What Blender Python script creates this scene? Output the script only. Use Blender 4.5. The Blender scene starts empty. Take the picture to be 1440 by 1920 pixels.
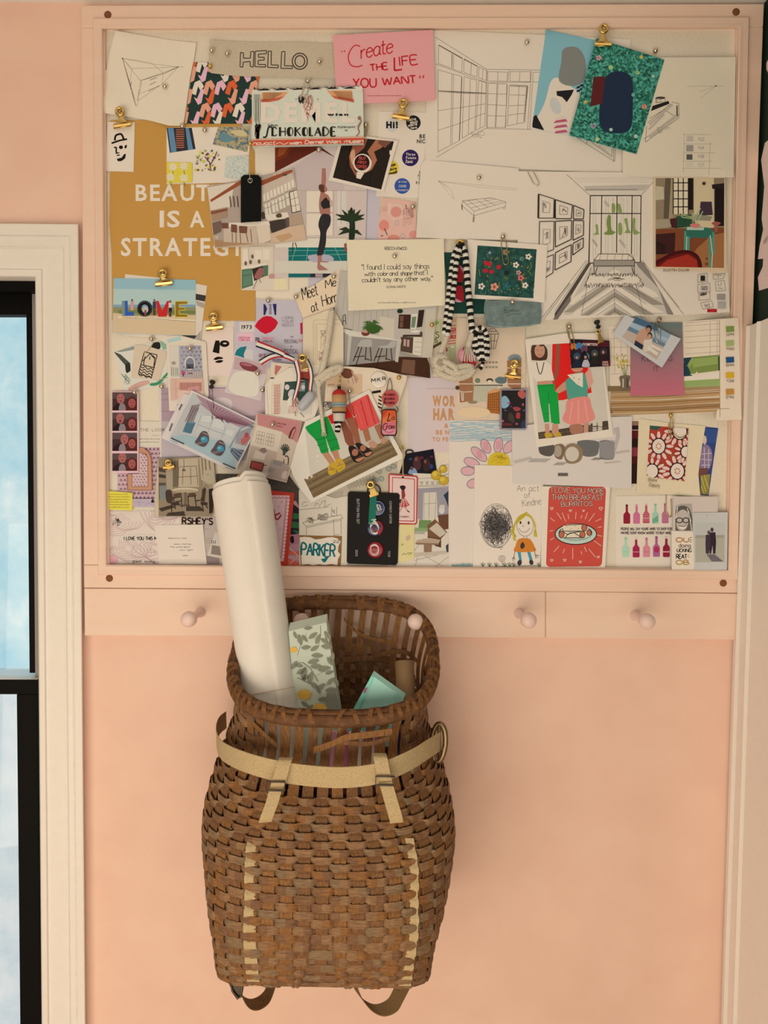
import bpy, bmesh, math, random
from mathutils import Vector, Matrix
random.seed(7)
SC = bpy.context.scene
COL = SC.collection
# ------------------------------------------------------------------ camera
F = 1442.0; D = 1.30; ZC = 1.45
PITCH, YAW, ROLL = math.radians(2.8), math.radians(-0.5), math.radians(0.6)
fw = Vector((math.sin(YAW)*math.cos(PITCH), math.cos(YAW)*math.cos(PITCH), -math.sin(PITCH)))
r0 = fw.cross(Vector((0, 0, 1))).normalized(); u0 = r0.cross(fw)
rt = r0*math.cos(ROLL) + u0*math.sin(ROLL); up = -r0*math.sin(ROLL) + u0*math.cos(ROLL)
CLOC = Vector((0, 0, ZC)) - fw*D
cd = bpy.data.cameras.new('camera'); cam = bpy.data.objects.new('camera', cd); COL.objects.link(cam)
m = Matrix((rt, up, -fw)).transposed().to_4x4(); m.translation = CLOC
cam.matrix_world = m
cd.sensor_width = 36; cd.sensor_fit = 'AUTO'; cd.lens = F*36/1920; cd.clip_start = .05
SC.camera = cam
# ------------------------------------------------------------------ light and exposure
SC.view_settings.view_transform = 'Standard'; SC.view_settings.look = 'None'
SC.view_settings.gamma = 1.0; SC.view_settings.use_curve_mapping = False
SC.view_settings.exposure = -0.6
W = bpy.data.worlds.new('room_light'); SC.world = W; W.use_nodes = True
bg = W.node_tree.nodes['Background']; bg.inputs[0].default_value = (1.0, .78, .55, 1); bg.inputs[1].default_value = .30
def area(name, loc, target, sx, sy, power, color):
    l = bpy.data.lights.new(name, 'AREA'); l.shape = 'RECTANGLE'; l.size = sx; l.size_y = sy
    l.energy = power; l.color = color
    o = bpy.data.objects.new(name, l); COL.objects.link(o); o.location = loc
    o.rotation_euler = (Vector(target)-Vector(loc)).to_track_quat('-Z', 'Y').to_euler()
    return o
area('assumed_key_light', (-.62, -2.0, .55), (0, 0, .95), 2.0, 1.5, 46, (1, .815, .60))  # assumed key lamp, low left behind the camera; no source is seen there
area('fill_light', (0.9, -2.4, .9), (0.2, 0, 1.1), 1.2, 1.2, 11, (1, .80, .58))  # added fill lamp on the right, evens out the wall's brightness
def P(px, py, d=0.0):
    v = fw + rt*((px-720)/F) - up*((py-960)/F)
    return CLOC + v*((-d-CLOC.y)/v.y)
K = D/F      # metres per pixel on the wall
# ------------------------------------------------------------------ materials
def s2l(c): return c/12.92 if c <= .04045 else ((c+.055)/1.055)**2.4
def hx(h): h = h.lstrip('#'); return [s2l(int(h[i:i+2], 16)/255) for i in (0, 2, 4)]
ILL = (.86, .70, .51)
def ill(x, y):       # how brightly the room lights that spot of the wall
    gx = [(.80, .56), (.95, .76), (1.08, .93)]; ys = [60, 600, 1060]
    u = min(1, max(0, (x-200)/1180)); 
    row = [a+(b-a)*u for a, b in gx]
    if y <= 60: return row[0]
    if y >= 1060: return row[2]
    k = 0 if y < 600 else 1
    t = (y-ys[k])/(ys[k+1]-ys[k]); return row[k]+(row[k+1]-row[k])*t
def albedo(h, k=1.0):
    return tuple(min(.93, max(.0022, c/(i*k))) for c, i in zip(hx(h), ILL))
MC = {}
def nodes_of(m):
    m.use_nodes = True; return m.node_tree.nodes, m.node_tree.links, m.node_tree.nodes['Principled BSDF']
def mat(h, k=1.0, rough=.65, metal=0.0, spec=.3, raw=False, name=None, grain=.04, gs=900):
    key = (h, round(k*12), rough, metal, spec, raw, name)
    if key in MC: return MC[key]
    c = hx(h) if raw else albedo(h, round(k*12)/12)
    m = bpy.data.materials.new(name or ('paint_'+h.lstrip('#'))); n, l, b = nodes_of(m)
    b.inputs['Roughness'].default_value = rough; b.inputs['Metallic'].default_value = metal
    b.inputs['Specular IOR Level'].default_value = spec
    tx = n.new('ShaderNodeTexCoord'); nz = n.new('ShaderNodeTexNoise'); nz.inputs['Scale'].default_value = gs
    mx = n.new('ShaderNodeMix'); mx.data_type = 'RGBA'
    mx.inputs[6].default_value = (*[x*(1-grain) for x in c], 1); mx.inputs[7].default_value = (*[min(.95, x*(1+grain)) for x in c], 1)
    l.new(tx.outputs['Object'], nz.inputs['Vector']); l.new(nz.outputs[0], mx.inputs[0]); l.new(mx.outputs[2], b.inputs['Base Color'])
    MC[key] = m; return m
def ramp_mat(name, stops, scale, kind='noise', k=1.0, stretch=(1, 1, 1), rough=.65, bump=0, raw=False, detail=3, spec=.3, metal=0, dist=0):
    key = ('ramp', name)
    if key in MC: return MC[key]
    m = bpy.data.materials.new(name); n, l, b = nodes_of(m)
    b.inputs['Roughness'].default_value = rough; b.inputs['Specular IOR Level'].default_value = spec; b.inputs['Metallic'].default_value = metal
    tx = n.new('ShaderNodeTexCoord'); mp = n.new('ShaderNodeMapping'); mp.inputs['Scale'].default_value = stretch
    l.new(tx.outputs['Object'], mp.inputs['Vector'])
    if kind == 'voronoi':
        t = n.new('ShaderNodeTexVoronoi'); t.inputs['Scale'].default_value = scale
        sp = n.new('ShaderNodeSeparateColor'); l.new(t.outputs['Color'], sp.inputs[0]); out = sp.outputs[0]
    elif kind == 'vdist':
        t = n.new('ShaderNodeTexVoronoi'); t.inputs['Scale'].default_value = scale; out = t.outputs['Distance']
    elif kind == 'wave':
        t = n.new('ShaderNodeTexWave'); t.inputs['Scale'].default_value = scale; t.inputs['Distortion'].default_value = dist; out = t.outputs['Fac']
    else:
        t = n.new('ShaderNodeTexNoise'); t.inputs['Scale'].default_value = scale; t.inputs['Detail'].default_value = detail; out = t.outputs[0]
    l.new(mp.outputs[0], t.inputs['Vector'])
    r = n.new('ShaderNodeValToRGB'); e = r.color_ramp.elements
    while len(e) < len(stops): e.new(.5)
    for el, (p, h) in zip(e, stops):
        el.position = p; el.color = (*(hx(h) if raw else albedo(h, k)), 1)
    l.new(out, r.inputs[0]); l.new(r.outputs[0], b.inputs['Base Color'])
    if bump:
        bp = n.new('ShaderNodeBump'); bp.inputs['Strength'].default_value = bump; bp.inputs['Distance'].default_value = .002
        l.new(out, bp.inputs['Height']); l.new(bp.outputs[0], b.inputs['Normal'])
    MC[key] = m; return m
def metal(name, rgb, rough=.25):
    key = ('metal', name)
    if key in MC: return MC[key]
    m = bpy.data.materials.new(name); n, l, b = nodes_of(m)
    b.inputs['Metallic'].default_value = 1; b.inputs['Base Color'].default_value = (*rgb, 1)
    nz = n.new('ShaderNodeTexNoise'); nz.inputs['Scale'].default_value = 300
    mr = n.new('ShaderNodeMapRange'); mr.inputs[3].default_value = rough*.8; mr.inputs[4].default_value = rough*1.3
    l.new(nz.outputs[0], mr.inputs[0]); l.new(mr.outputs[0], b.inputs['Roughness'])
    MC[key] = m; return m
GOLD = metal('brass', (.80, .58, .22), .22); STEEL = metal('steel', (.78, .72, .62), .18); DARKM = metal('dark_iron', (.11, .10, .09), .4)
# ------------------------------------------------------------------ mesh building
WL = {}
class MB:
    def __init__(s): s.v = []; s.f = []; s.mi = []; s.mats = []; s.sm = []
    def mid(s, m):
        for i, q in enumerate(s.mats):
            if q == m: return i
        s.mats.append(m); return len(s.mats)-1
    def add(s, vs, fs, m, smooth=False):
        o = len(s.v); s.v += [Vector(v) for v in vs]; k = s.mid(m)
        for f in fs: s.f.append([i+o for i in f]); s.mi.append(k); s.sm.append(smooth)
    def prism(s, pts, d1, d0, m, mside=None):      # pts: photo points; front at d1, back at d0, straight towards the wall
        fr = [P(x, y, d1) for x, y in pts]; bk = [Vector((v.x, -d0, v.z)) for v in fr]; n = len(pts)
        s.add(fr+bk, [list(range(n)), list(range(2*n-1, n-1, -1))]+[[i, i+n, (i+1) % n+n, (i+1) % n] for i in range(n)], m)
    def strip(s, rows, m, closed=False, smooth=False, cap=False):   # rows of points joined by quads
        n = len(rows[0]); vs = [v for r in rows for v in r]; fs = []
        rr = len(rows)
        for i in range(rr-(0 if closed == 'row' else 1)):
            j = (i+1) % rr
            for a in range(n-(0 if closed in (True, 'col') else 1)):
                b = (a+1) % n; fs.append([i*n+a, i*n+b, j*n+b, j*n+a])
        if cap: fs.append(list(range(n))[::-1]); fs.append([(rr-1)*n+a for a in range(n)])
        s.add(vs, fs, m, smooth)
    def tube(s, pts, r, m, n=8, closed=False, smooth=True):
        pts = [Vector(p) for p in pts]; N = len(pts); rows = []; prev = None
        for i, p in enumerate(pts):
            a = pts[(i-1) % N] if (closed or i > 0) else p; b = pts[(i+1) % N] if (closed or i < N-1) else p
            t = (b-a).normalized()
            if prev is None:
                x = Vector((0, 1, 0)) if abs(t.y) < .9 else Vector((1, 0, 0)); nrm = (x - t*x.dot(t)).normalized()
            else: nrm = (prev - t*prev.dot(t)).normalized()
            prev = nrm; bn = t.cross(nrm); rr = r[i] if isinstance(r, (list, tuple)) else r
            rows.append([p+nrm*(rr*math.cos(q*2*math.pi/n))+bn*(rr*math.sin(q*2*math.pi/n)) for q in range(n)])
        if closed: rows.append(rows[0])
        s.strip(rows, m, closed='col', smooth=smooth, cap=not closed)
    def ball(s, c, r, m, n=14, sc=(1, 1, 1)):
        c = Vector(c); rows = []
        for i in range(n//2+1):
            a = math.pi*i/(n//2)
            rows.append([c+Vector((r*sc[0]*math.sin(a)*math.cos(q*2*math.pi/n), r*sc[1]*math.sin(a)*math.sin(q*2*math.pi/n), r*sc[2]*math.cos(a))) for q in range(n)])
        s.strip(rows, m, closed='col', smooth=True)
    def lathe(s, c, axis, prof, m, n=20):         # prof: list of (distance along axis, radius)
        c = Vector(c); ax = Vector(axis).normalized(); x = ax.orthogonal().normalized(); y = ax.cross(x)
        rows = [[c+ax*h+x*(r*math.cos(q*2*math.pi/n))+y*(r*math.sin(q*2*math.pi/n)) for q in range(n)] for h, r in prof]
        s.strip(rows, m, closed='col', smooth=True, cap=True)
    def ribbon(s, pts, wv, th, m, smooth=True):    # pts: centre line, wv: width vectors (or one), th: thickness vector
        n = len(pts); wv = wv if isinstance(wv, list) else [wv]*n; th = th if isinstance(th, list) else [th]*n
        rows = [[p-w*.5, p+w*.5, p+w*.5-t, p-w*.5-t] for p, w, t in zip([Vector(p) for p in pts], wv, th)]
        s.strip(rows, m, closed='col', smooth=False, cap=True)
    def build(s, name, parent=None, bevel=0):
        me = bpy.data.meshes.new(name)
        c = Vector((0, 0, 0))
        lo = Vector([min(v[i] for v in s.v) for i in range(3)]); hi = Vector([max(v[i] for v in s.v) for i in range(3)]); c = (lo+hi)/2
        me.from_pydata([v-c for v in s.v], [], s.f)
        for mm in s.mats: me.materials.append(mm)
        me.polygons.foreach_set('material_index', s.mi); me.polygons.foreach_set('use_smooth', s.sm)
        me.update()
        o = bpy.data.objects.new(name, me); COL.objects.link(o); WL[o] = c
        if parent: o.parent = parent; o.location = c-WL[parent]
        else: o.location = c
        if bevel:
            bv = o.modifiers.new('bevel', 'BEVEL'); bv.width = bevel; bv.segments = 2; bv.limit_method = 'ANGLE'
        return o
def empty(name, loc):
    o = bpy.data.objects.new(name, None); COL.objects.link(o); o.location = loc; WL[o] = Vector(loc); o.empty_display_size = .02; return o
def tag(o, label, cat, group=None):
    o['label'] = label; o['category'] = cat
    if group: o['group'] = group
    return o
def struct(o): o['kind'] = 'structure'; return o
def fixn(o):
    bm = bmesh.new(); bm.from_mesh(o.data); bmesh.ops.recalc_face_normals(bm, faces=bm.faces); bm.to_mesh(o.data); bm.free(); return o
def smooth_path(pts, n=6, closed=False):
    pts = [Vector(p) for p in pts]; N = len(pts); out = []
    if N < 3: return pts
    for i in range(N if closed else N-1):
        g = lambda k: pts[k % N] if closed else pts[min(N-1, max(0, k))]
        a, b, c, d = g(i-1), g(i), g(i+1), g(i+2)
        for q in range(n):
            t = q/n; out.append(.5*((2*b)+(c-a)*t+(2*a-5*b+4*c-d)*t*t+(3*b-a-3*c+d)*t**3))
    if not closed: out.append(pts[-1])
    return out
# ------------------------------------------------------------------ the stack of things on the board: how far each spot stands off the wall
G = 2; BOARD_D = .0105
H = {}
def inside(x, y, poly):
    c = False; j = len(poly)-1
    for i in range(len(poly)):
        xi, yi = poly[i]; xj, yj = poly[j]
        if (yi > y) != (yj > y) and x < (xj-xi)*(y-yi)/(yj-yi)+xi: c = not c
        j = i
    return c
def cells(poly):
    x0 = int(min(p[0] for p in poly)//G); x1 = int(max(p[0] for p in poly)//G)+1
    y0 = int(min(p[1] for p in poly)//G); y1 = int(max(p[1] for p in poly)//G)+1
    for i in range(x0, x1+1):
        for j in range(y0, y1+1):
            if inside((i+.5)*G, (j+.5)*G, poly): yield (i, j)
def top_at(poly): return max([H.get(c, BOARD_D) for c in cells(poly)] or [BOARD_D])
def raise_to(poly, d):
    for c in cells(poly): H[c] = max(H.get(c, BOARD_D), d)
def disc(x, y, r, n=12): return [(x+r*math.cos(2*math.pi*i/n), y+r*math.sin(2*math.pi*i/n)) for i in range(n)]
def clip_poly(poly, cl):
    area_ = sum(cl[i][0]*cl[(i+1) % len(cl)][1]-cl[(i+1) % len(cl)][0]*cl[i][1] for i in range(len(cl)))
    sg = 1 if area_ > 0 else -1; out = list(poly)
    for i in range(len(cl)):
        a = cl[i]; b = cl[(i+1) % len(cl)]; inp = out; out = []
        side = lambda p: sg*((b[0]-a[0])*(p[1]-a[1])-(b[1]-a[1])*(p[0]-a[0]))
        for k in range(len(inp)):
            p = inp[k]; q = inp[(k+1) % len(inp)]; sp, sq = side(p), side(q)
            if sp >= 0: out.append(p)
            if (sp >= 0) != (sq >= 0):
                t = sp/(sp-sq); out.append((p[0]+(q[0]-p[0])*t, p[1]+(q[1]-p[1])*t))
        if len(out) < 3: return []
    return out
# ------------------------------------------------------------------ lettering
GL = {}
def glyphs(s, bold):
    out = []; x = 0
    for ch in s:
        key = (ch, bold)
        if key not in GL:
            c = bpy.data.curves.new('t', 'FONT'); c.body = ch; c.size = 1; c.offset = bold; c.resolution_u = 2
            o = bpy.data.objects.new('t', c); me = o.to_mesh()
            vs = [(v.co.x, v.co.y) for v in me.vertices]; fs = [list(p.vertices) for p in me.polygons]
            w = (max(v[0] for v in vs) if vs else .25)
            o.to_mesh_clear(); bpy.data.objects.remove(o); bpy.data.curves.remove(c); GL[key] = (vs, fs, w)
        vs, fs, w = GL[key]
        out.append(([(a+x, b) for a, b in vs], fs)); x += w+.07+bold
    return out
# one-line hand lettering; cap height 1, baseline 0, lines as strings of x,y pairs in hundredths
HAND = {
'A': (70, '0 0 35 100 70 0|14 38 56 38'), 'B': (60, '0 0 0 100 45 95 50 75 42 56 0 52|42 52 58 40 56 15 40 0 0 0'), 'C': (62, '60 82 40 100 15 92 0 50 14 8 40 0 62 16'),
'D': (64, '0 0 0 100 40 92 62 50 40 8 0 0'), 'E': (52, '52 100 0 100 0 0 52 0|0 52 42 52'), 'F': (50, '52 100 0 100 0 0|0 52 40 52'), 'G': (66, '62 84 40 100 14 90 0 50 14 8 42 0 64 14 64 44 40 44'),
'H': (60, '0 0 0 100|60 0 60 100|0 50 60 50'), 'I': (6, '3 0 3 100'), 'J': (44, '44 100 44 18 26 0 4 10 0 24'), 'K': (58, '0 0 0 100|56 100 0 46|18 60 58 0'), 'L': (48, '0 100 0 0 48 0'),
'M': (76, '0 0 6 100 38 34 70 100 76 0'), 'N': (62, '0 0 0 100 62 0 62 100'), 'O': (74, '37 100 12 88 0 50 12 12 37 0 62 12 74 50 62 88 37 100'), 'P': (56, '0 0 0 100 44 95 56 74 44 52 0 48'),
'Q': (74, '37 100 12 88 0 50 12 12 37 0 62 12 74 50 62 88 37 100|46 28 74 -6'), 'R': (60, '0 0 0 100 44 95 55 76 44 54 0 50|26 52 60 0'), 'S': (54, '52 84 34 100 10 94 4 76 18 58 42 46 54 28 44 6 22 0 0 14'),
'T': (60, '0 100 60 100|30 100 30 0'), 'U': (60, '0 100 0 30 12 6 30 0 48 6 60 30 60 100'), 'V': (64, '0 100 32 0 64 100'), 'W': (92, '0 100 22 0 46 80 70 0 92 100'), 'X': (60, '0 0 60 100|0 100 60 0'),
'Y': (60, '0 100 30 48 60 100|30 48 30 0'), 'Z': (56, '0 100 56 100 0 0 56 0'),
'a': (48, '46 54 28 64 8 52 0 28 10 4 26 2 42 18 46 60|46 60 44 14 54 0'), 'b': (46, '0 100 0 2|0 40 18 62 40 54 46 30 36 6 16 0 0 14'), 'c': (44, '44 52 26 64 8 54 0 32 8 8 26 0 44 12'), 'd': (48, '46 100 46 0|46 44 30 64 8 54 0 30 10 4 28 0 46 18'),
'e': (46, '2 34 44 40 38 58 22 64 6 52 0 30 8 6 26 0 44 12'), 'f': (34, '36 94 24 100 14 88 12 0|0 60 30 62'), 'g': (46, '44 60 44 -20 28 -36 6 -28|44 48 26 64 6 54 0 32 10 8 28 6 44 22'), 'h': (44, '0 100 0 0|0 36 18 62 36 58 42 40 42 0'),
'i': (6, '3 62 3 0|3 82 4 86'), 'j': (16, '14 62 14 -22 0 -34|14 82 15 86'), 'k': (42, '0 100 0 0|40 62 0 26|14 36 42 0'), 'l': (6, '3 100 3 0'), 'm': (74, '0 62 0 0|0 38 16 62 32 58 36 40 36 0|36 38 52 62 68 58 72 40 72 0'),
'n': (44, '0 62 0 0|0 36 18 62 36 58 42 40 42 0'), 'o': (46, '23 64 6 54 0 32 8 8 23 0 38 8 46 32 38 54 23 64'), 'p': (46, '0 62 0 -36|0 42 18 64 40 54 46 30 36 6 16 0 0 14'), 'q': (46, '44 62 44 -36|44 42 26 64 6 54 0 30 10 6 28 2 44 18'),
'r': (32, '0 62 0 0|0 36 14 58 32 60'), 's': (38, '36 52 20 64 4 54 8 38 30 28 36 14 20 0 0 8'), 't': (34, '16 94 14 16 22 2 34 6|0 64 34 66'), 'u': (44, '0 62 0 20 10 2 26 4 42 24|42 62 44 0'), 'v': (42, '0 62 20 0 42 62'),
'w': (62, '0 62 14 0 30 50 46 0 62 62'), 'x': (42, '0 0 42 62|0 62 42 0'), 'y': (42, '0 62 20 4|42 62 12 -36'), 'z': (40, '0 62 40 62 0 0 40 0'),
'0': (56, '28 100 8 86 0 50 8 14 28 0 48 14 56 50 48 86 28 100'), '1': (20, '0 80 18 100 18 0'), '2': (52, '0 78 14 98 38 98 50 76 40 50 0 0 54 0'), '3': (50, '2 92 24 100 46 88 42 62 20 54 48 42 48 12 24 0 0 12'),
'4': (54, '40 0 40 100 0 30 54 30'), '5': (52, '50 100 8 100 4 58 28 62 50 44 46 12 22 0 0 10'), '6': (52, '46 94 20 84 2 46 6 10 28 0 50 18 46 46 26 54 4 36'), '7': (50, '0 100 50 100 16 0'), '8': (52, '26 54 6 70 10 94 30 100 46 88 42 66 26 54 4 34 6 8 28 0 50 12 46 38 26 54'), '9': (50, '48 66 28 48 6 56 2 84 22 100 44 92 48 66 40 0'),
' ': (30, ''), '.': (6, '2 0 4 4'), ',': (8, '6 6 0 -14'), '!': (6, '3 100 3 30|3 2 3 6'), '&': (62, '62 0 14 74 22 98 40 92 40 72 4 34 4 8 22 0 48 14 60 44'), "'": (8, '6 100 0 74'), '"': (22, '2 100 0 76|18 100 16 76'), '-': (30, '0 46 30 46'), '?': (46, '0 80 14 100 40 94 44 72 22 50 20 28|20 0 20 5'),
}
def hand(s, gap=16):
    out = []; x = 0
    for ch in s:
        w, dd = HAND.get(ch, HAND[' '])
        for st in dd.split('|'):
            q = [float(a) for a in st.split()]
            if q: out.append([((q[i]+x)/100, q[i+1]/100) for i in range(0, len(q), 2)])
        x += w+gap
    return out, (x-gap)/100
# ------------------------------------------------------------------ flat things: sheets, prints, cards, photographs
CR = dict(w=(0, 0, 1), c1=(150, 0, 4.364), c2=(440, 30, 4.364), c3=(740, 30, 4.364), c4=(1040, 0, 3.6), c5=(150, 310, 4.364), c6=(440, 260, 4.364), c7=(740, 310, 4.364), c8=(1040, 310, 3.6),
          b1=(190, 540, 5.538), b2=(420, 540, 5.538), b3=(600, 560, 5.538), b4=(780, 560, 5.538), b5=(190, 760, 4.966), b6=(440, 760, 4.364), b7=(740, 760, 4.364), b8=(1040, 700, 3.6))
PU = .00002
class Sheet:
    def __init__(s, name, label, cat, cr, out, col, ocr=None, group=None, rough=.6, th=.00035, lift=(), k=None, spec=.12, base=None, off=0, parent=None):
        s.name, s.label, s.cat, s.group, s.rough, s.th, s.spec = name, label, cat, group, rough, th, spec
        s.cr = CR[cr]; s.ops = []; s.cl = None; s.parent = parent
        oc = CR[ocr or cr]; s.out = [(oc[0]+x/oc[2], oc[1]+y/oc[2]) for x, y in out]
        s.cx = sum(p[0] for p in s.out)/len(s.out); s.cy = sum(p[1] for p in s.out)/len(s.out)
        s.k = k or ill(s.cx, s.cy); s.col = col; s.lift = lift if callable(lift) else [(*s.X(a, b), r/s.cr[2], h) for a, b, r, h in lift]; s.base = base; s.off = off
    def use(s, cr): s.cr = CR[cr]; return s
    def X(s, x, y): return (s.cr[0]+x/s.cr[2], s.cr[1]+y/s.cr[2])
    def M(s, c): return c if not isinstance(c, str) else mat(c, s.k, s.rough, spec=s.spec)
    def clip(s, pts=None): s.cl = None if pts is None else [s.X(*p) for p in pts]; return s
    def clipout(s): s.cl = list(s.out); return s
    def _op(s, c, polys):
        if s.cl: polys = [q for q in (clip_poly(p, s.cl) for p in polys) if q]
        if polys: s.ops.append((s.M(c), polys))
        return s
    def poly(s, c, *pts):
        if len(pts) == 1: pts = pts[0]
        return s._op(c, [[s.X(*p) for p in pts]])
    def polys(s, c, lst): return s._op(c, [[s.X(*p) for p in q] for q in lst])
    def rect(s, c, x0, y0, x1, y1): return s.poly(c, [(x0, y0), (x1, y0), (x1, y1), (x0, y1)])
    def ell(s, c, x, y, rx, ry=None, rot=0, n=22, a0=0, a1=360): return s._op(c, [[s.X(*p) for p in s._e(x, y, rx, ry or rx, rot, n, a0, a1)]])
    def ells(s, c, lst, n=12): return s._op(c, [[s.X(*p) for p in s._e(*e, n)] for e in lst])
    @staticmethod
    def _e(x, y, rx, ry, rot=0, n=22, a0=0, a1=360):
        cr_, sr = math.cos(math.radians(rot)), math.sin(math.radians(rot)); o = []
        full = abs(a1-a0-360) < 1e-6
        for i in range(n if full else n+1):
            a = math.radians(a0+(a1-a0)*i/n); u, v = rx*math.cos(a), ry*math.sin(a)
            o.append((x+u*cr_-v*sr, y+u*sr+v*cr_))
        return o
    def blob(s, c, pts, n=4): return s._op(c, [[s.X(p.x, p.y) for p in smooth_path([(a, b, 0) for a, b in pts], n, True)]])
    @staticmethod
    def _rib(pts, w):
        N = len(pts); L = []; R = []
        for i in range(N):
            a = pts[max(0, i-1)]; b = pts[min(N-1, i+1)]; dx, dy = b[0]-a[0], b[1]-a[1]; q = math.hypot(dx, dy) or 1
            ww = (w[i] if isinstance(w, (list, tuple)) else w)/2; nx, ny = -dy/q*ww, dx/q*ww
            L.append((pts[i][0]+nx, pts[i][1]+ny)); R.append((pts[i][0]-nx, pts[i][1]-ny))
        return [[L[i], L[i+1], R[i+1], R[i]] for i in range(N-1)]
    def line(s, c, pts, w=3, sm=False, closed=False):
        if closed: pts = list(pts)+[pts[0]]
        if sm: pts = [(p.x, p.y) for p in smooth_path([(a, b, 0) for a, b in pts], 5)]
        if not sm and len(pts) > 2:
            q = []
            for i in range(len(pts)-1): q += s._rib([pts[i], pts[i+1]], w)
        else: q = s._rib(list(pts), w)
        return s._op(c, [[s.X(*p) for p in r] for r in q])
    def lines(s, c, segs, w=3):
        q = []
        for g in segs:
            for i in range(len(g)-1): q += s._rib([g[i], g[i+1]], w)
        return s._op(c, [[s.X(*p) for p in r] for r in q])
    def ring(s, c, x, y, rx, ry, w, rot=0, a0=0, a1=360, n=24): return s.line(c, s._e(x, y, rx, ry, rot, n, a0, a1) + ([s._e(x, y, rx, ry, rot, n)[0]] if a1-a0 == 360 else []), w, True if False else False)
    def frame(s, c, pts, w): return s.line(c, pts, w, closed=True)
    def text(s, c, t, x0, y0, x1, y1, bold=.0, rot=0, slant=0):   # printed letters filling the box (y1 = baseline)
        gl = glyphs(t, bold); xs = [v[0] for g in gl for v in g[0]]; hs = [v[1] for g in gl for v in g[0]]
        if not xs: return s
        a, b = min(xs), max(xs); sx = (x1-x0)/max(.01, b-a); sy = (y1-y0)/.70; cr_, sr = math.cos(math.radians(rot)), math.sin(math.radians(rot)); q = []
        for vs, fs in gl:
            pv = []
            for u, v in vs:
                xx = (u-a)*sx + v*slant*sy; yy = -v*sy; pv.append(s.X(x0+xx*cr_-yy*sr, y1+xx*sr+yy*cr_))
            q += [[pv[i] for i in f] for f in fs]
        s.ops.append((s.M(c), q)); return s
    def hw(s, c, t, x0, y0, x1, y1, w=3, rot=0, slant=0, gap=16, sm=True, serif=0):      # hand lettering filling the box
        st, L = hand(t, gap); L = L or 1; sx = (x1-x0)/L; sy = y1-y0; cr_, sr = math.cos(math.radians(rot)), math.sin(math.radians(rot)); q = []
        def T(u, v):
            xx = u*sx+v*slant*sy; yy = -v*sy; return (x0+xx*cr_-yy*sr, y1+xx*sr+yy*cr_)
        for g in st:
            pp = [T(*p) for p in g]
            if sm and len(pp) > 3: pp = [(p.x, p.y) for p in smooth_path([(a, b, 0) for a, b in pp], 4)]; q += s._rib(pp, w)
            else:
                for i in range(len(pp)-1): q += s._rib([pp[i], pp[i+1]], w)
            if serif and len(g) < 4:
                for e in (g[0], g[-1]):
                    if abs(g[0][0]-g[-1][0]) < .2: q += s._rib([T(e[0]-serif, e[1]), T(e[0]+serif, e[1])], w*.7)
        return s._op(c, [[s.X(*p) for p in r] for r in q])
    def scrib(s, c, x0, y0, x1, y1, n=40, w=2, seed=1):
        R = random.Random(seed); pts = []
        for i in range(n):
            pts.append((x0+(x1-x0)*R.random(), y0+(y1-y0)*R.random()))
        return s.line(c, pts, w, True)
    def fine(s, c, x0, x1, y, h=8, seed=0, w=2, n=None):   # a row of type too small to read in the photograph
        R = random.Random(seed); q = []; x = x0
        while x < x1:
            L = R.choice([2, 3, 4, 5])*h*.45
            for i in range(int(L/(h*.45))):
                hh = h*R.choice([.6, .6, .6, 1]); q += s._rib([(x, y), (x+h*.08, y-hh)], w)
                if R.random() < .6: q += s._rib([(x, y-h*.5*R.random()), (x+h*.3, y-h*.5*R.random())], w*.8)
                x += h*.45
                if x > x1: break
            x += h*.4
        return s._op(c, [[s.X(*p) for p in r] for r in q])
    def lf(s, x, y): return s.lift(x, y) if callable(s.lift) else sum(h*math.exp(-((x-a)**2+(y-b)**2)/(r*r)) for a, b, r, h in s.lift)
    def end(s, bevel=0):
        d0 = (top_at(s.out) if s.base is None else s.base)+.00012+s.off; s.d = d0+s.th
        mb = MB(); body = s.M(s.col)
        def fill(polys, dd, m):
            if not s.lift:
                for p in polys:
                    if len(p) < 3: continue
                    mb.add([P(x, y, dd) for x, y in p], [list(range(len(p)))], m)
                return
            bm = bmesh.new()
            for p in polys:
                try: bm.faces.new([bm.verts.new((x, y, 0)) for x, y in p])
                except ValueError: pass
            xs = [v.co.x for v in bm.verts]; ys = [v.co.y for v in bm.verts]
            for ax, lo, hi in ((0, min(xs), max(xs)), (1, min(ys), max(ys))):
                g = math.ceil(lo/10)*10
                while g < hi:
                    co = Vector((g, 0, 0)) if ax == 0 else Vector((0, g, 0)); no = Vector((1, 0, 0)) if ax == 0 else Vector((0, 1, 0))
                    bmesh.ops.bisect_plane(bm, geom=bm.verts[:]+bm.edges[:]+bm.faces[:], plane_co=co, plane_no=no); g += 10
            bm.verts.index_update()
            mb.add([P(v.co.x, v.co.y, dd+s.lf(v.co.x, v.co.y)) for v in bm.verts], [[v.index for v in f.verts] for f in bm.faces], m); bm.free()
        if not s.lift: mb.prism(s.out, s.d, d0, body)
        else:
            o2 = []
            for i in range(len(s.out)):
                a, b = s.out[i], s.out[(i+1) % len(s.out)]; n = max(1, int(math.hypot(b[0]-a[0], b[1]-a[1])/8))
                o2 += [(a[0]+(b[0]-a[0])*q/n, a[1]+(b[1]-a[1])*q/n) for q in range(n)]
            fill([s.out], s.d, body); fill([s.out[::-1]], d0, body)
            fr = [P(x, y, s.d+s.lf(x, y)) for x, y in o2]; bk = [P(x, y, d0+s.lf(x, y)) for x, y in o2]; n = len(o2)
            mb.add(fr+bk, [[i, (i+1) % n, (i+1) % n+n, i+n] for i in range(n)], body)
        lev = s.d
        for m, polys in s.ops:
            lev += PU; fill(polys, lev, m)
        s.top = lev
        mx = max([s.lf(x, y) for x, y in s.out] or [0]) if s.lift else 0
        if s.parent is None: raise_to(s.out, lev+.0001)
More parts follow.
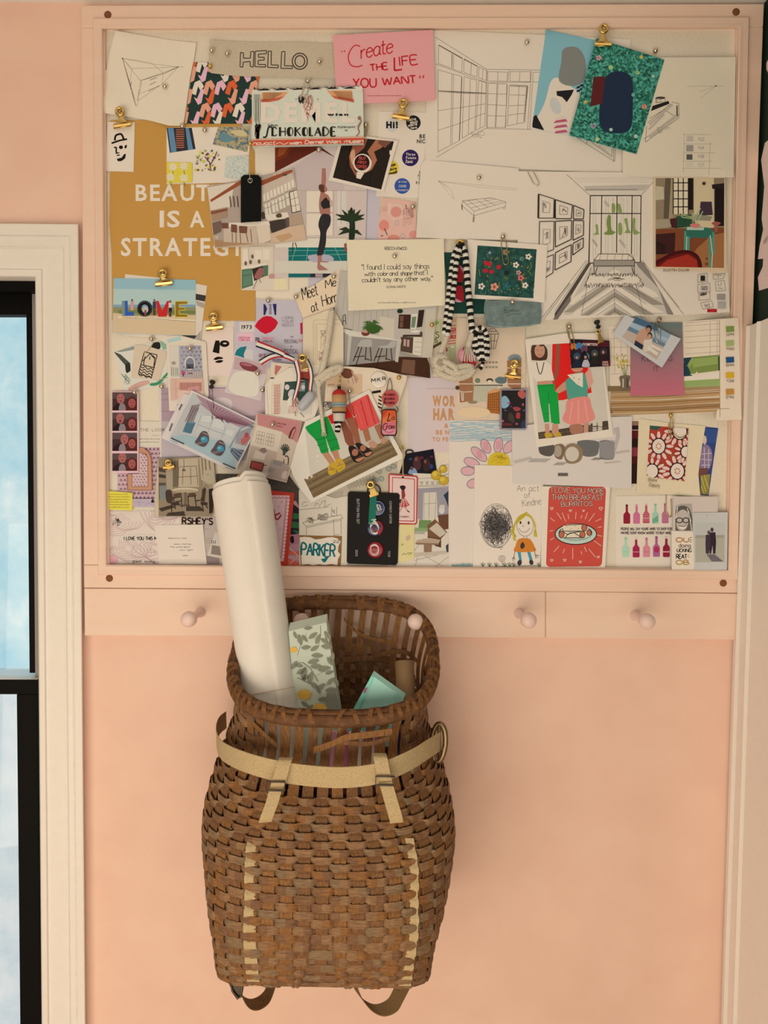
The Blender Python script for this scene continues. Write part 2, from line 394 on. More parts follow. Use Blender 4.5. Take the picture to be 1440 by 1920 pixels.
        if s.lift:
            for c in cells(s.out):
                H[c] = max(H[c], lev+.0001+s.lf((c[0]+.5)*G, (c[1]+.5)*G))
        o = mb.build(s.name, s.parent)
        if s.parent is None: tag(o, s.label, s.cat, s.group)
        s.obj = o; return o
# ================================================================== the room
WALLM = ramp_mat('peach_wall_paint', [(.3, 'e3b291'), (.7, 'e8b896')], 14, k=1.0, rough=.55, spec=.3)
FRAMEM = ramp_mat('peach_board_paint', [(.25, 'e5b997'), (.75, 'ebc09e')], 6, k=1.0, rough=.42, stretch=(1, 1, 6), spec=.4)
WHITE = mat('f3e4cd', 1.08, .4, name='cream_gloss_paint', spec=.4, gs=60)
LEFT_X, RIGHT_X = -1.6, P(1420, 600, 0).x-.012
def box(mb, a, b, m):
    x0, y0, z0 = a; x1, y1, z1 = b
    v = [(x0, y0, z0), (x1, y0, z0), (x1, y1, z0), (x0, y1, z0), (x0, y0, z1), (x1, y0, z1), (x1, y1, z1), (x0, y1, z1)]
    mb.add(v, [(0, 3, 2, 1), (4, 5, 6, 7), (0, 1, 5, 4), (1, 2, 6, 5), (2, 3, 7, 6), (3, 0, 4, 7)], m)
RX = P(1412, 500, 0).x
CZ = P(720, 8, 0.0).z
WX1 = P(104, 1200, 0).x; WX0 = WX1-.95; WZ1 = P(100, 480, 0).z; WZ0 = .35      # window opening
mb = MB()
box(mb, (LEFT_X, 0, 0), (WX0, .1, CZ), WALLM); box(mb, (WX1, 0, 0), (RX+.1, .1, CZ), WALLM)
box(mb, (WX0, 0, WZ1), (WX1, .1, CZ), WALLM); box(mb, (WX0, 0, 0), (WX1, .1, WZ0), WALLM)
struct(mb.build('wall_back'))
mb = MB(); box(mb, (LEFT_X, -2.9, -.05), (RX+.1, .1, 0), ramp_mat('oak_floor', [(.3, 'b98a5c'), (.7, 'caa070')], 3, stretch=(1, 12, 1)))
struct(mb.build('floor'))
mb = MB(); box(mb, (LEFT_X, -2.9, CZ), (RX+.1, .1, CZ+.06), mat('e2d2bb', 1, .7, name='ceiling_paint', gs=80)); struct(mb.build('ceiling'))
# right wall: green wallpaper with pale pink shapes
PAPER = mat('12261a', 1, .6, name='dark_green_wallpaper', gs=200)
PINKP = mat('efc7b4', 1, .6, name='pale_pink_print', gs=200)
mb = MB(); box(mb, (RX, -.62, 0), (RX+.08, 0, CZ), PAPER)
def onwall(px, py): # point of the right wall seen at that spot of the photograph
    v = fw + rt*((px-720)/F) - up*((py-960)/F); t = (RX-.0012-CLOC.x)/v.x; return CLOC+v*t
def wshape(pts, m):
    mb.add([onwall(*p) for p in pts], [list(range(len(pts)))], m)
wshape([(1437, 118), (1442, 108), (1452, 112), (1452, 142), (1442, 140), (1437, 130)], PINKP)
wshape([(1427, 300), (1434, 268), (1450, 255), (1452, 300), (1452, 420), (1438, 455), (1424, 462), (1431, 430), (1428, 410), (1433, 350)], PINKP)
wshape([(1424, 462), (1440, 440), (1452, 430), (1452, 530), (1440, 540), (1423, 545), (1421, 520), (1430, 500), (1431, 485), (1421, 486)], PINKP)
struct(mb.build('wall_right'))
# casing on the right wall
a = onwall(1409, 616); b = onwall(1372, 1919)
mb = MB(); ztop = a.z; y0 = a.y; hs = [onwall(x, 900).y for x in (1402.5, 1411, 1413, 1416, 1430, 1433, 1436, 1438)]; hs = [hs[0]-h for h in hs]
prof = list(zip([0, 0]+hs[1:]+[.16, .16], [0, .014, .014, .019, .015, .015, .019, .015, .015, .015, 0]))
mb.strip([[Vector((RX-t, y0-h, z)) for h, t in prof] for z in (0, ztop)], WHITE, cap=True)
struct(mb.build('trim_1'))
# left window: casing with a mitred corner
def fx(x, y): return x + (y-520)*.0088      # the casing leans a hair in the photograph
prof = [(148, .000), (148, .019), (146, .021), (133, .021), (131, .016), (129, .018), (121, .019), (117, .012), (114, .014), (80, .012), (77, .016), (68, .016), (66, .013), (66, -.085)]
mb = MB(); rows = []
tops = [420, 420, 421, 441, 442, 444, 461, 465, 467, 504, 506, 517, 519, 519]
mb2 = MB()
rows = [[P(fx(x, y), y, d) for (x, d) in prof] for y in (1, 2)][:0]
r_b = [P(fx(x, 2050), 2050, max(d, 0)) for x, d in prof]; r_t = [P(fx(x, t), t, max(d, 0)) for (x, d), t in zip(prof, tops)]
r_b[-1].y = .085; r_t[-1].y = .085
r_l = [Vector((P(-420, t, max(d, 0)).x, -max(d, 0), v.z)) for (x, d), t, v in zip(prof, tops, r_t)]; r_l[-1].y = .085
mb.strip([r_b, r_t, r_l], WHITE)
wroot = None
o = struct(fixn(mb.build('window_1')))
BLACK = mat('08090c', 1, .6, raw=True, name='black_window_frame', spec=.12)
GREY = mat('8a7d70', 1, .5, name='grey_jamb_liner')
def wprism(name, quads, d1, d0, m, rnd=0):
    mb = MB()
    for q in quads: mb.prism(q, d1, d0, m)
    return mb.build(name, o, bevel=rnd)
wprism('head_jamb', [[(-420, 515), (70, 515), (70, 545), (-420, 545)]], -.02, -.08, BLACK)
wprism('jamb_liner', [[(-420, 545), (66, 545), (78, 1960), (72, 1960), (60, 551), (-420, 551)]], -.045, -.08, GREY)
wprism('upper_sash', [[(-420, 551), (60, 551), (60, 590), (-420, 590)], [(49, 590), (60, 590), (66, 1262), (55, 1262)]], -.05, -.075, BLACK, .001)
zl = P(40, 1274, -.03).z; mb = MB(); box(mb, (WX0, .033, zl-.004), (P(68, 1274, -.03).x, .105, zl), mat('f8f8f6', 1, .18, raw=True, name='sky_lit_rail', spec=.9)); mb.build('meeting_rail', o)  # sky light on the rail's top face is put into this white
wprism('lower_sash', [[(-420, 1275), (69, 1275), (69, 1302), (-420, 1302)], [(31, 1302), (69, 1302), (76, 1960), (38, 1960)]], -.03, -.07, BLACK, .001)
gm = bpy.data.materials.new('window_glass'); n_, l_, b_ = nodes_of(gm); gm.node_tree.nodes.remove(b_)
tr = n_.new('ShaderNodeBsdfTransparent'); gl = n_.new('ShaderNodeBsdfGlossy'); gl.inputs['Roughness'].default_value = .02; fr = n_.new('ShaderNodeFresnel'); fr.inputs[0].default_value = 1.3
mx = n_.new('ShaderNodeMixShader'); l_.new(fr.outputs[0], mx.inputs[0]); l_.new(tr.outputs[0], mx.inputs[1]); l_.new(gl.outputs[0], mx.inputs[2]); l_.new(mx.outputs[0], n_['Material Output'].inputs[0])
g = wprism('pane', [[(-420, 588), (52, 588), (58, 1256), (-420, 1256)]], -.06, -.063, gm)
g = wprism('pane', [[(-420, 1300), (33, 1300), (40, 1960), (-420, 1960)]], -.05, -.053, gm)
# bright overexposed daylight seen through it: pale siding and a sunlit terrace some way off
om = bpy.data.materials.new('daylight_outdoors'); n_, l_, b_ = nodes_of(om); n_.remove(b_)
em = n_.new('ShaderNodeEmission'); em.inputs[1].default_value = 1.42
tx = n_.new('ShaderNodeTexCoord'); nz = n_.new('ShaderNodeTexNoise'); nz.inputs['Scale'].default_value = 3.5; nz.inputs['Detail'].default_value = 9; nz.inputs['Roughness'].default_value = .7
rp = n_.new('ShaderNodeValToRGB'); e = rp.color_ramp.elements; e.new(.5)
for el, (p, h) in zip(e, [(.32, 'a6d6e6'), (.5, 'c4e4ea'), (.68, 'eaf6f2')]): el.position = p; el.color = (*hx(h), 1)
l_.new(tx.outputs['Object'], nz.inputs[0]); l_.new(nz.outputs[0], rp.inputs[0]); l_.new(rp.outputs[0], em.inputs[0]); l_.new(em.outputs[0], n_['Material Output'].inputs[0])
mb = MB(); box(mb, (-7, 1.4, -3), (1.5, 1.42, 6), om); struct(mb.build('backdrop_outdoors'))
om2 = om.copy(); om2.name = 'daylight_terrace'
for n_ in om2.node_tree.nodes:
    if n_.type == 'VALTORGB':
        for el, h in zip(n_.color_ramp.elements, ('bcd2da', 'd6e0e2', 'ecefec')): el.color = (*hx(h), 1)
mb = MB(); box(mb, (-7, 1.36, -3), (1.5, 1.39, P(20, 1290, -1.36).z), om2); struct(mb.build('backdrop_terrace'))

# ================================================================== pinboard
B0 = .018
bd = empty('pinboard', P(770, 560, 0))
tag(bd, 'large linen pinboard in a peach painted wooden frame, covering the upper wall', 'pinboard')
def board(name, pts, d1, d0, m, parent, bev=.0012):
    mb = MB(); mb.prism(pts, d1, d0, m); return fixn(mb.build(name, parent, bevel=bev))
OUT = [(152, 10), (1433, 7), (1394, 1111), (157, 1101)]; MO = [(174, 34), (1405, 32), (1383, 1087), (184, 1078)]; IN = [(193, 55), (1384, 53), (1364, 1068), (201, 1058)]
board('frame_board', [(152, 10), (1433, 7), (1431, 50), (153, 52)], B0, 0, FRAMEM, bd)
board('frame_board', [(153, 52.4), (196, 52.3), (204, 1059), (157, 1059)], B0, 0, FRAMEM, bd)
board('frame_board', [(1382, 50.4), (1431, 50.4), (1395.5, 1065), (1362, 1065)], B0, 0, FRAMEM, bd)
board('frame_board', [(157, 1059.4), (1395.5, 1065.4), (1394, 1112), (157.5, 1102)], B0, 0, FRAMEM, bd)
mprof = [(0, .0182), (0, .0245), (.06, .0262), (.5, .0258), (.80, .0262), (.93, .0245), (1, .020), (1, .0095)]
for i in range(4):
    j = (i+1) % 4; mb = MB(); rows = []
    for A, B in ((MO[i], IN[i]), (MO[j], IN[j])):
        g = 0.25
        rows.append([P(A[0]+(B[0]-A[0])*t, A[1]+(B[1]-A[1])*t, d) for t, d in mprof])
    mb.strip(rows, FRAMEM, cap=True); fixn(mb.build('moulding', bd))
LINEN = ramp_mat('linen_weave', [(.30, 'c3ae8e'), (.5, 'd6c2a2'), (.72, 'e2d0b2')], 260, k=.86, stretch=(1, 1, 9), rough=.9, bump=.25, spec=.1)
mb = MB(); mb.prism([(190, 52), (1388, 50), (1367, 1071), (198, 1061)], .0100, .002, LINEN); mb.build('linen_panel', bd)
PLUG = mat('7a4626', 1, .6, name='brown_wood_plug', gs=400)
for x, y in [(203, 29), (1379, 24), (206, 1084), (1355, 1093)]:
    mb = MB(); c = P(x, y, B0-.002); mb.lathe(c, (0, -1, 0), [(0, .006), (.0024, .006), (.0032, .0045)], PLUG, 16); mb.build('screw_plug', bd)
for x, y in [(1378, 352), (1377, 393), (1376, 436), (1374, 484), (1372, 531), (1370, 586), (1368, 797), (1367, 845), (1366, 886), (1365, 934)]:
    mb = MB(); mb.prism([(x-.9, y-5), (x+.9, y-5), (x+.9, y+5), (x-.9, y+5)], .0108, .0099, mat('5a4636', 1, .4, metal=.4, name='staple_wire')); mb.build('staple', bd)
# peg rail
rl = empty('peg_rail', P(775, 1150, 0)); tag(rl, 'peach painted rail with round wooden pegs, fixed below the pinboard', 'peg rail')
board('rail_board', [(157.5, 1103), (1023, 1109), (1023, 1197), (158.5, 1192)], .0165, 0, FRAMEM, rl, .0015)
board('rail_board', [(1023.6, 1109), (1394, 1113), (1391, 1200), (1023.6, 1197)], .0165, 0, FRAMEM, rl, .0015)
PEGM = mat('eec5aa', 1.05, .4, name='peach_peg_paint', spec=.4)
for bx, by, kx, ky in [(376, 1148, 354, 1161), (575, 1150, 565, 1165), (776, 1152, 779, 1166), (973, 1150, 991, 1163), (1190, 1154, 1213, 1165)]:
    mb = MB(); a = P(bx, by, .0165); b = P(kx, ky, .080); ax = b-a; L = ax.length
    mb.lathe(a, ax, [(-.004, .0085), (.004, .0085), (.012, .0062), (.045, .0060), (L-.014, .0066), (L-.011, .0095), (L-.003, .0128), (L+.004, .0125), (L+.009, .0092), (L+.0115, .0045)], PEGM, 20)
    mb.build('peg', rl)
# ================================================================== pack basket
WOOD_A = None
def wood(name, stops, ramp_scale, stretch, bump=.3, rough=.6):
    return ramp_mat(name, stops, ramp_scale, stretch=stretch, bump=bump, rough=rough, detail=5, spec=.25)
WV = [wood('splint_%s' % n, [(.25, a), (.6, b), (.85, c)], 90, (1, 1, 7)) for n, a, b, c in
      [('tan', '6b4a2e', '8f6742', 'a87f55'), ('brown', '5e3e26', '7e5636', '94694a'), ('grey', '644a30', '856544', '9c7c56'), ('amber', '683f22', '8c5c30', 'a27140')]]
ST = [wood('stave_%s' % n, [(.25, a), (.6, b), (.85, c)], 90, (7, 7, 1)) for n, a, b, c in
      [('brown', '5b3a20', '80542f', '97693f'), ('amber', '66401f', '8e5d30', 'a8743c')]]
RIMM = wood('rim_wood', [(.25, '4a2c18'), (.6, '6d4527'), (.85, '875a36')], 70, (1, 1, 1))
LASH = wood('lashing_splint', [(.25, '5a361c'), (.6, '7f5128'), (.85, '96683a')], 80, (2, 2, 2))
WEB = ramp_mat('cotton_webbing', [(.25, 'a98859'), (.6, 'c4a472'), (.8, 'd2b585')], 420, stretch=(1, 1, 3), rough=.9, bump=.5, spec=.1)
WEBD = ramp_mat('worn_olive_webbing', [(.25, '5e4628'), (.6, '80623c'), (.8, '97784c')], 300, stretch=(1, 1, 6), rough=.9, bump=.5, spec=.1)
DM = .145
# level rings: silhouette left/right (photo px at mid depth), height px, back depth, front depth, front drop, squareness
RG = [ # height px, silhouette left/right px, its depth, back depth, front depth, front drop, squareness
 (1836, 404, 808, .245, .030, .262, .000, 8.0),
 (1812, 400, 811, .240, .027, .270, .002, 6.5),
 (1765, 398, 818, .230, .024, .280, .004, 5.2),
 (1690, 392, 834, .210, .022, .290, .010, 4.0),
 (1620, 387, 846, .190, .022, .294, .016, 3.0),
 (1550, 386, 851, .170, .022, .290, .026, 2.8),
 (1490, 392, 843, .155, .024, .280, .040, 2.7),
 (1425, 410, 824, .145, .028, .262, .060, 2.6),
 (1365, 432, 803, .145, .032, .245, .085, 2.6),
 (1298, 446, 798, .145, .036, .238, .108, 2.7),
 (1229, 440, 815, .145, .040, .240, .132, 2.9)]
def ring_at(t):
    t = min(.99999, max(0, t))*(len(RG)-1); i = int(t); q = t-i
    g = lambda k: RG[min(len(RG)-1, max(0, k))]
    a, b, c, d = g(i-1), g(i), g(i+1), g(i+2)
    return [.5*((2*b[k])+(c[k]-a[k])*q+(2*a[k]-5*b[k]+4*c[k]-d[k])*q*q+(3*b[k]-a[k]-3*c[k]+d[k])*q**3) for k in range(8)]
def bp(t, th, off=0.0):
    py, xl, xr, sd, db, df, drop, n = ring_at(t)
    L = P(xl, py, sd); R = P(xr, py, sd); cx = (L.x+R.x)/2; hw = (R.x-L.x)/2; z = (L.z+R.z)/2; cy = (db+df)/2; hd = (df-db)/2
    c, s_ = math.cos(th), math.sin(th); e = 2/n
    ux = math.copysign(abs(c)**e, c); uy = math.copysign(abs(s_)**e, s_)
    nx, ny = c/hw, s_/hd; q = math.hypot(nx, ny); nx /= q; ny /= q
    x = cx+hw*ux+nx*off; d = cy+hd*uy+ny*off
    zz = z - drop*((d-sd)/max(.05, df-db))
    return Vector((x, -d, zz))
# even spacing of staves round the ring
def ring_thetas(N, t=.45):
    M = 720; pts = [bp(t, 2*math.pi*i/M) for i in range(M+1)]; cum = [0]
    for i in range(M): cum.append(cum[-1]+(pts[i+1]-pts[i]).length)
    out = []; k = 0
    for i in range(N):
        tg = cum[-1]*i/N
        while cum[k+1] < tg: k += 1
        out.append(2*math.pi*(k+(tg-cum[k])/(cum[k+1]-cum[k]))/M)
    return out
NS, NSUB, NR = 44, 8, 27
TLV = [.004+i*.0495 for i in range(21)]; THL = [ring_thetas(NS*NSUB, t) for t in TLV]
def TH(i, t):      # the same splint keeps its place round the basket at every height
    u = min(19.999, max(0, (t-.004)/.0495)); k = int(u); u -= k; a = THL[k]; b = THL[k+1]; i %= NS*NSUB
    return a[i]+(b[i]-a[i])*u
bk = empty('pack_basket', bp(0, math.pi/2)*0+Vector((P(605, 1841, .14).x, -.14, P(605, 1841, .14).z)))
tag(bk, 'brown woven splint pack basket with webbing straps, hanging from the peg rail', 'basket')
R = random.Random(3); AMP = .0021
# woven part: rows of weavers from the base up to the belt
TB, TT = .012, .742
rows_t = [TB+(TT-TB)*((j+.5)/NR)**.92 for j in range(NR)]
mb = MB()
def weaver(t, hh, parity, sel=lambda i: True, amp=AMP):
    N = NS*NSUB; prev = None; run = []
    ws = [R.choice([0, 0, 1, 1, 2, 3]) for _ in range(NS)]
    for i in range(N+1):
        ii = i % N
        if sel(ii):
            th = TH(ii, t); ph = math.cos(math.pi*(ii/NSUB)+parity*math.pi); o = amp*max(-1, min(1, ph*2.4+.45))
            dz = hh/2; tilt = .0006
            jj = .0007*math.sin(ii*1.7+t*90)
            c0 = bp(t, th, o); lo = bp(t, th, o-tilt)+Vector((0, 0, -dz+jj)); hi = bp(t, th, o-tilt)+Vector((0, 0, dz+jj)); mid = bp(t, th, o+.0005)
            bl = bp(t, th, o-.0014)+Vector((0, 0, -dz)); bh = bp(t, th, o-.0014)+Vector((0, 0, dz))
            run.append((ii, [lo, lo*.35+mid*.65, hi*.35+mid*.65, hi, bh, bl]))
        if (not sel(ii) or i == N) and run:
            for a in range(len(run)-1):
                mb.strip([run[a][1], run[a+1][1]], WV[ws[(run[a][0]//NSUB) % NS]], closed='col', smooth=False)
            run = []
base_z = lambda t: bp(t, math.pi/2).z
for j, t in enumerate(rows_t):
    tn = rows_t[min(NR-1, j+1)]; tp = rows_t[max(0, j-1)]
    side = (bp(tn, 0).z-bp(tp, 0).z)/(2 if 0 < j < NR-1 else 1)
    weaver(t, side*1.02, j % 2)
# open neck: woven only at the two sides, with broken ends
for j in range(7):
    t = TT+.010+j*.032
    def sel(ii, j=j):
        x = math.cos(TH(ii, .8)); s_ = math.sin(TH(ii, .8))
        if s_ < -.25: return j < 4 or (j == 4 and x < .3) or (j == 5 and -.6 < x < -.1)
        if x < 0: return x < -.50-.06*((j*7) % 4)+.05*(j % 3)
        return x > .70-.04*(j % 3) and j < 6
    weaver(t, .0115, (NR+j) % 2, sel)
fixn(mb.build('woven_body', bk))
# staves
mb = MB()
for k in range(NS):
    i0 = (k*NSUB) % (NS*NSUB); th = TH(i0, .8); back = math.sin(th) < -.2
    wf = .66 if back else .84 if math.sin(th) > .3 else 1.0
    prev = []; pts = []
    for q in range(0, 85):
        t = .002+q/84*(.985); th = TH(i0, t)
        fr = (max(0, min(1, (t-TB)/(TT-TB)))**(1/.92))*NR-.5
        par = math.cos(math.pi*fr+k*math.pi+math.pi) if t < TT else 0
        off = AMP*.75*max(-1, min(1, par*1.4))
        hw = .0108*wf*(1.0 if t < .7 else 1-.25*(t-.7)/.3)
        c = bp(t, th, off); e1 = bp(t, th+.01, off); tang = (e1-c).normalized()
        pts.append((c, tang*hw*2*.9, (bp(t, th, off+.001)-c).normalized()*.0012))
    mb.ribbon([p[0] for p in pts], [p[1] for p in pts], [p[2] for p in pts], ST[1] if (k*5) % 7 < 3 else ST[0])
fixn(mb.build('staves', bk))
mb = MB()
# base of the basket
N = 72
ring = [bp(.004, 2*math.pi*i/N) for i in range(N)]
mb.add(ring, [list(range(N))], WV[1]); mb.build('base', bk)
# broken splints in the neck
def splint(px, w, m=ST[1]):
    mb = MB(); pts = smooth_path([P(*p) for p in px], 5); mb.ribbon(pts, Vector((0, 0, w)), Vector((0, -.0012, 0)), m); mb.build('broken_splint', bk)
splint([(588, 1407, .262), (620, 1396, .258), (650, 1383, .256), (690, 1378, .254), (735, 1372, .250)], .009)
splint([(640, 1392, .256), (690, 1395, .252), (730, 1384, .25)], .006, ST[0])
splint([(645, 1160, .043), (660, 1178, .045), (690, 1195, .044), (740, 1205, .046)], .006)
splint([(700, 1230, .047), (740, 1222, .06), (765, 1225, .075), (785, 1243, .07)], .008, ST[0])
splint([(450, 1330, .20), (480, 1362, .226), (520, 1400, .248)], .007)
splint([(455, 1370, .19), (490, 1352, .224), (512, 1345, .236)], .006)
for z_, (x0, x1) in [(1237, (640, 770)), (1268, (650, 760))]:
    splint([(x0, z_, .044), ((x0+x1)/2, z_-3, .046), (x1, z_+4, .046)], .009, ST[0])
# rim hoop: two bent rods bound with splint
TR = .985; N = 96
cl = [bp(TR, 2*math.pi*i/N, .002) for i in range(N)]
up_ = Vector((0, 0, 1))
mb = MB()
def hoop(off, dz, w, h):
    rows = []
    for i in range(N):
        c = bp(TR, 2*math.pi*i/N, off)+Vector((0, -.0*dz, dz)); o_ = (bp(TR, 2*math.pi*i/N, off+.01)-bp(TR, 2*math.pi*i/N, off)).normalized()
        rows.append([c+o_*(w*math.cos(a))+up_*(h*math.sin(a)) for a in [q*math.pi/4 for q in range(8)]])
    rows.append(rows[0]); mb.strip(rows, RIMM, closed='col', smooth=True)
hoop(.0045, .0, .0045, .0085); hoop(-.0045, .001, .0042, .0080); hoop(0, .0075, .0035, .003)
fixn(mb.build('rim', bk))
mb = MB(); NL = 30
for i in range(NL):
    a0 = 2*math.pi*(i+.1)/NL
    for sgn in (1, -1):
        mb = MB(); pts = []; wv = []; tv = []
        for q in range(13):
            u = q/12; ang = 2*math.pi*u; th = a0+sgn*2*math.pi/NL*.62*(u-.5)
            c = bp(TR, th, 0); o_ = (bp(TR, th, .01)-bp(TR, th, 0)).normalized(); tg = (bp(TR, th+.01)-bp(TR, th)).normalized()
            r_o = o_*(.0098*math.cos(ang))+up_*(.0108*math.sin(ang)+.001); pts.append(c+r_o); wv.append(tg*.0065+up_*0); tv.append(r_o.normalized()*.001)
        mb.ribbon(pts, wv, tv, LASH); fixn(mb.build('rim_lashing', bk))
# webbing belt round the neck
mb = MB()
bl = [(424, 1350, .035), (412, 1360, .06), (406, 1375, .10), (407, 1392, .15), (420, 1411, .21), (464, 1431, .264), (525, 1447, .285), (590, 1456, .286), (650, 1458, .287), (710, 1450, .284), (765, 1428, .262), (803, 1405, .222), (826, 1390, .175)]
pts = smooth_path([P(*p) for p in bl], 6); n = len(pts)
wv = [Vector((0, -.004, .030))]*n
mb.ribbon(pts, wv, Vector((0, -.0022, 0)), WEB); fixn(mb.build('webbing_belt', bk))
mb = MB(); c = P(822, 1391, .165)
ovl = [c+Vector((.010*math.cos(a)+.002*math.sin(a), -.004*math.cos(a)-.004, .029*math.sin(a))) for a in [2*math.pi*q/20 for q in range(20)]]
mb.tube(ovl, .0042, metal('tarnished_brass', (.34, .26, .16), .42), closed=True); mb.tube([c+Vector((.002, -.006, -.027)), c+Vector((.0, -.008, .027))], .003, metal('tarnished_brass', (.34, .26, .16), .42)); mb.build('belt_buckle', bk)
for kx, sl, tail in [([(537, 1421, .276), (534, 1426, .289), (527, 1450, .294), (521, 1470, .292), (517, 1482, .290)], (517, 1473, .294), [(517, 1478, .293), (510, 1505, .296), (500, 1532, .299), (497, 1542, .294)]),
                     ([(711, 1413, .274), (713, 1420, .288), (718, 1446, .292), (722, 1462, .290), (723, 1468, .289)], (722, 1463, .293), [(723, 1467, .292), (731, 1495, .295), (741, 1530, .298), (744, 1543, .293)])]:
    mb = MB(); pts = smooth_path([P(*p) for p in kx], 5); mb.ribbon(pts, Vector((.0185, 0, 0)), Vector((0, -.002, 0)), WEB)
    pts = smooth_path([P(*p) for p in tail], 5); mb.ribbon(pts, Vector((.0175, 0, .002)), Vector((0, -.002, 0)), WEB); lp = mb.build('webbing_keeper', bk)
    mb = MB(); c = P(*sl); mb.tube([c+Vector((a*.0125, -.002, b*.0058)) for a, b in [(-1, -1), (1, -1), (1, 1), (-1, 1)]], .0013, DARKM, n=6, closed=True); mb.build('slider', lp)
# shoulder straps that run down inside the weave, each lying on a stave
def stave_near(px, t):
    best = None
    for k in range(NS):
        th = TH(k*NSUB, t)
        if math.sin(th) < .3: continue
        v = bp(t, th)-CLOC; col = 720+F*v.dot(rt)/v.dot(fw)
        if best is None or abs(col-px) < best[0]: best = (abs(col-px), k)
    return best[1]
for px in (466, 766):
    k = stave_near(px, .36); mb = MB(); pts = []
    for q in range(100):
        t = .012+q/99*.60; th = TH(k*NSUB, t)
        fr = (max(0, (t-TB)/(TT-TB))**(1/.92))*NR-.5
        pts.append(bp(t, th, .0010+AMP*.75*max(-1, min(1, 1.6*math.cos(math.pi*fr+k*math.pi+math.pi)))))
    mb.ribbon(pts, Vector((.0175, 0, 0)), Vector((0, -.0008, 0)), WEB); mb.build('shoulder_strap', bk)
# strap loops hanging below the base
for px in ([(452, 1836, .20), (450, 1858, .17), (462, 1878, .15), (480, 1882, .12), (500, 1868, .09), (512, 1838, .07)], [(662, 1838, .08), (672, 1862, .10), (690, 1884, .13), (712, 1893, .155), (735, 1884, .18), (748, 1862, .205), (762, 1834, .225)]):
    mb = MB(); pts = smooth_path([P(*p) for p in px], 6)
    mb.ribbon(pts, Vector((.014, -.030, .004)), [Vector((0, 0, .002))]*len(pts), WEBD); fixn(mb.build('strap_loop', bk))
mb = MB(); c = P(441, 1852, .20)
mb.prism([(428, 1842), (452, 1836), (458, 1842), (455, 1862), (450, 1870), (440, 1866), (435, 1858)], .206, .203, DARKM)
mb.tube([P(432, 1840, .206), P(455, 1838, .206), P(452, 1868, .208), P(446, 1872, .208), P(436, 1858, .207)], .002, DARKM, closed=True); mb.build('strap_buckle', bk)

# ------------------------------------------------------------------ what stands in the basket
# big roll of white paper
PW = mat('f1e2c8', 1.12, .6, name='white_roll_paper', spec=.2, gs=40)
mb = MB(); A = P(452, 918, .085); B = P(528, 1465, .175); ax = (B-A)
x1 = Vector((1, 0, 0)); x1 = (x1-ax.normalized()*x1.dot(ax.normalized())).normalized(); x2 = ax.normalized().cross(x1)
rows = []
for t in [0, .004, .1, .25, .4, .55, .7, .85, 1]:
    row = []
    for q in range(84):
        a = 2*math.pi*q/32; rr = (.0465-.006*t)*(1-.0042*q*.42) ; cut = .010*math.sin(a*1.0-1.1)*(1-t) if t < .05 else 0
        row.append(A+ax*t+x1*(rr*math.cos(a-1.2))-x2*(rr*math.sin(a-1.2))+ax.normalized()*(cut*.35-.0085*(q//32)*(1 if t < .05 else 0)))
    rows.append(row)
mb.strip(rows, PW, smooth=True)
ro = mb.build('paper_roll'); tag(ro, 'tall roll of white paper standing in the woven basket', 'paper roll')
so = ro.modifiers.new('thickness', 'SOLIDIFY'); so.thickness = .0006
mb = MB(); t = .70; mb.tube([A+ax*t+x1*((.0465-.006*t+.0006)*math.cos(a))+x2*((.0465-.006*t+.0006)*math.sin(a)) for a in [2*math.pi*q/32 for q in range(32)]], .0009, mat('d9b896', 1, .6, name='rubber_band'), n=6, closed=True); mb.build('rubber_band', ro)
# leafy wrapping-paper parcel
mb = MB(); PC = mat('bfbd9f', 1, .55, name='leaf_paper_ground'); q0 = [(541, 1184), (612, 1167), (640, 1352), (652, 1440), (570, 1440), (556, 1352)]
fr = [P(x, y, d) for (x, y), d in zip(q0, (.15, .15, .165, .172, .172, .165))]; bkk = [v+Vector((.0, .016, .010)) for v in fr]
mb.add(fr+bkk, [[0, 1, 2, 5], [5, 2, 3, 4], [0, 6, 7, 1], [1, 7, 8, 2], [2, 8, 9, 3], [3, 9, 10, 4], [4, 10, 11, 5], [5, 11, 6, 0], [11, 8, 7, 6], [10, 9, 8, 11]], PC)
def pl(px, py, e=.0006):      # a spot on the front face of the parcel
    v = fw+rt*((px-720)/F)-up*((py-960)/F); nn = (fr[1]-fr[0]).cross(fr[5]-fr[0]).normalized()
    if nn.y > 0: nn = -nn
    tt = (fr[0]+nn*e-CLOC).dot(nn)/v.dot(nn); return CLOC+v*tt
LEAF = mat('7f7c62', .9, .55, name='sage_leaf_print'); STEM = mat('76705a', .9, .55, name='leaf_stem_print'); LEM = mat('d9a441', 1, .55, name='lemon_print')
def leaf(x, y, L, a, wd=.42):
    ca, sa = math.cos(a), math.sin(a); pts = []
    for u, v in [(0, 0), (.2, .7), (.5, 1), (.8, .6), (1, 0), (.8, -.6), (.5, -1), (.2, -.7)]:
        pts.append(pl(x+u*L*ca-v*L*wd*.5*sa, y+u*L*sa+v*L*wd*.5*ca))
    mb.add(pts, [list(range(8))], LEAF)
    mb.ribbon([pl(x+u*L*ca, y+u*L*sa, .0009) for u in (0, 1)], Vector((.0005, 0, .0005)), Vector((0, .0001, 0)), STEM)
def stem(pts):
    mb.ribbon([pl(*p, .0004) for p in pts], Vector((.0008, 0, .0008)), Vector((0, .0001, 0)), STEM)
rl_ = lambda x, y: (370+x/2.88, 1090+y/2.88)
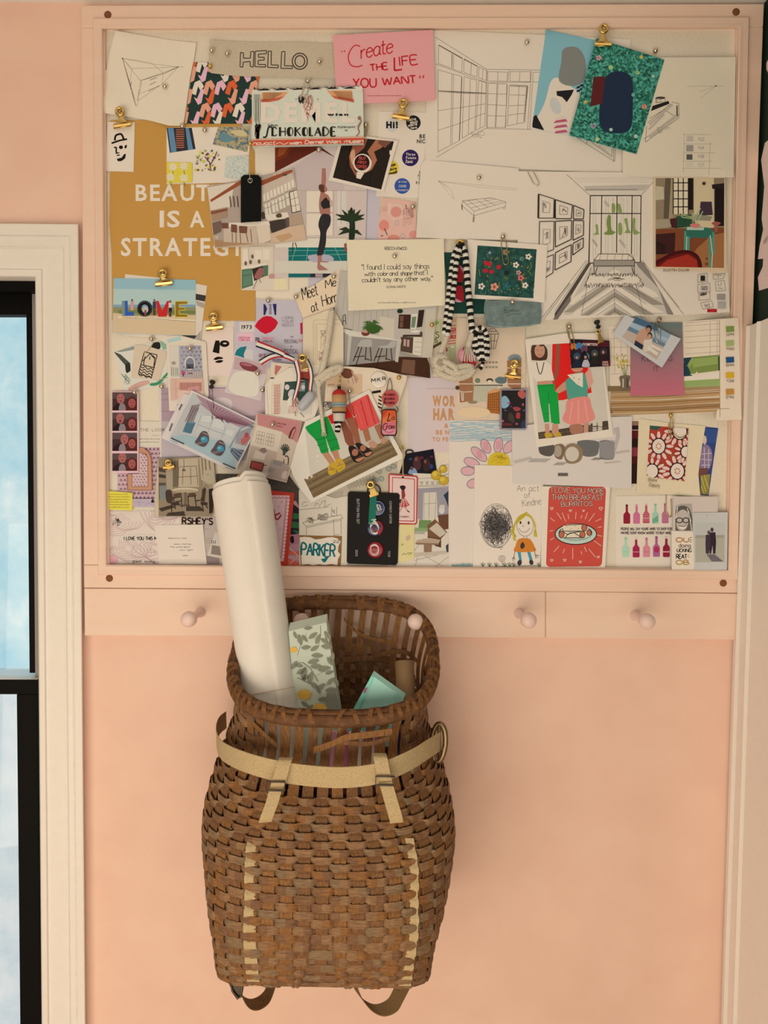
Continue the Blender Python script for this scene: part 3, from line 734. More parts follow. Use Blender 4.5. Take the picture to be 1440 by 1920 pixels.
for st in ([(540, 400), (560, 340), (590, 280)], [(530, 440), (570, 440), (610, 470), (650, 540)], [(540, 520), (600, 550), (650, 570), (700, 560)], [(545, 690), (590, 640), (630, 590)], [(650, 360), (665, 300), (665, 240)], [(640, 510), (680, 490), (720, 470)], [(700, 260), (690, 300), (720, 350)]):
    stem([rl_(*p) for p in st])
for x, y, L, a in [(520, 270, 40, 1.2), (545, 285, 60, 1.3), (575, 255, 45, -.1), (565, 290, 45, .9), (600, 310, 55, -.6), (640, 340, 55, -1.2), (665, 310, 50, .5), (685, 270, 55, .9), (668, 350, 60, .1), (560, 360, 50, -.1), (610, 375, 50, -.5), (615, 400, 60, 0.05), (540, 430, 55, 2.2), (525, 450, 45, .2), (595, 440, 60, -.2), (580, 460, 50, 1.5), (610, 460, 60, 0), (535, 500, 55, -.5), (560, 480, 60, 1.2), (650, 480, 65, -.2), (690, 500, 45, -.3), (560, 530, 50, -.4), (600, 555, 65, -1.3), (610, 545, 55, .7), (645, 590, 55, -.7), (640, 560, 50, 1.1), (690, 590, 60, -.1), (700, 560, 50, -.8), (720, 440, 55, -1.3), (735, 520, 50, 1.0), (650, 640, 55, -.1), (590, 680, 55, 0.0), (560, 650, 50, .6), (600, 700, 50, .2), (660, 700, 50, 2.4), (700, 410, 55, .9), (560, 715, 40, .1)]:
    x_, y_ = rl_(x, y); leaf(x_, y_, L/2.88*1.08, a, .46)
for x, y, r_ in [(520, 370, 26), (578, 612, 34), (660, 688, 36)]:
    x_, y_ = rl_(x, y); rr = r_/2.88
    if x == 520: rr *= .7
    mb.add([pl(x_+rr*1.1*math.cos(q*math.pi/9), y_+rr*.85*math.sin(q*math.pi/9), .0008) for q in range(18)], [list(range(18))], LEM)
mb.add([pl(*rl_(*p), .0007) for p in [(700, 600), (748, 590), (768, 700), (765, 725), (700, 725), (690, 650)]], [list(range(6))], mat('7c7862', .8, .55, name='grey_leaf_print'))
tag(fixn(mb.build('wrapped_parcel')), 'flat parcel in pale paper printed with sage leaves and lemons, standing in basket', 'parcel')
# mint folded paper
MINT = mat('a8dfc6', 1, .45, name='mint_paper'); mb = MB()
q0 = [(697, 1266), (757, 1309), (735, 1400), (640, 1400), (657, 1340)]
fr2 = [P(x, y, .185) for x, y in q0]; b2 = [v+Vector((.003, .010, .004)) for v in fr2]
mb.add(fr2+b2, [[0, 1, 2, 3, 4], [9, 8, 7, 6, 5]]+[[i, i+5, (i+1) % 5+5, (i+1) % 5] for i in range(5)], MINT)
f3 = [P(x, y, .1875) for x, y in [(697, 1266), (700, 1272), (668, 1340), (657, 1340)]]
mb.add(f3, [[0, 1, 2, 3]], mat('7fc7a8', .9, .5, name='mint_fold')); mb.add([P(x, y, .1877) for x, y in [(683, 1291), (690, 1288), (686, 1298), (681, 1300)]], [[0, 1, 2, 3]], mat('a85a6a', 1, .5))
tag(fixn(mb.build('folded_paper')), 'mint green folded paper poking out of the basket', 'paper')
# kraft tube
mb = MB(); KR = mat('9a744c', 1, .7, name='kraft_cardboard', gs=150); A2 = P(758, 1240, .13); B2 = P(764, 1380, .17)
mb.lathe(A2, B2-A2, [(0.02, .0125), (.0, .0125), (0, .0145), ((B2-A2).length, .0145)], KR, 20); tag(fixn(mb.build('cardboard_tube')), 'slim brown cardboard tube standing at the right inside the basket', 'tube')
# striped pink and white paper roll low inside, seen between the staves
mb = MB(); pk = [mat(h, .9, .5) for h in ('e9dccd', 'd98fa0', 'e4d3d6', 'c9657f', 'efe3da')]
for i in range(9):
    x = 606+i*12; mb.prism([(x, 1374), (x+12, 1372), (x+10, 1490), (x-2, 1490)], .205, .198, pk[i % 5])
tag(mb.build('striped_paper'), 'pink and white striped paper seen between the front staves of the basket', 'paper')
mb = MB(); NV = mat('23224a', .8, .5, name='navy_cover')
mb.prism([(735, 1335), (762, 1330), (775, 1440), (744, 1445)], .19, .18, NV); mb.prism([(763, 1334), (771, 1332), (786, 1440), (776, 1441)], .19, .18, mat('131318', .8, .5))
tag(mb.build('notebook'), 'dark navy notebook glimpsed through right neck of the basket', 'notebook')
# ================================================================== everything pinned to the board, back to front
INK = '2b241e'; PEN = '5d5145'; PENL = '8b7a66'
# --- layers at the very back
s = Sheet('poster', 'grey and pink graphic poster with a red shape, small blocks of lettering and 1973', 'poster', 'b2', [(105, 110), (815, 130), (815, 830), (105, 820)], 'bdb0ae')
s.rect('d6c8bd', 330, 10, 640, 110) if False else None
s.rect('cfc0ba', 160, 350, 315, 460).text('1d1a1a', '1973', 182, 386, 288, 424, .03)
s.rect('e3aeb6', 138, 466, 305, 560).hw('b3536a', 'FREEDOM', 150, 508, 268, 528, 4).hw('b3536a', 'FOREVER', 150, 536, 268, 550, 4)
s.rect('c9bcbc', 105, 640, 300, 830).poly('1f6f73', [(110, 695), (130, 645), (170, 615), (235, 605), (225, 640), (205, 690), (210, 725)])
s.poly('29285a', [(410, 165), (430, 172), (448, 215), (428, 280), (410, 282)]).poly('29285a', [(505, 165), (545, 165), (542, 282), (525, 280)])
for i in range(6): s.rect('3a3355', 468, 172+i*18, 494, 180+i*18)
s.poly('c3182c', [(318, 398), (350, 345), (400, 302), (440, 290), (490, 296), (540, 330), (562, 362), (530, 420), (490, 455), (430, 478), (380, 455)])
for i, t in enumerate(('LOSING', 'YOUR', 'NEEDS')): s.hw('8c7d7c', t, 600, 295+i*38, 722, 322+i*38, 4)
s.text('4a4245', 'THE', 688, 498, 718, 518).text('40383c', 'PERSONAL', 625, 532, 768, 575, 0).text('40383c', 'IS', 690, 594, 710, 614).text('40383c', 'POLITICAL', 622, 632, 770, 682)
s.hw('3a3236', 'POL', 330, 516, 372, 556, 6); s.rect('d98c96', 400, 512, 515, 530).fine('b35a68', 402, 510, 560, 18, 3, 4)
s.poly('b9244a', [(790, 365), (815, 360), (815, 478), (795, 480)]); s.hw('c0455c', 'EA', 778, 534, 814, 560, 5)
s.text('8e2a3a', 'GET IT', 360, 685, 430, 715, .03); s.hw('5b5254', 'WORK', 500, 735, 600, 755, 4)
s.end()
s = Sheet('poster', 'mustard yellow poster reading beauty is a strategy in white capitals', 'poster', 'c5', [(257, 0), (245, 60), (240, 480), (258, 740), (262, 1268), (1436, 1272), (1430, -100), (1300, -370), (250, -370)], 'b5843f', rough=.5)
s.text('e6d3b4', 'BEAUTY', 455, 158, 1195, 288, .022).text('e6d3b4', 'IS', 652, 372, 818, 503, .025).text('e6d3b4', 'A', 898, 374, 1018, 505, .022).text('e6d3b4', 'STRATEGY', 335, 595, 1350, 738, .022)
s.end()
s = Sheet('paper', 'lavender grey sheet tucked behind the yoga picture', 'paper', 'c6', [(280, 160), (1195, 250), (1175, 1200), (560, 1225), (290, 1215)], 'b9abac')
s.rect('2e2a4a', 482, 1135, 497, 1228); s.end()
s = Sheet('paper', 'plain white sheet showing beside the mustard poster below the chocolate wrapper', 'paper', 'c6', [(166, 40), (620, 60), (600, 1310), (172, 1300)], 'd3bfa3'); s.end()
s = Sheet('paper', 'cream sheet with buttons and badges printed in black, purple, blue and yellow', 'paper', 'c3', [(-130, 780), (270, 790), (262, 1495), (-150, 1475)], 'dccaad')
for cr_, x, y, r_, c in [('c2', 1287, 893, 56, 'b9b0a2'), ('c3', 153, 873, 60, '1d1a1f'), ('c3', 225, 1010, 56, 'c9bca6'), ('c3', 128, 1161, 68, '2a1c48'), ('c3', 62, 1391, 64, '2d4a83'), ('c3', 205, 1322, 52, 'cabda6'), ('c2', 1287, 1240, 57, 'd2ab36')]:
    s.use(cr_).ell(c, x, y, r_, n=28)
s.use('c2').text('1a1718', 'Hi!', 1240, 865, 1335, 915, .06)
s.use('c3').hw('e7dccb', "we're", 108, 838, 175, 862, 5, -8).hw('e7dccb', 'glad', 128, 862, 186, 882, 5, -8).hw('e7dccb', "you're", 112, 884, 184, 904, 5, -8).hw('e7dccb', 'here', 134, 910, 182, 924, 5, -8)
s.text('2a2522', 'BE', 203, 968, 250, 1000, .03).text('2a2522', 'NICE', 182, 1010, 270, 1040, .03)
for i, t in enumerate(('Three', 'Potato', 'Four')): s.text('e9dfce', t, 92, 1121+i*28, (168, 176, 150)[i], 1142+i*28, .02)
s.fine('e9dfce', 88, 150, 1203, 9, 3, 3)
for i, t in enumerate(('IN YOUR', 'CORNER', 'A POSSIBILITY')): s.text('d5dbe4', t, (32, 32, 14)[i], (1350, 1382, 1418)[i], (100, 96, 112)[i], (1364, 1402, 1432)[i], .01)
for i, t in enumerate(('GO', 'FIND', 'YOUR', 'KIND')): s.text('37302b', t, (198, 190, 196, 174)[i], 1268+i*28, 250, 1290+i*28, .01)
s.use('c2'); 
for i, t in enumerate(('Yeah', "you're", 'swell!')): s.hw('3c2f12', t, 1258, 1210+i*32, (1318, 1325, 1330)[i], 1232+i*32, 6, -6)
s.end()
s = Sheet('card', 'pink card printed with plates, forks and spoons', 'card', 'c6', [(1205, 480), (1480, 515), (1495, 860), (1165, 830)], 'd2a48f')
s.use('c6').ell('c98571', 1320, 600, 44, 42).ring('e3bda6', 1320, 600, 62, 60, 5).ell('cf7f6b', 1222, 710, 42, 46).lines('5b2f2a', [[(1225, 735), (1250, 790)], [(1195, 798), (1215, 792)], [(1400, 540), (1408, 580)]], 7)
for x, y, c in ((1328, 688, 'a79b92'), (1376, 795, 'a79b92')): s.ring(c, x, y, 15, 18, 6)
s.ell('c9816c', 1300, 815, 50, 30).poly('d9b09b', [(1255, 520), (1280, 520), (1278, 590), (1268, 620), (1258, 590)]).poly('d9b09b', [(1385, 560), (1402, 560), (1400, 640), (1390, 650)])
for i in range(26): s.ell('6b3d38', 1380+(i % 6)*14, 660+(i//6)*14-(i % 3)*5, 2.5, n=6)
for i in range(9): s.ell('6b3d38', 1215+(i % 3)*13, 560+(i//3)*14, 2.5, n=6)
s.use('c7').ell('cd8675', 150, 565, 32, 28).scrib('a8766a', 60, 340, 160, 440, 26, 2, 4); s.end()
# --- upper drawings
s = Sheet('sketch', 'pencil room drawing on white paper with tall gridded windows in perspective', 'sketch', 'c3', [(290, 115), (700, 130), (1235, 155), (1930, 190), (1868, 1290), (1005, 1250), (250, 1190), (262, 690)], 'd3bfa2', lift=[(250, 1190, 140, .004)])
L = []
L += [[(332, 172), (755, 437), (1190, 442)], [(345, 1155), (740, 920), (1120, 928)], [(755, 437), (752, 918)], [(335, 392), (752, 545), (1180, 540)]]
L += [[(360, 235), (555, 345), (548, 462), (358, 388), (360, 235)], [(568, 350), (678, 410), (672, 500), (565, 462), (568, 350)], [(690, 415), (752, 448), (748, 530), (686, 505), (690, 415)]]
L += [[(355, 440), (548, 495), (528, 1020), (355, 1112), (355, 440)], [(568, 498), (672, 525), (655, 940), (552, 1000), (568, 498)], [(688, 528), (748, 545), (738, 900), (665, 935), (688, 528)]]
L += [[(470, 310), (468, 425)], [(484, 318), (482, 430)], [(468, 475), (458, 1050)], [(482, 478), (470, 1045)], [(628, 390), (622, 480)], [(722, 430), (718, 515)], [(620, 515), (602, 965)], [(715, 540), (698, 915)]]
L += [[(355, 612), (560, 628), (750, 632)], [(355, 618), (560, 633), (750, 638)], [(355, 775), (550, 748), (740, 720)], [(355, 935), (530, 880), (650, 828), (738, 795)]]
L += [[(762, 455), (925, 460), (918, 535), (762, 532), (762, 455)], [(945, 455), (1112, 455), (1108, 538), (942, 535), (945, 455)], [(845, 458), (843, 532)], [(1025, 456), (1020, 537)], [(1130, 460), (1190, 460)], [(1132, 460), (1130, 540)]]
L += [[(765, 552), (918, 556), (908, 912), (757, 912), (765, 552)], [(845, 555), (828, 912)], [(838, 555), (822, 912)], [(760, 635), (915, 640)], [(760, 725), (912, 732)], [(758, 815), (910, 820)], [(938, 565), (1090, 572), (1062, 870), (922, 900), (938, 565)], [(946, 575), (1078, 580), (1055, 858)], [(1018, 572), (1002, 880)], [(938, 645), (1075, 648)], [(935, 735), (1070, 728)], [(928, 812), (1060, 795)], [(1112, 548), (1088, 928)], [(1128, 548), (1105, 928)], [(922, 560), (905, 915)], [(935, 440), (925, 545)], [(1118, 445), (1112, 540)]]
s.lines(PEN, L, 3.2).lines('3e352d', [[(362, 240), (552, 348)], [(570, 355), (676, 412)], [(360, 612), (750, 632)], [(945, 566), (1088, 572)], [(1062, 868), (1085, 575)], [(530, 1018), (550, 500)], [(470, 312), (468, 424)]], 5)
s.scrib('7a6b59', 625, 935, 735, 1000, 12, 2.5, 5)
s.use('c4').lines(PEN, [[(150, 930), (405, 1090), (410, 1000)], [(215, 975), (220, 940)], [(250, 960), (385, 1060), (388, 1000)], [(300, 985), (378, 1045)], [(398, 1000), (398, 1090)]], 3).end()
s = Sheet('sketch', 'pencil sketch of a tufted bench on white paper', 'sketch', 'c7', [(250, -45), (1014, 25), (1014, 610), (600, 606), (400, 600), (175, 590), (215, 0)], 'd2bea1', lift=[(175, 590, 120, .005)])
s.lines(PENL, [[(362, 130), (1010, 190)], [(362, 130), (480, 275)], [(362, 130), (700, 180), (1000, 205)], [(362, 130), (440, 175)], [(362, 130), (460, 200), (490, 280)]], 2).ell(INK, 362, 130, 4)
s.lines(PEN, [[(555, 290), (790, 265), (910, 300), (650, 375), (555, 290)], [(555, 290), (552, 330), (648, 412), (905, 338), (910, 300)], [(650, 375), (648, 415)], [(548, 325), (550, 362), (560, 368)], [(645, 412), (642, 465)], [(655, 412), (650, 462)], [(905, 338), (898, 362)], [(890, 342), (888, 360)]], 3)
s.lines(PEN, [[(600, 285), (700, 360)], [(665, 278), (765, 345)], [(725, 272), (825, 328)], [(590, 320), (830, 275)], [(625, 348), (880, 290)], [(560, 300), (690, 275), (780, 268)]], 2.4).line(INK, [(551, 318), (552, 360)], 6).line(INK, [(646, 420), (643, 465)], 6).end()
s = Sheet('sketch', 'marker drawing of a hallway with gallery wall, tall window, tufted bench and herringbone floor', 'sketch', 'c8', [(-252, 40), (1150, 55), (1160, 500), (1182, 990), (870, 1010), (450, 1018), (0, 1040), (-200, 1045), (-250, 600)], 'd6c2a6', lift=[(1180, 990, 110, .007), (-60, 1045, 90, .004)])
MK = '9d8f7d'; MKD = '6a5e52'
s.lines(PEN, [[(82, 62), (240, 205)], [(668, 110), (585, 200)], [(240, 205), (228, 660)], [(580, 205), (578, 655)], [(225, 645), (0, 985)], [(215, 640), (-30, 960)], [(578, 640), (870, 1005)], [(590, 640), (840, 960)]], 3)
s.lines('a99b88', [[(130, 85), (665, 85)], [(145, 98), (660, 98)], [(160, 112), (650, 112)]], 2).poly('ad9f8c', [(195, 140), (645, 130), (600, 170), (215, 172)]).poly('c3b49d', [(215, 172), (600, 170), (585, 198), (238, 200)]).rect('8d8171', 205, 160, 560, 168)
s.poly('c9b9a0', [(245, 210), (580, 210), (578, 650), (232, 650)])
for x in (262, 278, 345, 362, 392, 450, 466, 490, 540, 556): s.line('b5a892', [(x, 215), (x-2, 620)], 5)
s.lines('1f1a16', [[(240, 204), (584, 204)], [(238, 325), (582, 325)], [(241, 204), (232, 660)], [(318, 206), (313, 600)], [(421, 206), (418, 590)], [(523, 206), (518, 600)], [(583, 204), (578, 655)], [(228, 660), (262, 660)], [(540, 655), (580, 655)]], 6)
GR = '7d8a4c'
s.blob(GR, [(385, 265), (400, 255), (410, 280), (405, 320), (388, 318)]).blob(GR, [(425, 262), (442, 265), (455, 320), (430, 318)]).blob('6f7d40', [(358, 342), (378, 340), (380, 400), (388, 440), (412, 450), (380, 470), (330, 462), (355, 440), (350, 390)])
s.blob(GR, [(275, 402), (292, 405), (295, 455), (300, 466), (258, 468), (280, 450)]).blob(GR, [(430, 395), (452, 395), (456, 460), (432, 466)]).blob(GR, [(470, 365), (490, 362), (500, 430), (515, 455), (472, 455), (485, 430)]).blob(GR, [(528, 362), (545, 364), (545, 430), (575, 455), (530, 462)])
s.lines(PEN, [[(332, 245), (362, 280)], [(340, 238), (370, 275)], [(250, 500), (288, 552)], [(258, 498), (290, 540)], [(432, 505), (478, 560)], [(440, 500), (480, 545)]], 2.5)
s.poly('4a4037', [(222, 662), (250, 655), (30, 1010), (0, 1038), (0, 1000)]).poly('7d7064', [(545, 655), (600, 655), (800, 1000), (800, 1010), (760, 1005)])
s.poly('b4a691', [(245, 680), (560, 680), (700, 830), (760, 1005), (60, 1010)])
s.clip([(250, 672), (560, 672), (780, 1008), (40, 1015)])
for i in range(9):
    y = 700+i*52; s.poly('91836f' if i % 2 else 'cdbda4', [(405, y), (405, y+34), (120, y+240), (60, y+240)]); s.poly('8b7d6b' if i % 2 else 'd0c0a7', [(405, y), (405, y+34), (660, y+190), (740, y+190)])
for i in range(9):
    y = 740+i*48; s.line('5f5447', [(405, y), (180, y+150)], 2.5); s.line('5f5447', [(405, y), (620, y+150)], 2.5)
s.clip(None).lines('5f5447', [[(400, 680), (405, 1010)], [(245, 690), (180, 1010)], [(520, 690), (600, 1000)]], 2.5)
s.poly('d9c7ab', [(240, 735), (560, 735), (605, 808), (205, 815)])
R_ = random.Random(5); s.lines('4a4036', [[(x, y), (x+R_.uniform(-8, 8), y+R_.uniform(8, 22))] for x, y in [(205+i*6.2, 798+R_.uniform(-6, 10)) for i in range(64)]+[(240+i*6, 730+R_.uniform(-4, 8)) for i in range(54)]+[(230-i*3, 745+i*8) for i in range(8)]+[(565+i*5, 745+i*8) for i in range(8)]], 4)
s.scrib('6a5e50', 360, 755, 470, 780, 18, 3, 3)
s.blob('8d8170', [(262, 650), (270, 615), (300, 605), (500, 605), (530, 618), (540, 668), (520, 682), (280, 682)]).blob('d8c6aa', [(270, 640), (285, 600), (400, 596), (500, 600), (528, 630), (480, 642), (330, 640)])
s.lines(INK, [[(262, 650), (265, 680), (540, 678), (540, 640), (500, 600), (300, 598), (265, 640), (540, 640)], [(265, 680), (268, 738)], [(290, 682), (272, 736)], [(535, 680), (540, 732)], [(520, 682), (535, 735)]], 4)
for x in (310, 360, 410, 460, 500): s.line(PEN, [(x, 600), (x-8, 642)], 2.5)
# gallery frames on the left wall of the drawing
def gf(q, iw=.26):
    s.frame('2d251f', q, 6); cx = sum(p[0] for p in q)/4; cy = sum(p[1] for p in q)/4
    i_ = [(cx+(x-cx)*(1-2*iw), cy+(y-cy)*(1-2*iw)) for x, y in q]; s.frame(PEN, i_, 2.6); s.scrib('4e443a', min(p[0] for p in i_)+8, min(p[1] for p in i_)+8, max(p[0] for p in i_)-8, max(p[1] for p in i_)-8, 6, 3, int(cx))
s.use('c8')
for q in ([(5, 232), (120, 268), (112, 360), (5, 360)], [(128, 270), (198, 300), (194, 362), (126, 362)], [(5, 378), (115, 372), (112, 500), (5, 552)], [(126, 372), (196, 374), (194, 472), (124, 506)], [(5, 590), (112, 535), (110, 650), (2, 708)], [(124, 528), (194, 490), (192, 555), (122, 606)]): gf(q)
s.use('c7')
for q in ([(1178, 235), (1305, 275), (1300, 432), (1175, 432)], [(1185, 460), (1305, 458), (1300, 690), (1180, 730)], [(1200, 770), (1300, 730), (1295, 880), (1200, 940)]): gf(q)
s.line('2d251f', [(1178, 235), (1175, 432)], 14).line('2d251f', [(1312, 280), (1308, 432)], 12)
s.lines(PEN, [[(1440, 970), (1220, 1260)], [(1430, 965), (1205, 1250)]], 2.6).poly('6b6054', [(1440, 1055), (1440, 1110), (1330, 1262), (1295, 1262)])
s.use('c8')
for i, (q, k) in enumerate([([(968, 738), (1030, 730), (1030, 785), (965, 790)], 0), ([(1068, 735), (1150, 730), (1138, 765), (1072, 770)], 0), ([(965, 805), (1048, 795), (1050, 855), (968, 858)], 1), ([(1085, 785), (1145, 778), (1155, 845), (1090, 850)], 0), ([(972, 865), (1045, 855), (1050, 905), (975, 912)], 1), ([(985, 930), (1060, 915), (1072, 955), (1000, 972)], 0)]):
    s.frame(PEN, q, 2.2)
s.rect('22201f', 985, 745, 1015, 780).rect('9f9484', 985, 815, 1035, 845).scrib('4a4038', 985, 865, 1030, 880, 10, 6, 9).rect('8a8175', 1095, 870, 1152, 908).rect('9b9184', 1100, 922, 1155, 968).hw('4a4038', 'W5', 995, 818, 1028, 842, 2.5).hw('4a4038', 'W1', 1012, 935, 1045, 955, 2.5).hw('4a4038', 'T', 1078, 742, 1130, 758, 2.5)
s.lines(PEN, [[(1100, 795), (1110, 815)], [(1125, 790), (1122, 812)], [(1105, 828), (1135, 832)]], 3).rect('a52024', 1030, 970, 1095, 992).hw('6d1416', 'NOTES', 1036, 976, 1088, 988, 2.5).end()
s = Sheet('sketch', 'white drawing sheet with a table corner sketch and grey swatch column', 'sketch', 'c4', [(458, 390), (1222, 385), (1215, 800), (1208, 1197), (690, 1199), (460, 1180)], 'c9b493', lift=[(1208, 1197, 120, .006), (1222, 385, 90, .004)])
s.lines(PENL, [[(895, 583), (1145, 581)], [(1088, 580), (975, 622)], [(1088, 580), (985, 662)]], 2).ell(INK, 1088, 580, 5)
s.poly('221d1b', [(660, 715), (768, 680), (775, 700), (650, 750)]).poly('4a4038', [(680, 660), (745, 655), (748, 685), (682, 695)]).poly('c9b493', [(684, 668), (744, 662), (745, 684), (684, 690)]).ell('3a2f2a', 715, 660, 32, 8).lines(PEN, [[(682, 675), (744, 668)], [(690, 690), (690, 665)], [(715, 690), (714, 662)]], 2.5)
s.lines(PEN, [[(790, 688), (838, 700), (838, 795), (612, 960), (622, 850)], [(785, 700), (628, 830)], [(826, 715), (826, 790), (640, 930)], [(820, 790), (740, 740), (640, 800)], [(600, 940), (845, 770)]], 3).line('2b2520', [(826, 712), (826, 792)], 8)
s.polys('a39380', [[(790, 700), (800, 712), (640, 850), (635, 835)], [(820, 770), (830, 790), (640, 940), (632, 915)], [(735, 765), (745, 775), (640, 880), (632, 868)]])
s.scrib('8a7b69', 690, 850, 775, 900, 14, 2.2, 8)
s.lines(PENL, [[(875, 900), (868, 1165)], [(865, 908), (1055, 908)], [(870, 972), (1062, 972)], [(868, 1032), (1085, 1032)], [(868, 1090), (1065, 1088)], [(862, 1137), (1125, 1137)], [(1050, 960), (1042, 1182)]], 2)
s.rect('a89a84', 890, 918, 936, 955).rect('877c6e', 888, 980, 936, 1022).rect('4e4a44', 890, 1042, 930, 1078).lines('a89a84', [[(885, 1104), (932, 1102)], [(885, 1114), (932, 1112)], [(885, 1124), (932, 1122)]], 3)
for i, t in enumerate(('N2', 'N4', 'N8', '01')): s.hw('8a7b69', t, 972, 928+i*58, 1008, 950+i*58, 2.6)
s.end()
s = Sheet('photograph', 'living room photograph with green glass table and red chair, lettered on its lower margin', 'photograph', 'c8', [(667, 78), (1150, 80), (1156, 400), (1163, 728), (668, 696)], 'b89f7c', lift=[(1160, 725, 80, .003)])
s.clip([(682, 86), (1145, 86), (1142, 692), (682, 684)])
s.rect('7d6a50', 680, 84, 1150, 700).rect('b7a27c', 940, 84, 1075, 430).rect('8c7a5c', 740, 84, 800, 360)
s.rect('c5b48e', 800, 86, 905, 330); s.lines('2a201a', [[(800+i*34, 86), (800+i*34, 330)] for i in range(4)]+[[(800, 118+i*54), (905, 118+i*54)] for i in range(4)], 7).rect('1d1614', 902, 84, 935, 300).rect('1d1614', 1080, 140, 1145, 410).poly('241c1a', [(1060, 130), (1145, 120), (1145, 150), (1065, 160)]).poly('a89878', [(684, 140), (735, 145), (740, 230), (682, 235)]).poly('544836', [(745, 84), (785, 84), (770, 360), (735, 360)])
s.poly('3a2b33', [(985, 245), (1060, 245), (1068, 335), (975, 340)]).poly('7f745f', [(950, 330), (1065, 345), (1050, 375), (935, 370)]).poly('24402e', [(820, 345), (920, 330), (930, 410), (815, 425)]).poly('3e1d1c', [(780, 360), (825, 355), (825, 425), (780, 420)])
s.poly('8e7f63', [(684, 365), (770, 362), (790, 415), (684, 430)]).poly('6d3a22', [(680, 430), (1150, 420), (1150, 700), (680, 700)]).poly('8b5a33', [(1060, 470), (1145, 455), (1145, 690), (880, 690), (960, 560)]).poly('351a18', [(682, 465), (815, 455), (810, 595), (682, 600)]).poly('1f1513', [(684, 510), (745, 540), (745, 600), (684, 600)])
s.poly('2b5a49', [(875, 430), (920, 405), (1060, 425), (1075, 455), (1065, 490), (885, 490)]).poly('9aa38c', [(895, 415), (1010, 418), (1005, 438), (890, 436)]).lines('3f7c68', [[(882, 445), (880, 560), (872, 600)], [(905, 480), (900, 640)], [(1070, 450), (1075, 600)], [(1045, 480), (1050, 690)]], 14).lines('9cb7a2', [[(892, 480), (888, 640)], [(1050, 470), (1065, 600), (1060, 690)]], 6)
s.blob('b5675c', [(915, 398), (945, 392), (980, 400), (970, 420), (925, 418)]).lines('8f9a6a', [[(940, 395), (960, 330), (985, 290)], [(945, 395), (930, 320)], [(955, 395), (1000, 310)], [(930, 350), (840, 330)], [(935, 360), (860, 350), (845, 320)]], 7).ell('8d4a3c', 1090, 392, 30, 12).rect('8d4a3c', 1080, 395, 1100, 450)
s.poly('5d1513', [(682, 640), (760, 610), (890, 580), (975, 620), (985, 690), (682, 690)]).poly('8b2a1c', [(700, 690), (760, 640), (900, 600), (960, 640), (965, 690)]).line('3c0f10', [(682, 665), (780, 605), (880, 582), (950, 605), (978, 650), (985, 690)], 22, True).blob('2a1614', [(690, 530), (720, 540), (745, 585), (700, 600), (684, 570)])
s.ell('3a2a22', 1008, 122, 12, 12).clip(None).hw('5b4630', 'DUSTIN DOOR..', 735, 700, 918, 716, 2.6).end()
s = Sheet('print', 'pale blue art print with a large white gown shape and pink striped hem', 'art print', 'c4', [(-58, 200), (282, 272), (140, 925), (-155, 868)], '6f979b', rough=.4)
s.clipout()
s.blob('d9d2c0', [(-30, 560), (20, 525), (120, 590), (170, 640), (150, 760), (110, 920), (-160, 900), (-150, 850), (-70, 700)]).blob('e1dac8', [(30, 640), (90, 640), (130, 700), (110, 800), (40, 780), (0, 700)])
s.poly('1d1a1c', [(12, 615), (130, 605), (115, 640), (82, 690), (50, 655), (15, 645)]).ell('aaa59a', 5, 715, 34, 60, -20).poly('b5a5a0', [(40, 780), (80, 790), (95, 905), (30, 905)])
for i in range(6): s.poly('9d4a5a' if i % 2 else 'd9a7a8', [(10, 795+i*18), (75, 785+i*18), (88, 803+i*18), (-10, 813+i*18)])
s.poly('1d1a1c', [(-150, 790), (-125, 775), (-70, 880), (-150, 860)]); s.polys('1d1a1c', [[(150+i % 2*22, 560+i*12), (172+i % 2*22, 556+i*12), (168+i % 2*22, 570+i*12), (146+i % 2*22, 574+i*12)] for i in range(5)])
s.blob('6f6d63', [(60, 330), (150, 320), (205, 400), (200, 540), (120, 580), (30, 545), (45, 420)])
s.clip(None).end()
LEAFY = ramp_mat('leafy_green_print', [(.0, '12352a'), (.35, '1c5946'), (.6, '2a705a'), (.85, '478c76')], 330, 'voronoi', k=.66, rough=.4)
s = Sheet('print', 'green leafy art print with a plain navy shape and scattered flowers, clipped at top', 'art print', 'c4', [(282, 258), (741, 402), (552, 1040), (98, 912)], LEAFY, rough=.4)
s.blob('1c2637', [(345, 520), (430, 480), (520, 525), (528, 690), (515, 860), (440, 900), (330, 880), (300, 800), (310, 660)]).poly('4e1d1c', [(262, 518), (342, 515), (318, 700), (240, 720)])
for x, y, r_, c in [(298, 390, 18, 'c98a8a'), (605, 720, 18, 'c9785f'), (585, 385, 13, 'b6a24a'), (380, 455, 16, '8fae6a'), (560, 490, 14, '8fae6a'), (262, 850, 17, '9c86a8'), (208, 690, 13, 'b6a24a'), (380, 875, 12, '9fc0b0'), (548, 920, 14, '9fc0b0'), (530, 640, 12, '7cc0a8'), (665, 515, 11, '9fc0b0'), (288, 940, 14, 'a9b27a')]:
    s.ells(c, [(x+r_*.55*math.cos(a), y+r_*.55*math.sin(a), r_*.5, r_*.5, 0) for a in (0, 1.26, 2.5, 3.8, 5)], 8)
s.end()
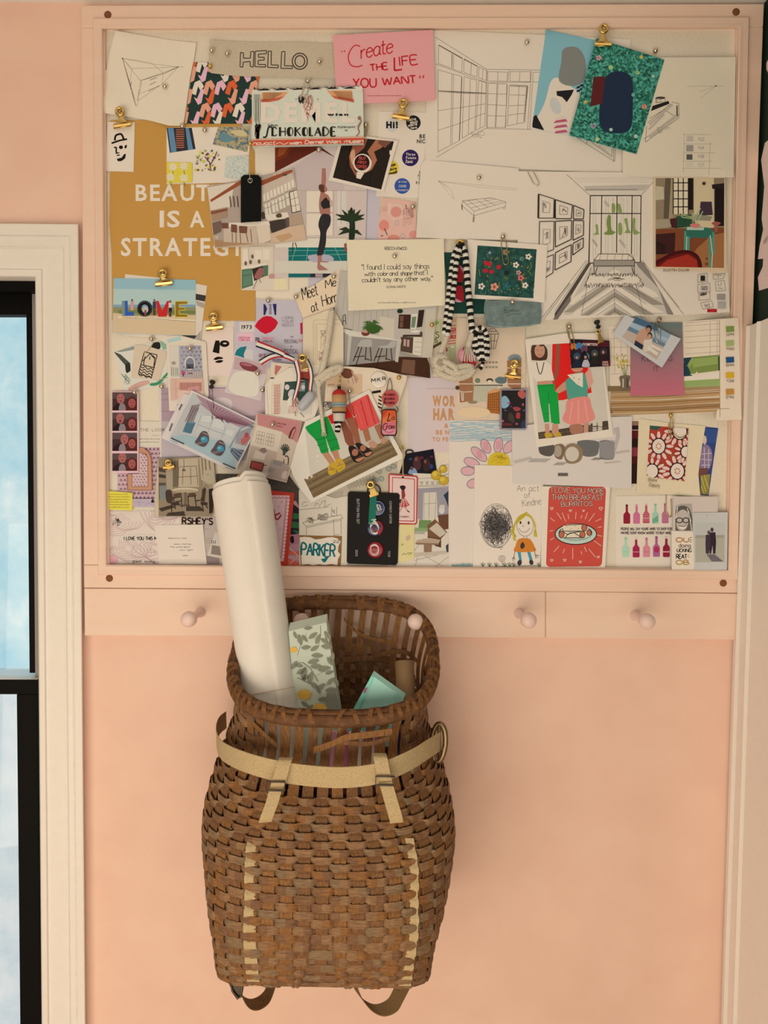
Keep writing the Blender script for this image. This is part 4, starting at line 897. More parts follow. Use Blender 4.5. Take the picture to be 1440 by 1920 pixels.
# --- top left
s = Sheet('sketch', 'curling white sheet with a pencil construction of a triangle, under the top left corner', 'sketch', 'c1', [(290, 250), (560, 296), (720, 325), (950, 352), (935, 470), (900, 640), (870, 860), (845, 1030), (730, 1028), (560, 985), (380, 952), (195, 925), (188, 780), (205, 620), (245, 430)], 'd6c1a3', lift=[(190, 850, 160, .006), (290, 260, 120, .005), (740, 1030, 110, .004), (950, 352, 70, .003)])
s.lines(PENL, [[(245, 455), (348, 478), (560, 520), (800, 548), (850, 548)], [(348, 478), (580, 512), (680, 595)], [(348, 478), (425, 562), (800, 548)], [(348, 478), (495, 660), (800, 550)], [(348, 478), (455, 880), (500, 660)], [(348, 478), (415, 700), (460, 850)], [(425, 562), (405, 690)], [(800, 550), (670, 690), (480, 820)], [(680, 595), (670, 690)], [(495, 660), (470, 870)], [(495, 765), (600, 720)], [(510, 670), (470, 830)]], 2.6)
s.lines('4a4037', [[(495, 660), (690, 600), (800, 550)], [(570, 655), (630, 635)], [(570, 695), (620, 670)], [(560, 745), (650, 700)], [(348, 478), (460, 870)], [(420, 670), (415, 705)]], 4).ell(INK, 348, 478, 5).ell(INK, 800, 548, 5).end()
s = Sheet('card', 'geometric card of coral, pink and cream zigzag legs on dark green', 'card', 'c1', [(928, 510), (1482, 510), (1410, 1012), (856, 1012)], '1f332b')
s.clipout(); cs = ['c4552f', 'cf9cb0', 'd98a6c', 'd8cbb0']
for r_ in range(7):
    for c_ in range(8):
        x = 850+c_*92+(r_ % 2)*30-r_*16; y = 470+r_*92; col = cs[(c_*3+r_*2) % 4]
        if (c_+r_*2) % 5 == 4: continue
        if r_ % 2 == 0: s.poly(col, [(x, y+110), (x+28, y+20), (x+72, y), (x+104, y+52), (x+78, y+92), (x+56, y+52), (x+38, y+125)])
        else: s.poly(col, [(x+8, y+50), (x+34, y+62), (x+66, y-20), (x+92, y-12), (x+70, y+96), (x+42, y+112)])
s.clip(None).end()
s = Sheet('card', 'white card with five small fabric pattern swatches', 'card', 'c1', [(708, 1045), (1388, 1036), (1380, 1490), (708, 1508)], 'd9c9ae')
s.poly('2e2c30', [(708, 1046), (915, 1046), (946, 1220), (735, 1250)]).polys('5a7d92', [[(718, 1048), (765, 1048), (790, 1240), (745, 1246)], [(862, 1047), (890, 1047), (925, 1222), (885, 1228)]])
for i in range(9): s.rect('b0643f', 785, 1058+i*18, 852, 1066+i*18)
s.poly(ramp_mat('swatch_landscape', [(.2, '58745f'), (.4, '4a6370'), (.55, 'b09a6a'), (.75, '77885a')], 160, k=.85), [(1130, 1040), (1388, 1037), (1370, 1245), (1085, 1180)])
s.blob('5f7f80', [(1130, 1110), (1190, 1090), (1260, 1140), (1180, 1165)]).blob('c0ac7c', [(1230, 1075), (1330, 1065), (1370, 1110), (1290, 1110)])
s.poly('d5c6a8', [(915, 1245), (1120, 1195), (1170, 1385), (965, 1420)]); R_ = random.Random(2)
for i in range(60): s.ell(R_.choice(['c3b13a', '4f5440', '7a4046', '8c8f5a', 'd2bf4a']), R_.uniform(940, 1140), R_.uniform(1230, 1400), R_.uniform(5, 14), R_.uniform(4, 10), R_.uniform(0, 180), n=8)
s.lines('5a2f36', [[(1070, 1400), (1060, 1330), (1020, 1280)], [(1065, 1350), (1100, 1290), (1120, 1240)]], 7)
s.poly('cdb83e', [(708, 1325), (918, 1330), (918, 1490), (708, 1500)])
for x, y in ((760, 1365), (850, 1455), (850, 1360), (740, 1450)): s.ells('ded4b8', [(x+22*math.cos(a), y+22*math.sin(a), 18, 6, math.degrees(a)) for a in [k_*.7 for k_ in range(9)]], 8).lines('76772f', [[(x, y+30), (x+6, y+70)]], 6)
s.poly(ramp_mat('swatch_teal_toile', [(.35, 'a9b3a2'), (.5, 'cdc5b0'), (.65, '9fae9f')], 200, k=.9), [(1195, 1285), (1380, 1270), (1380, 1470), (1180, 1450)]).end()
s = Sheet('fabric_banner', 'beige linen strip stitched with the outlined word hello', 'banner', 'c2', [(-205, 190), (-150, 200), (130, 212), (520, 215), (862, 228), (868, 370), (868, 512), (480, 500), (20, 492), (-190, 468), (-215, 440)], ramp_mat('oatmeal_linen', [(.3, 'a8947a'), (.5, 'b6a283'), (.7, 'bfac8e')], 1300, k=.82, rough=.9, bump=.1), th=.0008, lift=[(-205, 190, 90, .006), (868, 512, 90, .005), (520, 215, 120, .003)])
TH_ = '33271f'
s.frame(TH_, [(48, 298), (72, 302), (72, 345), (128, 345), (132, 292), (158, 290), (152, 418), (128, 412), (126, 372), (70, 378), (66, 420), (44, 416)], 7.5)
s.frame(TH_, [(168, 288), (262, 282), (260, 308), (195, 312), (195, 338), (242, 338), (242, 360), (192, 364), (192, 396), (255, 398), (252, 418), (166, 414)], 7.5)
s.frame(TH_, [(275, 288), (300, 288), (298, 400), (358, 402), (356, 424), (270, 420)], 7.5).frame(TH_, [(385, 292), (412, 290), (408, 408), (474, 408), (472, 430), (378, 428)], 7.5)
s.ring(TH_, 533, 370, 62, 66, 9).ring(TH_, 533, 370, 40, 46, 9).end()
s = Sheet('card', 'coral pink card lettered in red script about creating the life you want', 'card', 'c2', [(803, 157), (1622, 112), (1642, 690), (1300, 706), (836, 724)], 'd78b83', rough=.5)
RD = 'ac1c26'
s.lines(RD, [[(876, 285), (880, 296)], [(896, 282), (902, 294)]], 9)
s.line(RD, [(1028, 250), (985, 240), (945, 285), (930, 340), (950, 400), (1000, 416), (1046, 402)], 9, True).hw(RD, 'reate', 1035, 232, 1300, 350, 10, -11, .18, gap=6)
s.hw(RD, 'THE', 1112, 398, 1256, 452, 11, -7).line(RD, [(1306, 340), (1308, 446), (1370, 438)], 14).hw(RD, 'IFE', 1350, 334, 1500, 408, 11, -6)
s.hw(RD, 'YOU', 970, 512, 1158, 585, 12, -1).hw(RD, 'WANT', 1212, 506, 1484, 566, 12, -4).lines(RD, [[(1518, 488), (1512, 510)], [(1548, 484), (1540, 508)]], 10).fine('9c4a4a', 1088, 1362, 656, 11, 4, 3).end()
s = Sheet('card', 'small cream card with a brush drawn face in a hat', 'card', 'c1', [(222, 998), (448, 1000), (438, 1406), (215, 1400)], 'd9c3aa', th=.0006)
BR = '17130f'
s.line(BR, [(285, 1150), (290, 1115), (310, 1100), (340, 1100), (358, 1140)], 16, True).line(BR, [(258, 1172), (330, 1148), (385, 1138)], 15).ell(BR, 335, 1205, 17, 15).ell(BR, 374, 1200, 9, 16, 20).line(BR, [(278, 1208), (298, 1205), (295, 1245), (305, 1248)], 12).lines(BR, [[(290, 1255), (322, 1250)], [(300, 1272), (326, 1268)]], 9).poly(BR, [(300, 1300), (340, 1290), (360, 1262), (376, 1258), (370, 1295), (340, 1318), (310, 1320)]).end()
# --- middle left
s = Sheet('photograph', 'black and white snapshot showing behind the beach postcard', 'photograph', 'c5', [(370, 890), (700, 925), (1040, 985), (1015, 1180), (985, 1440), (330, 1390)], 'd3c1a8')
s.polys('3b3430', [[(945, 1050), (1030, 1065), (1022, 1115), (946, 1100)], [(700, 1395), (960, 1435), (985, 1440), (985, 1400), (930, 1388)]]).polys('a49684', [[(946, 1105), (1020, 1130), (1015, 1170), (960, 1150)], [(930, 1430), (960, 1385), (990, 1350), (985, 1440)]]).end()
s = Sheet('postcard', 'beach postcard with giant painted letters spelling love under blue sky', 'postcard', 'c5', [(275, 922), (600, 928), (948, 937), (943, 1392), (600, 1385), (265, 1368)], '8faebd', rough=.35, lift=[(265, 1368, 120, .004)])
s.poly('a9bcc0', [(274, 1010), (947, 1020), (946, 1150), (272, 1150)]).poly('7d97a3', [(272, 1140), (946, 1140), (946, 1165), (272, 1165)]).poly('8a8457', [(272, 1162), (946, 1162), (945, 1240), (271, 1240)]).poly('6f7744', [(272, 1185), (946, 1190), (945, 1215), (271, 1210)]).poly('cdb189', [(271, 1205), (420, 1232), (945, 1225), (943, 1390), (600, 1384), (267, 1366)])
s.poly('e0cda9', [(310, 1235), (600, 1248), (945, 1265), (945, 1280), (600, 1262), (310, 1248)]).line('5c4a33', [(360, 1246), (600, 1256), (945, 1280)], 3)
s.poly('34589c', [(365, 1108), (390, 1108), (392, 1198), (440, 1200), (440, 1230), (365, 1232)]).poly('76887a', [(342, 1108), (366, 1108), (368, 1232), (344, 1232)])
s.ring('1b1b20', 530, 1172, 46, 50, 34).ell('b9aea0', 535, 1182, 24, 28).ell('7e4b46', 535, 1205, 10, 24)
s.poly('c02a2a', [(620, 1110), (642, 1108), (672, 1190), (712, 1110), (732, 1112), (708, 1238), (640, 1238)])
s.poly('8b6a26', [(778, 1112), (880, 1112), (880, 1136), (812, 1138), (812, 1162), (862, 1162), (862, 1184), (812, 1186), (814, 1216), (880, 1218), (880, 1242), (778, 1242)]).frame('d9c04a', [(778, 1112), (880, 1112), (880, 1136), (812, 1138), (812, 1162), (862, 1162), (862, 1184), (812, 1186), (814, 1216), (880, 1218), (880, 1242), (778, 1242)], 5)
for x, y, c in ((426, 1130, 'c98f86'), (608, 1130, '3a3c4a'), (738, 1140, 'cabfb4')): s.ell('7a4a38', x, y-26, 8, 10).rect(c, x-13, y-15, x+13, y+40).rect('5a3a30' if x != 426 else 'c59a86', x-10, y+40, x+10, y+(98 if x != 426 else 55))
s.rect('26222a', 726, 1165, 752, 1195).end()
s = Sheet('card', 'small cream card with a brush drawn nose and lips', 'card', 'b1', [(1085, 410), (1370, 405), (1380, 912), (1105, 912)], 'dcc2ac', th=.0006)
s.poly(BR, [(1185, 545), (1225, 545), (1232, 590), (1225, 682), (1155, 665), (1170, 600)]).ell(BR, 1280, 578, 50, 35).ell('dcc2ac', 1283, 575, 20, 8).blob(BR, [(1165, 740), (1200, 715), (1250, 718), (1262, 735), (1220, 740), (1190, 748)]).blob(BR, [(1180, 768), (1225, 748), (1266, 755), (1230, 778)]).end()
s = Sheet('photograph', 'green kitchen cabinets and garden door photograph beneath the raftered kitchen picture', 'photograph', 'c6', [(50, 880), (442, 880), (443, 1246), (54, 1240)], 'c7b193')
s.clip([(58, 885), (440, 885), (441, 1242), (58, 1236)])
s.rect('c9b79c', 58, 880, 442, 1245).polys('d9cdb4', [[(65, 905), (110, 905), (110, 1010), (68, 1020)], [(165, 905), (222, 915), (222, 990), (165, 990)], [(232, 900), (285, 905), (285, 990), (232, 990)]]).rect('b5a58e', 315, 880, 405, 1140).polys('d9cba8', [[(325, 905), (352, 905), (350, 1110), (325, 1110)], [(358, 905), (398, 905), (396, 1115), (358, 1115)]])
s.lines('8d7d69', [[(325, 960), (396, 960)], [(325, 1010), (396, 1010)], [(325, 1060), (396, 1060)], [(338, 905), (338, 1110)], [(376, 905), (376, 1112)], [(110, 890), (120, 1020)], [(405, 880), (412, 1140)]], 3).rect('57493e', 418, 1000, 428, 1070)
s.poly('4d6a52', [(58, 1070), (140, 1062), (150, 1200), (58, 1230)]).polys('5b785e', [[(68, 1085), (135, 1078), (138, 1105), (68, 1115)], [(68, 1130), (135, 1118), (140, 1190), (70, 1210)]]).poly('d7cab2', [(58, 1045), (240, 1022), (270, 1030), (60, 1072)]).poly('4d6a52', [(225, 1040), (275, 1035), (272, 1120), (235, 1130)]).poly('33291f', [(140, 1065), (230, 1040), (235, 1130), (160, 1165)])
s.blob('8e5750', [(160, 1130), (200, 1060), (240, 1070), (225, 1130), (190, 1150)]).lines('3b2f28', [[(190, 1145), (150, 1230)], [(200, 1145), (235, 1225)], [(160, 1225), (240, 1210)]], 4).blob('b38779', [(280, 1115), (320, 1105), (330, 1140), (290, 1150)]).poly('cbb9a0', [(250, 1150), (440, 1135), (441, 1242), (150, 1238)]).poly('d9c793', [(330, 1150), (415, 1145), (430, 1230), (325, 1238)])
for x, y in ((90, 1020), (130, 1010), (145, 965), (200, 1005)): s.ell('6a5446', x, y, 11, 18)
s.clip(None).end()
s = Sheet('photograph', 'yoga photograph, person in black leggings stretching both arms up beside a potted palm', 'photograph', 'c6', [(328, 55), (1080, 55), (1082, 440), (1070, 830), (915, 1138), (328, 1138)], 'c2ae9d')
s.clip([(330, 58), (1078, 58), (1078, 1136), (330, 1136)])
s.poly('5a2418', [(330, 58), (690, 58), (820, 150), (840, 58), (1078, 58), (1078, 160), (850, 170), (690, 85), (330, 275)]).poly('6b2c16', [(330, 58), (470, 62), (420, 150), (330, 190)]).poly('8b4422', [(360, 80), (440, 70), (400, 130), (350, 150)]).poly('b9a498', [(690, 90), (850, 165), (900, 430), (500, 430), (480, 230)])
s.polys('dccfba', [[(590, 425), (800, 425), (800, 600), (590, 600)], [(590, 615), (800, 615), (800, 790), (590, 790)]]).rect('b7a493', 530, 420, 588, 810).polys('c9bba8', [[(840, 425), (915, 425), (915, 720), (840, 720)]]).lines('a59282', [[(530, 425), (1078, 425)], [(870, 430), (870, 700)], [(590, 605), (800, 605)], [(810, 425), (808, 800)], [(530, 812), (1078, 812)], [(540, 560), (540, 800)]], 4)
s.rect('cfc2b0', 330, 815, 920, 890).rect('c4b8a2', 330, 1000, 920, 1100).poly('15625a', [(440, 890), (920, 890), (920, 1000), (440, 1000)]).lines('7fb3a4', [[(500, 890), (470, 1000)], [(600, 890), (585, 1000)], [(720, 890), (760, 1000)], [(820, 890), (870, 1000)], [(440, 960), (920, 945)], [(440, 915), (920, 915)]], 3).poly('155e58', [(440, 1104), (620, 1104), (620, 1135), (440, 1135)]).rect('2a2530', 620, 1104, 820, 1135).rect('9b8a80', 660, 1106, 720, 1132)
s.blob('a59ba0', [(600, 960), (700, 945), (790, 960), (800, 1000), (640, 1010)])
sk = '9d6a58'
s.poly(sk, [(715, 240), (745, 245), (748, 330), (735, 470), (700, 540), (690, 520), (705, 420), (712, 320)]).blob('5a3428', [(690, 380), (720, 375), (752, 400), (752, 430), (715, 440), (690, 415)]).blob(sk, [(735, 385), (752, 400), (750, 430), (735, 435)]).blob(sk, [(700, 465), (745, 450), (780, 490), (782, 560), (775, 640), (712, 630), (690, 560)]).poly('262424', [(705, 520), (745, 478), (782, 520), (780, 565), (725, 575), (705, 545)]).ell('c0a08c', 790, 530, 12, 30)
s.blob('2b2828', [(715, 620), (780, 628), (782, 700), (752, 760), (745, 860), (715, 955), (675, 955), (692, 850), (700, 770), (685, 700)], 5).poly(sk, [(682, 955), (712, 955), (712, 1000), (770, 1008), (765, 1014), (700, 1010), (700, 1030), (768, 1075), (690, 1078), (675, 1060)])
s.blob('1f2b1a', [(935, 820), (940, 700), (925, 640), (955, 560), (980, 640), (985, 760), (975, 825)])
for a, L_ in [(-170, 120), (-150, 150), (-120, 150), (-100, 140), (-80, 150), (-60, 150), (-35, 130), (-15, 110), (165, 110), (190, 100), (20, 90)]:
    x0, y0 = 955, 720-abs(a+90)*.5 if a < 0 else 760; x1, y1 = x0+L_*math.cos(math.radians(a)), y0+L_*math.sin(math.radians(a))*.95; s.line('26321f', [(x0, y0), ((x0+x1)/2, (y0+y1)/2-15), (x1, y1)], [9, 34, 7], False) if False else s._op('26321f', [[s.X(*p) for p in q] for q in s._rib([(x0, y0), ((x0+x1)/2, (y0+y1)/2-15), (x1, y1)], [9, 32, 4])])
s.poly('8a4a36', [(895, 860), (915, 855), (915, 920), (900, 925)]).lines('3a2520', [[(478, 850), (470, 930)], [(495, 850), (508, 890)]], 6).clip(None).end()
s = Sheet('photograph', 'kitchen photograph with timber beams and gridded windows, hung at a tilt', 'photograph', 'c6', [(-228, 385), (50, 345), (478, 243), (530, 540), (594, 830), (240, 872), (-165, 896)], 'b9a389', lift=[(478, 243, 90, .004), (-165, 896, 80, .004)])
s.clip([(-222, 392), (475, 252), (586, 824), (-160, 888)])
s.poly('a38f7c', [(-228, 385), (478, 240), (600, 830), (-165, 896)]).poly('cbb9a0', [(-225, 400), (0, 360), (-40, 560), (-195, 590)]).poly('8c4a2c', [(-200, 500), (60, 330), (230, 340), (478, 245), (470, 275), (220, 385), (60, 370), (-195, 520)]).poly('b9a58e', [(220, 385), (470, 280), (520, 420), (230, 560)])
for i in range(5):
    x = 230+i*58; y = 455-i*28; s.poly('d9cdb5', [(x, y), (x+48, y-20), (x+56, y+40), (x+6, y+58)]); s.poly('cfc1a6', [(x+12, y+85), (x+58, y+65), (x+72, y+165), (x+24, y+180)])
for i in range(5):
    x = 230+i*58; y = 455-i*28; s.lines('5d4c3f', [[(x+24, y-10), (x+30, y+48)], [(x+14, y+118), (x+64, y+100)], [(x+38, y+75), (x+50, y+175)], [(x+4, y+72), (x+60, y+52)]], 3)
s.poly('d5c6ab', [(445, 440), (515, 410), (545, 590), (470, 610)]).frame('2e2620', [(447, 440), (513, 414), (542, 590), (470, 608)], 6).lines('2e2620', [[(480, 427), (506, 598)], [(455, 500), (525, 475)], [(465, 555), (535, 535)]], 3).poly('a88c70', [(445, 640), (570, 610), (575, 690), (455, 715)])
s.poly('3f342d', [(280, 680), (415, 648), (420, 770), (300, 770)]).poly('d0c0a6', [(240, 625), (430, 600), (450, 650), (270, 672)]).poly('5a4a3e', [(415, 650), (445, 640), (448, 760), (420, 770)]).poly('c2a281', [(450, 720), (580, 700), (590, 830), (300, 860), (290, 780)]).poly('a27b58', [(-165, 830), (180, 860), (180, 896), (-165, 890)]).poly('b58d65', [(330, 800), (450, 770), (480, 800), (380, 850)])
s.poly('d9c9b0', [(-60, 690), (280, 675), (290, 710), (-60, 730)]).poly('cab699', [(175, 715), (285, 700), (295, 830), (200, 868)]).poly('bba58a', [(-90, 720), (180, 720), (190, 860), (-90, 845)])
s.polys('6f4636', [[(-110, 690), (-50, 690), (-50, 735), (-105, 735)], [(-30, 700), (20, 705), (20, 770), (-30, 765)], [(35, 712), (105, 718), (100, 775), (38, 772)]]).lines('6f4636', [[(-20, 770), (-18, 850)], [(10, 770), (12, 850)], [(45, 775), (50, 855)], [(95, 775), (110, 850)], [(130, 740), (140, 850)]], 6)
s.poly('9b7c62', [(-200, 590), (-60, 560), (-60, 640), (-190, 680)]).poly('6d5647', [(-185, 690), (-110, 670), (-110, 760), (-175, 790)]).poly('7d4a34', [(-215, 600), (-60, 570), (-60, 590), (-210, 625)])
for x in (-40, -10, 20): s.line('4a3228', [(x, 470), (x+10, 560)], 8)
s.blob('4a3a2f', [(220, 610), (240, 600), (250, 650), (225, 655)]).blob('55452f', [(340, 620), (375, 610), (385, 640), (345, 645)]).rect('40352e', 395, 290, 425, 302).clip(None).end()
s = Sheet('photograph', 'square coffee photograph with white border, hands holding a cup on dark wood', 'photograph', 'c2', [(872, 950), (1335, 1022), (1217, 1442), (768, 1345)], 'd8c7ad', lift=[(1335, 1020, 70, .004)])
s.clip([(892, 985), (1303, 1026), (1199, 1420), (803, 1322)])
s.poly('231b16', [(880, 970), (1320, 1020), (1210, 1440), (790, 1330)]).lines('16110e', [[(960, 1000), (900, 1340)], [(1130, 1200), (1100, 1390)]], 6)
s.poly('8a4f38', [(985, 990), (1090, 1000), (1060, 1080), (1000, 1130), (960, 1180), (980, 1260), (1010, 1300), (990, 1310), (945, 1230), (935, 1150), (960, 1080)]).poly('9a5f42', [(1160, 1005), (1250, 1020), (1200, 1080), (1140, 1110), (1165, 1180), (1120, 1260), (1060, 1290), (1110, 1230), (1120, 1170), (1085, 1110)]).poly('6b4434', [(1190, 1000), (1290, 1020), (1230, 1080), (1170, 1040)]).blob('c08a6a', [(945, 1130), (975, 1090), (985, 1140), (965, 1220)])
s.ell('d9cdb9', 1045, 1205, 76, 78).ell('2a1512', 1042, 1200, 62, 64).poly('d2c5b0', [(1000, 1275), (1060, 1285), (1030, 1335), (995, 1325)])
for i, t in enumerate(('BUT', 'FIRST', 'COFFEE')): s.hw('a8453c', t, (1018, 1008, 990)[i], 1150+i*34, (1072, 1078, 1082)[i], 1172+i*34, 5, 6)
s.clip(None).end()
# --- middle of the board
s = Sheet('card', 'dark green card with red and pink shapes behind the striped cord', 'card', 'c7', [(403, 712), (740, 715), (742, 1215), (440, 1212)], '1b4034')
s.blob('a8242c', [(510, 830), (545, 820), (560, 880), (555, 950), (520, 955), (500, 900)]).blob('c98a96', [(530, 822), (565, 850), (570, 900), (555, 870)]).blob('a8242c', [(500, 1000), (550, 985), (565, 1060), (560, 1115), (510, 1090)]).blob('cf96a0', [(480, 1080), (520, 1100), (550, 1118), (500, 1118)]).ell('16241d', 528, 970, 26, 14).end()
s = Sheet('card', 'narrow floral card with small pink lettering beneath the striped cord', 'card', 'b4', [(160, 225), (262, 215), (262, 470), (160, 530)], 'b7ad84')
s.ell('7d9a4a', 205, 250, 34, 22).ell('cdbb84', 190, 300, 20, 18).hw('3d2f24', 'S', 205, 345, 238, 405, 8).hw('3d2f24', 'S', 196, 415, 222, 455, 8).poly('4e3c2c', [(160, 500), (262, 440), (262, 470), (160, 530)]).end()
s = Sheet('card', 'tall card of red and white block lettering between the striped cords', 'card', 'b4', [(330, 205), (510, 180), (510, 300), (425, 640), (330, 650), (300, 480)], 'ccb08e')
s.clip([(345, 215), (505, 190), (425, 250), (340, 250)]); 
for i in range(16): s.line('b5802f', [(345+i*11, 245), (352+i*11, 195)], 5)
s.clip([(335, 250), (425, 250), (420, 640), (305, 640)])
for i in range(8): s.line('b83a34', [(325, 290+i*26), (425, 275+i*26)], 8); 
s.hw('b83a34', 'ESSA', 345, 305, 415, 345, 7).hw('b83a34', 'SALA', 350, 375, 418, 415, 7).poly('a9a878', [(330, 500), (415, 460), (415, 620), (350, 650)]).ell('d2c8a0', 378, 500, 18, 12).scrib('b83a34', 305, 490, 330, 560, 10, 7, 6).clip(None).end()
s = Sheet('card', 'cream blank card strip behind the right striped cord', 'card', 'b4', [(428, 225), (530, 215), (600, 400), (590, 640), (420, 640)], 'cdb697'); s.end()
s = Sheet('paper', 'white page margin beside the lavender work poster', 'paper', 'b3', [(780, 838), (940, 840), (940, 1590), (775, 1590)], 'd9c4a4'); s.end()
s = Sheet('poster', 'lavender poster with tan capitals telling you to work hard', 'poster', 'b3', [(915, 815), (1500, 820), (1500, 1300), (1480, 1590), (912, 1590)], 'ccb8b0')
s.poly('cfb6ab', [(1105, 935), (1490, 935), (1480, 1585), (1100, 1585)]).line('b39c98', [(1105, 933), (1490, 933)], 6)
OR = 'c08a5a'; s.text(OR, 'WORK', 1168, 1012, 1475, 1112, .06).text(OR, 'HARD', 1175, 1145, 1480, 1255, .06).text(OR, '&', 1290, 1295, 1335, 1340, .03).text(OR, 'BE NICE', 1205, 1365, 1440, 1410, .04).text(OR, 'TO PEOPLE', 1165, 1440, 1480, 1480, .04).end()
s = Sheet('photograph', 'cottage corner picture with brick, sink skirt, wicker basket and drawn lantern', 'photograph', 'b4', [(420, 200), (1135, 210), (1135, 1262), (400, 1262)], 'cbb192')
s.clipout()
s.lines('3a3a30', [[(735, 370), (860, 368), (822, 520), (760, 520), (735, 370)], [(735, 370), (775, 310), (815, 308), (860, 368)], [(775, 375), (785, 515)], [(820, 372), (805, 515)], [(760, 440), (842, 438)], [(770, 340), (838, 340)]], 5)

s.polys('8f8268', [[(720+c_*34, 650+r_*50), (746+c_*34, 650+r_*50), (746+c_*34, 672+r_*50), (720+c_*34, 672+r_*50)] for r_ in range(2) for c_ in range(4)])
s.polys('9a6a48', [[(445, 800), (600, 780), (600, 1060), (455, 1080)], [(945, 640), (1100, 640), (1090, 1000), (950, 900)]]).lines('d5c4a6', [[(590, 740), (598, 900)], [(445, 885), (1130, 885)], [(500, 970), (585, 965)], [(945, 720), (1100, 720)], [(1100, 640), (1095, 1000)], [(440, 800), (560, 800)]], 8)
s.blob('7c837e', [(960, 635), (970, 595), (1020, 575), (1075, 590), (1090, 640)]).blob('5d6a66', [(820, 840), (870, 810), (940, 830), (925, 878), (850, 880)]).ell('3c3a2e', 765, 850, 36, 24).ell('d8cdb8', 765, 862, 26, 16).ell('6d7a5c', 640, 850, 28, 26).ell('6b5a48', 650, 700, 34, 14, -40)
s.poly('4f4a3e', [(600, 895), (900, 893), (900, 908), (600, 910)]).poly('bfb497', [(600, 905), (880, 905), (850, 1060), (590, 1075)])
for i in range(14): s.line('8f8a6c', [(605+i*18, 908), (598+i*18, 1070)], 5)
s.poly('a5642e', [(745, 970), (870, 950), (870, 1200), (735, 1180)]).lines('6f3f1c', [[(755+i*20, 968-i*3), (750+i*21, 1185+i*2)] for i in range(6)]+[[(740, 1000+i*26), (870, 985+i*28)] for i in range(7)], 4).blob('c98c5a', [(740, 985), (800, 940), (870, 940), (870, 960), (760, 985)])
s.lines('e0d3ba', [[(405, 960), (490, 965), (490, 1060)], [(440, 960), (445, 1080)], [(470, 965), (480, 1060)]], 9).ell('4a3a2c', 430, 925, 22, 22).ell('8c7658', 590, 1075, 50, 16).ell('d5b58c', 600, 1180, 170, 60).clip(None).end()
s = Sheet('drawing', "child's crayon drawing of a big pink flower under a blue sky", 'drawing', 'b7', [(450, 122), (700, 125), (962, 128), (968, 490), (968, 1324), (436, 1324), (440, 700)], 'd9c5ae')
R_ = random.Random(6); s.clip([(452, 124), (960, 130), (962, 300), (448, 300)])
for i in range(26): y = 130+i*6.4; s.line('8fa9ac' if i % 3 else 'a9bab6', [(450+k_*64, y+R_.uniform(-9, 9)) for k_ in range(9)], 4.5, True)
s.clip([(440, 124), (966, 130), (966, 1324), (438, 1324)])
for a, cx, cy, L_ in [(8, 848, 325, 62), (-27, 745, 335, 62), (-48, 690, 400, 80), (-68, 630, 468, 66), (-88, 598, 538, 56), (38, 935, 340, 60), (-110, 640, 640, 50)]: s.ell('d3a09c', cx, cy, 36, L_, a).ring('5f6672', cx, cy, 36, L_, 4.5, a)
for a, cx, cy in [(8, 848, 325), (-27, 745, 335), (-48, 690, 400)]:
    for k_ in range(5): s.line('c48088', [(cx-18+k_*9, cy-34), (cx-14+k_*9, cy+34)], 3)
s.ell('cfae2c', 852, 465, 92, 82).scrib('bb982a', 790, 400, 920, 480, 24, 4, 3)
for i in range(22): s.line('6f9a92', [(470+i*8, 1322), (472+i*8, 1290+R_.uniform(0, 18))], 5)
s.clip(None).end()
s = Sheet('drawing', "child's drawing of a yellow haired girl and scribbled balloon with kindness written", 'drawing', 'b7', [(655, 488), (950, 494), (1222, 500), (1205, 900), (1190, 1332), (640, 1328)], 'e0c9b0')
PCL = '6a6058'; s.hw(PCL, 'An act', 1000, 655, 1180, 702, 3.4).hw(PCL, 'of', 1062, 710, 1112, 758, 3.4, -3).hw(PCL, 'Kindne', 1048, 775, 1202, 830, 3.4, -8)
R_ = random.Random(9); pts = []
for i in range(260):
    a = R_.uniform(0, 6.28); rr = math.sqrt(R_.random())
    pts.append((832+126*rr*math.cos(a), 985+172*rr*math.sin(a)*(1 if math.sin(a) < 0 else .98)))
s.line('7a7068', pts, 3.2, True).line('5d544d', [(p[0]*.97+25, p[1]*.99+8) for p in pts[::3]], 3, True).ring('5d544d', 832, 985, 132, 180, 3.5).ring('6d645d', 836, 990, 126, 172, 3).frame('5d544d', [(855, 1160), (885, 1160), (870, 1180)], 3)
s.ring(PCL, 1068, 985, 68, 86, 3.4).ells('3a322c', [(1030, 960, 8, 13, 0), (1096, 962, 8, 14, 0)], 10).line(PCL, [(1015, 1005), (1040, 1035), (1075, 1035), (1108, 1005)], 3.5, True).lines(PCL, [[(1055, 975), (1045, 990), (1060, 992)], [(1055, 1068), (1055, 1090)], [(1082, 1068), (1082, 1090)]], 3)
for i in range(16): s.line('c9b030' if i % 2 else 'a8922a', [(1070+R_.uniform(-10, 20), 880+R_.uniform(-8, 14)), (1000-i*3, 930+i*6), (968+i*2, 1060+R_.uniform(0, 50))], 5, True)
for i in range(12): s.line('c9b030' if i % 2 else 'a8922a', [(1080, 880+R_.uniform(0, 16)), (1130+i*2, 930+i*4), (1165-i*2.5, 1000+R_.uniform(40, 85))], 5, True)
s.blob('c9772a', [(990, 1150), (1010, 1100), (1060, 1088), (1110, 1100), (1145, 1160), (1145, 1195), (985, 1198)]).blob('3a3430', [(1030, 1140), (1048, 1118), (1065, 1150), (1045, 1175), (1030, 1165)])
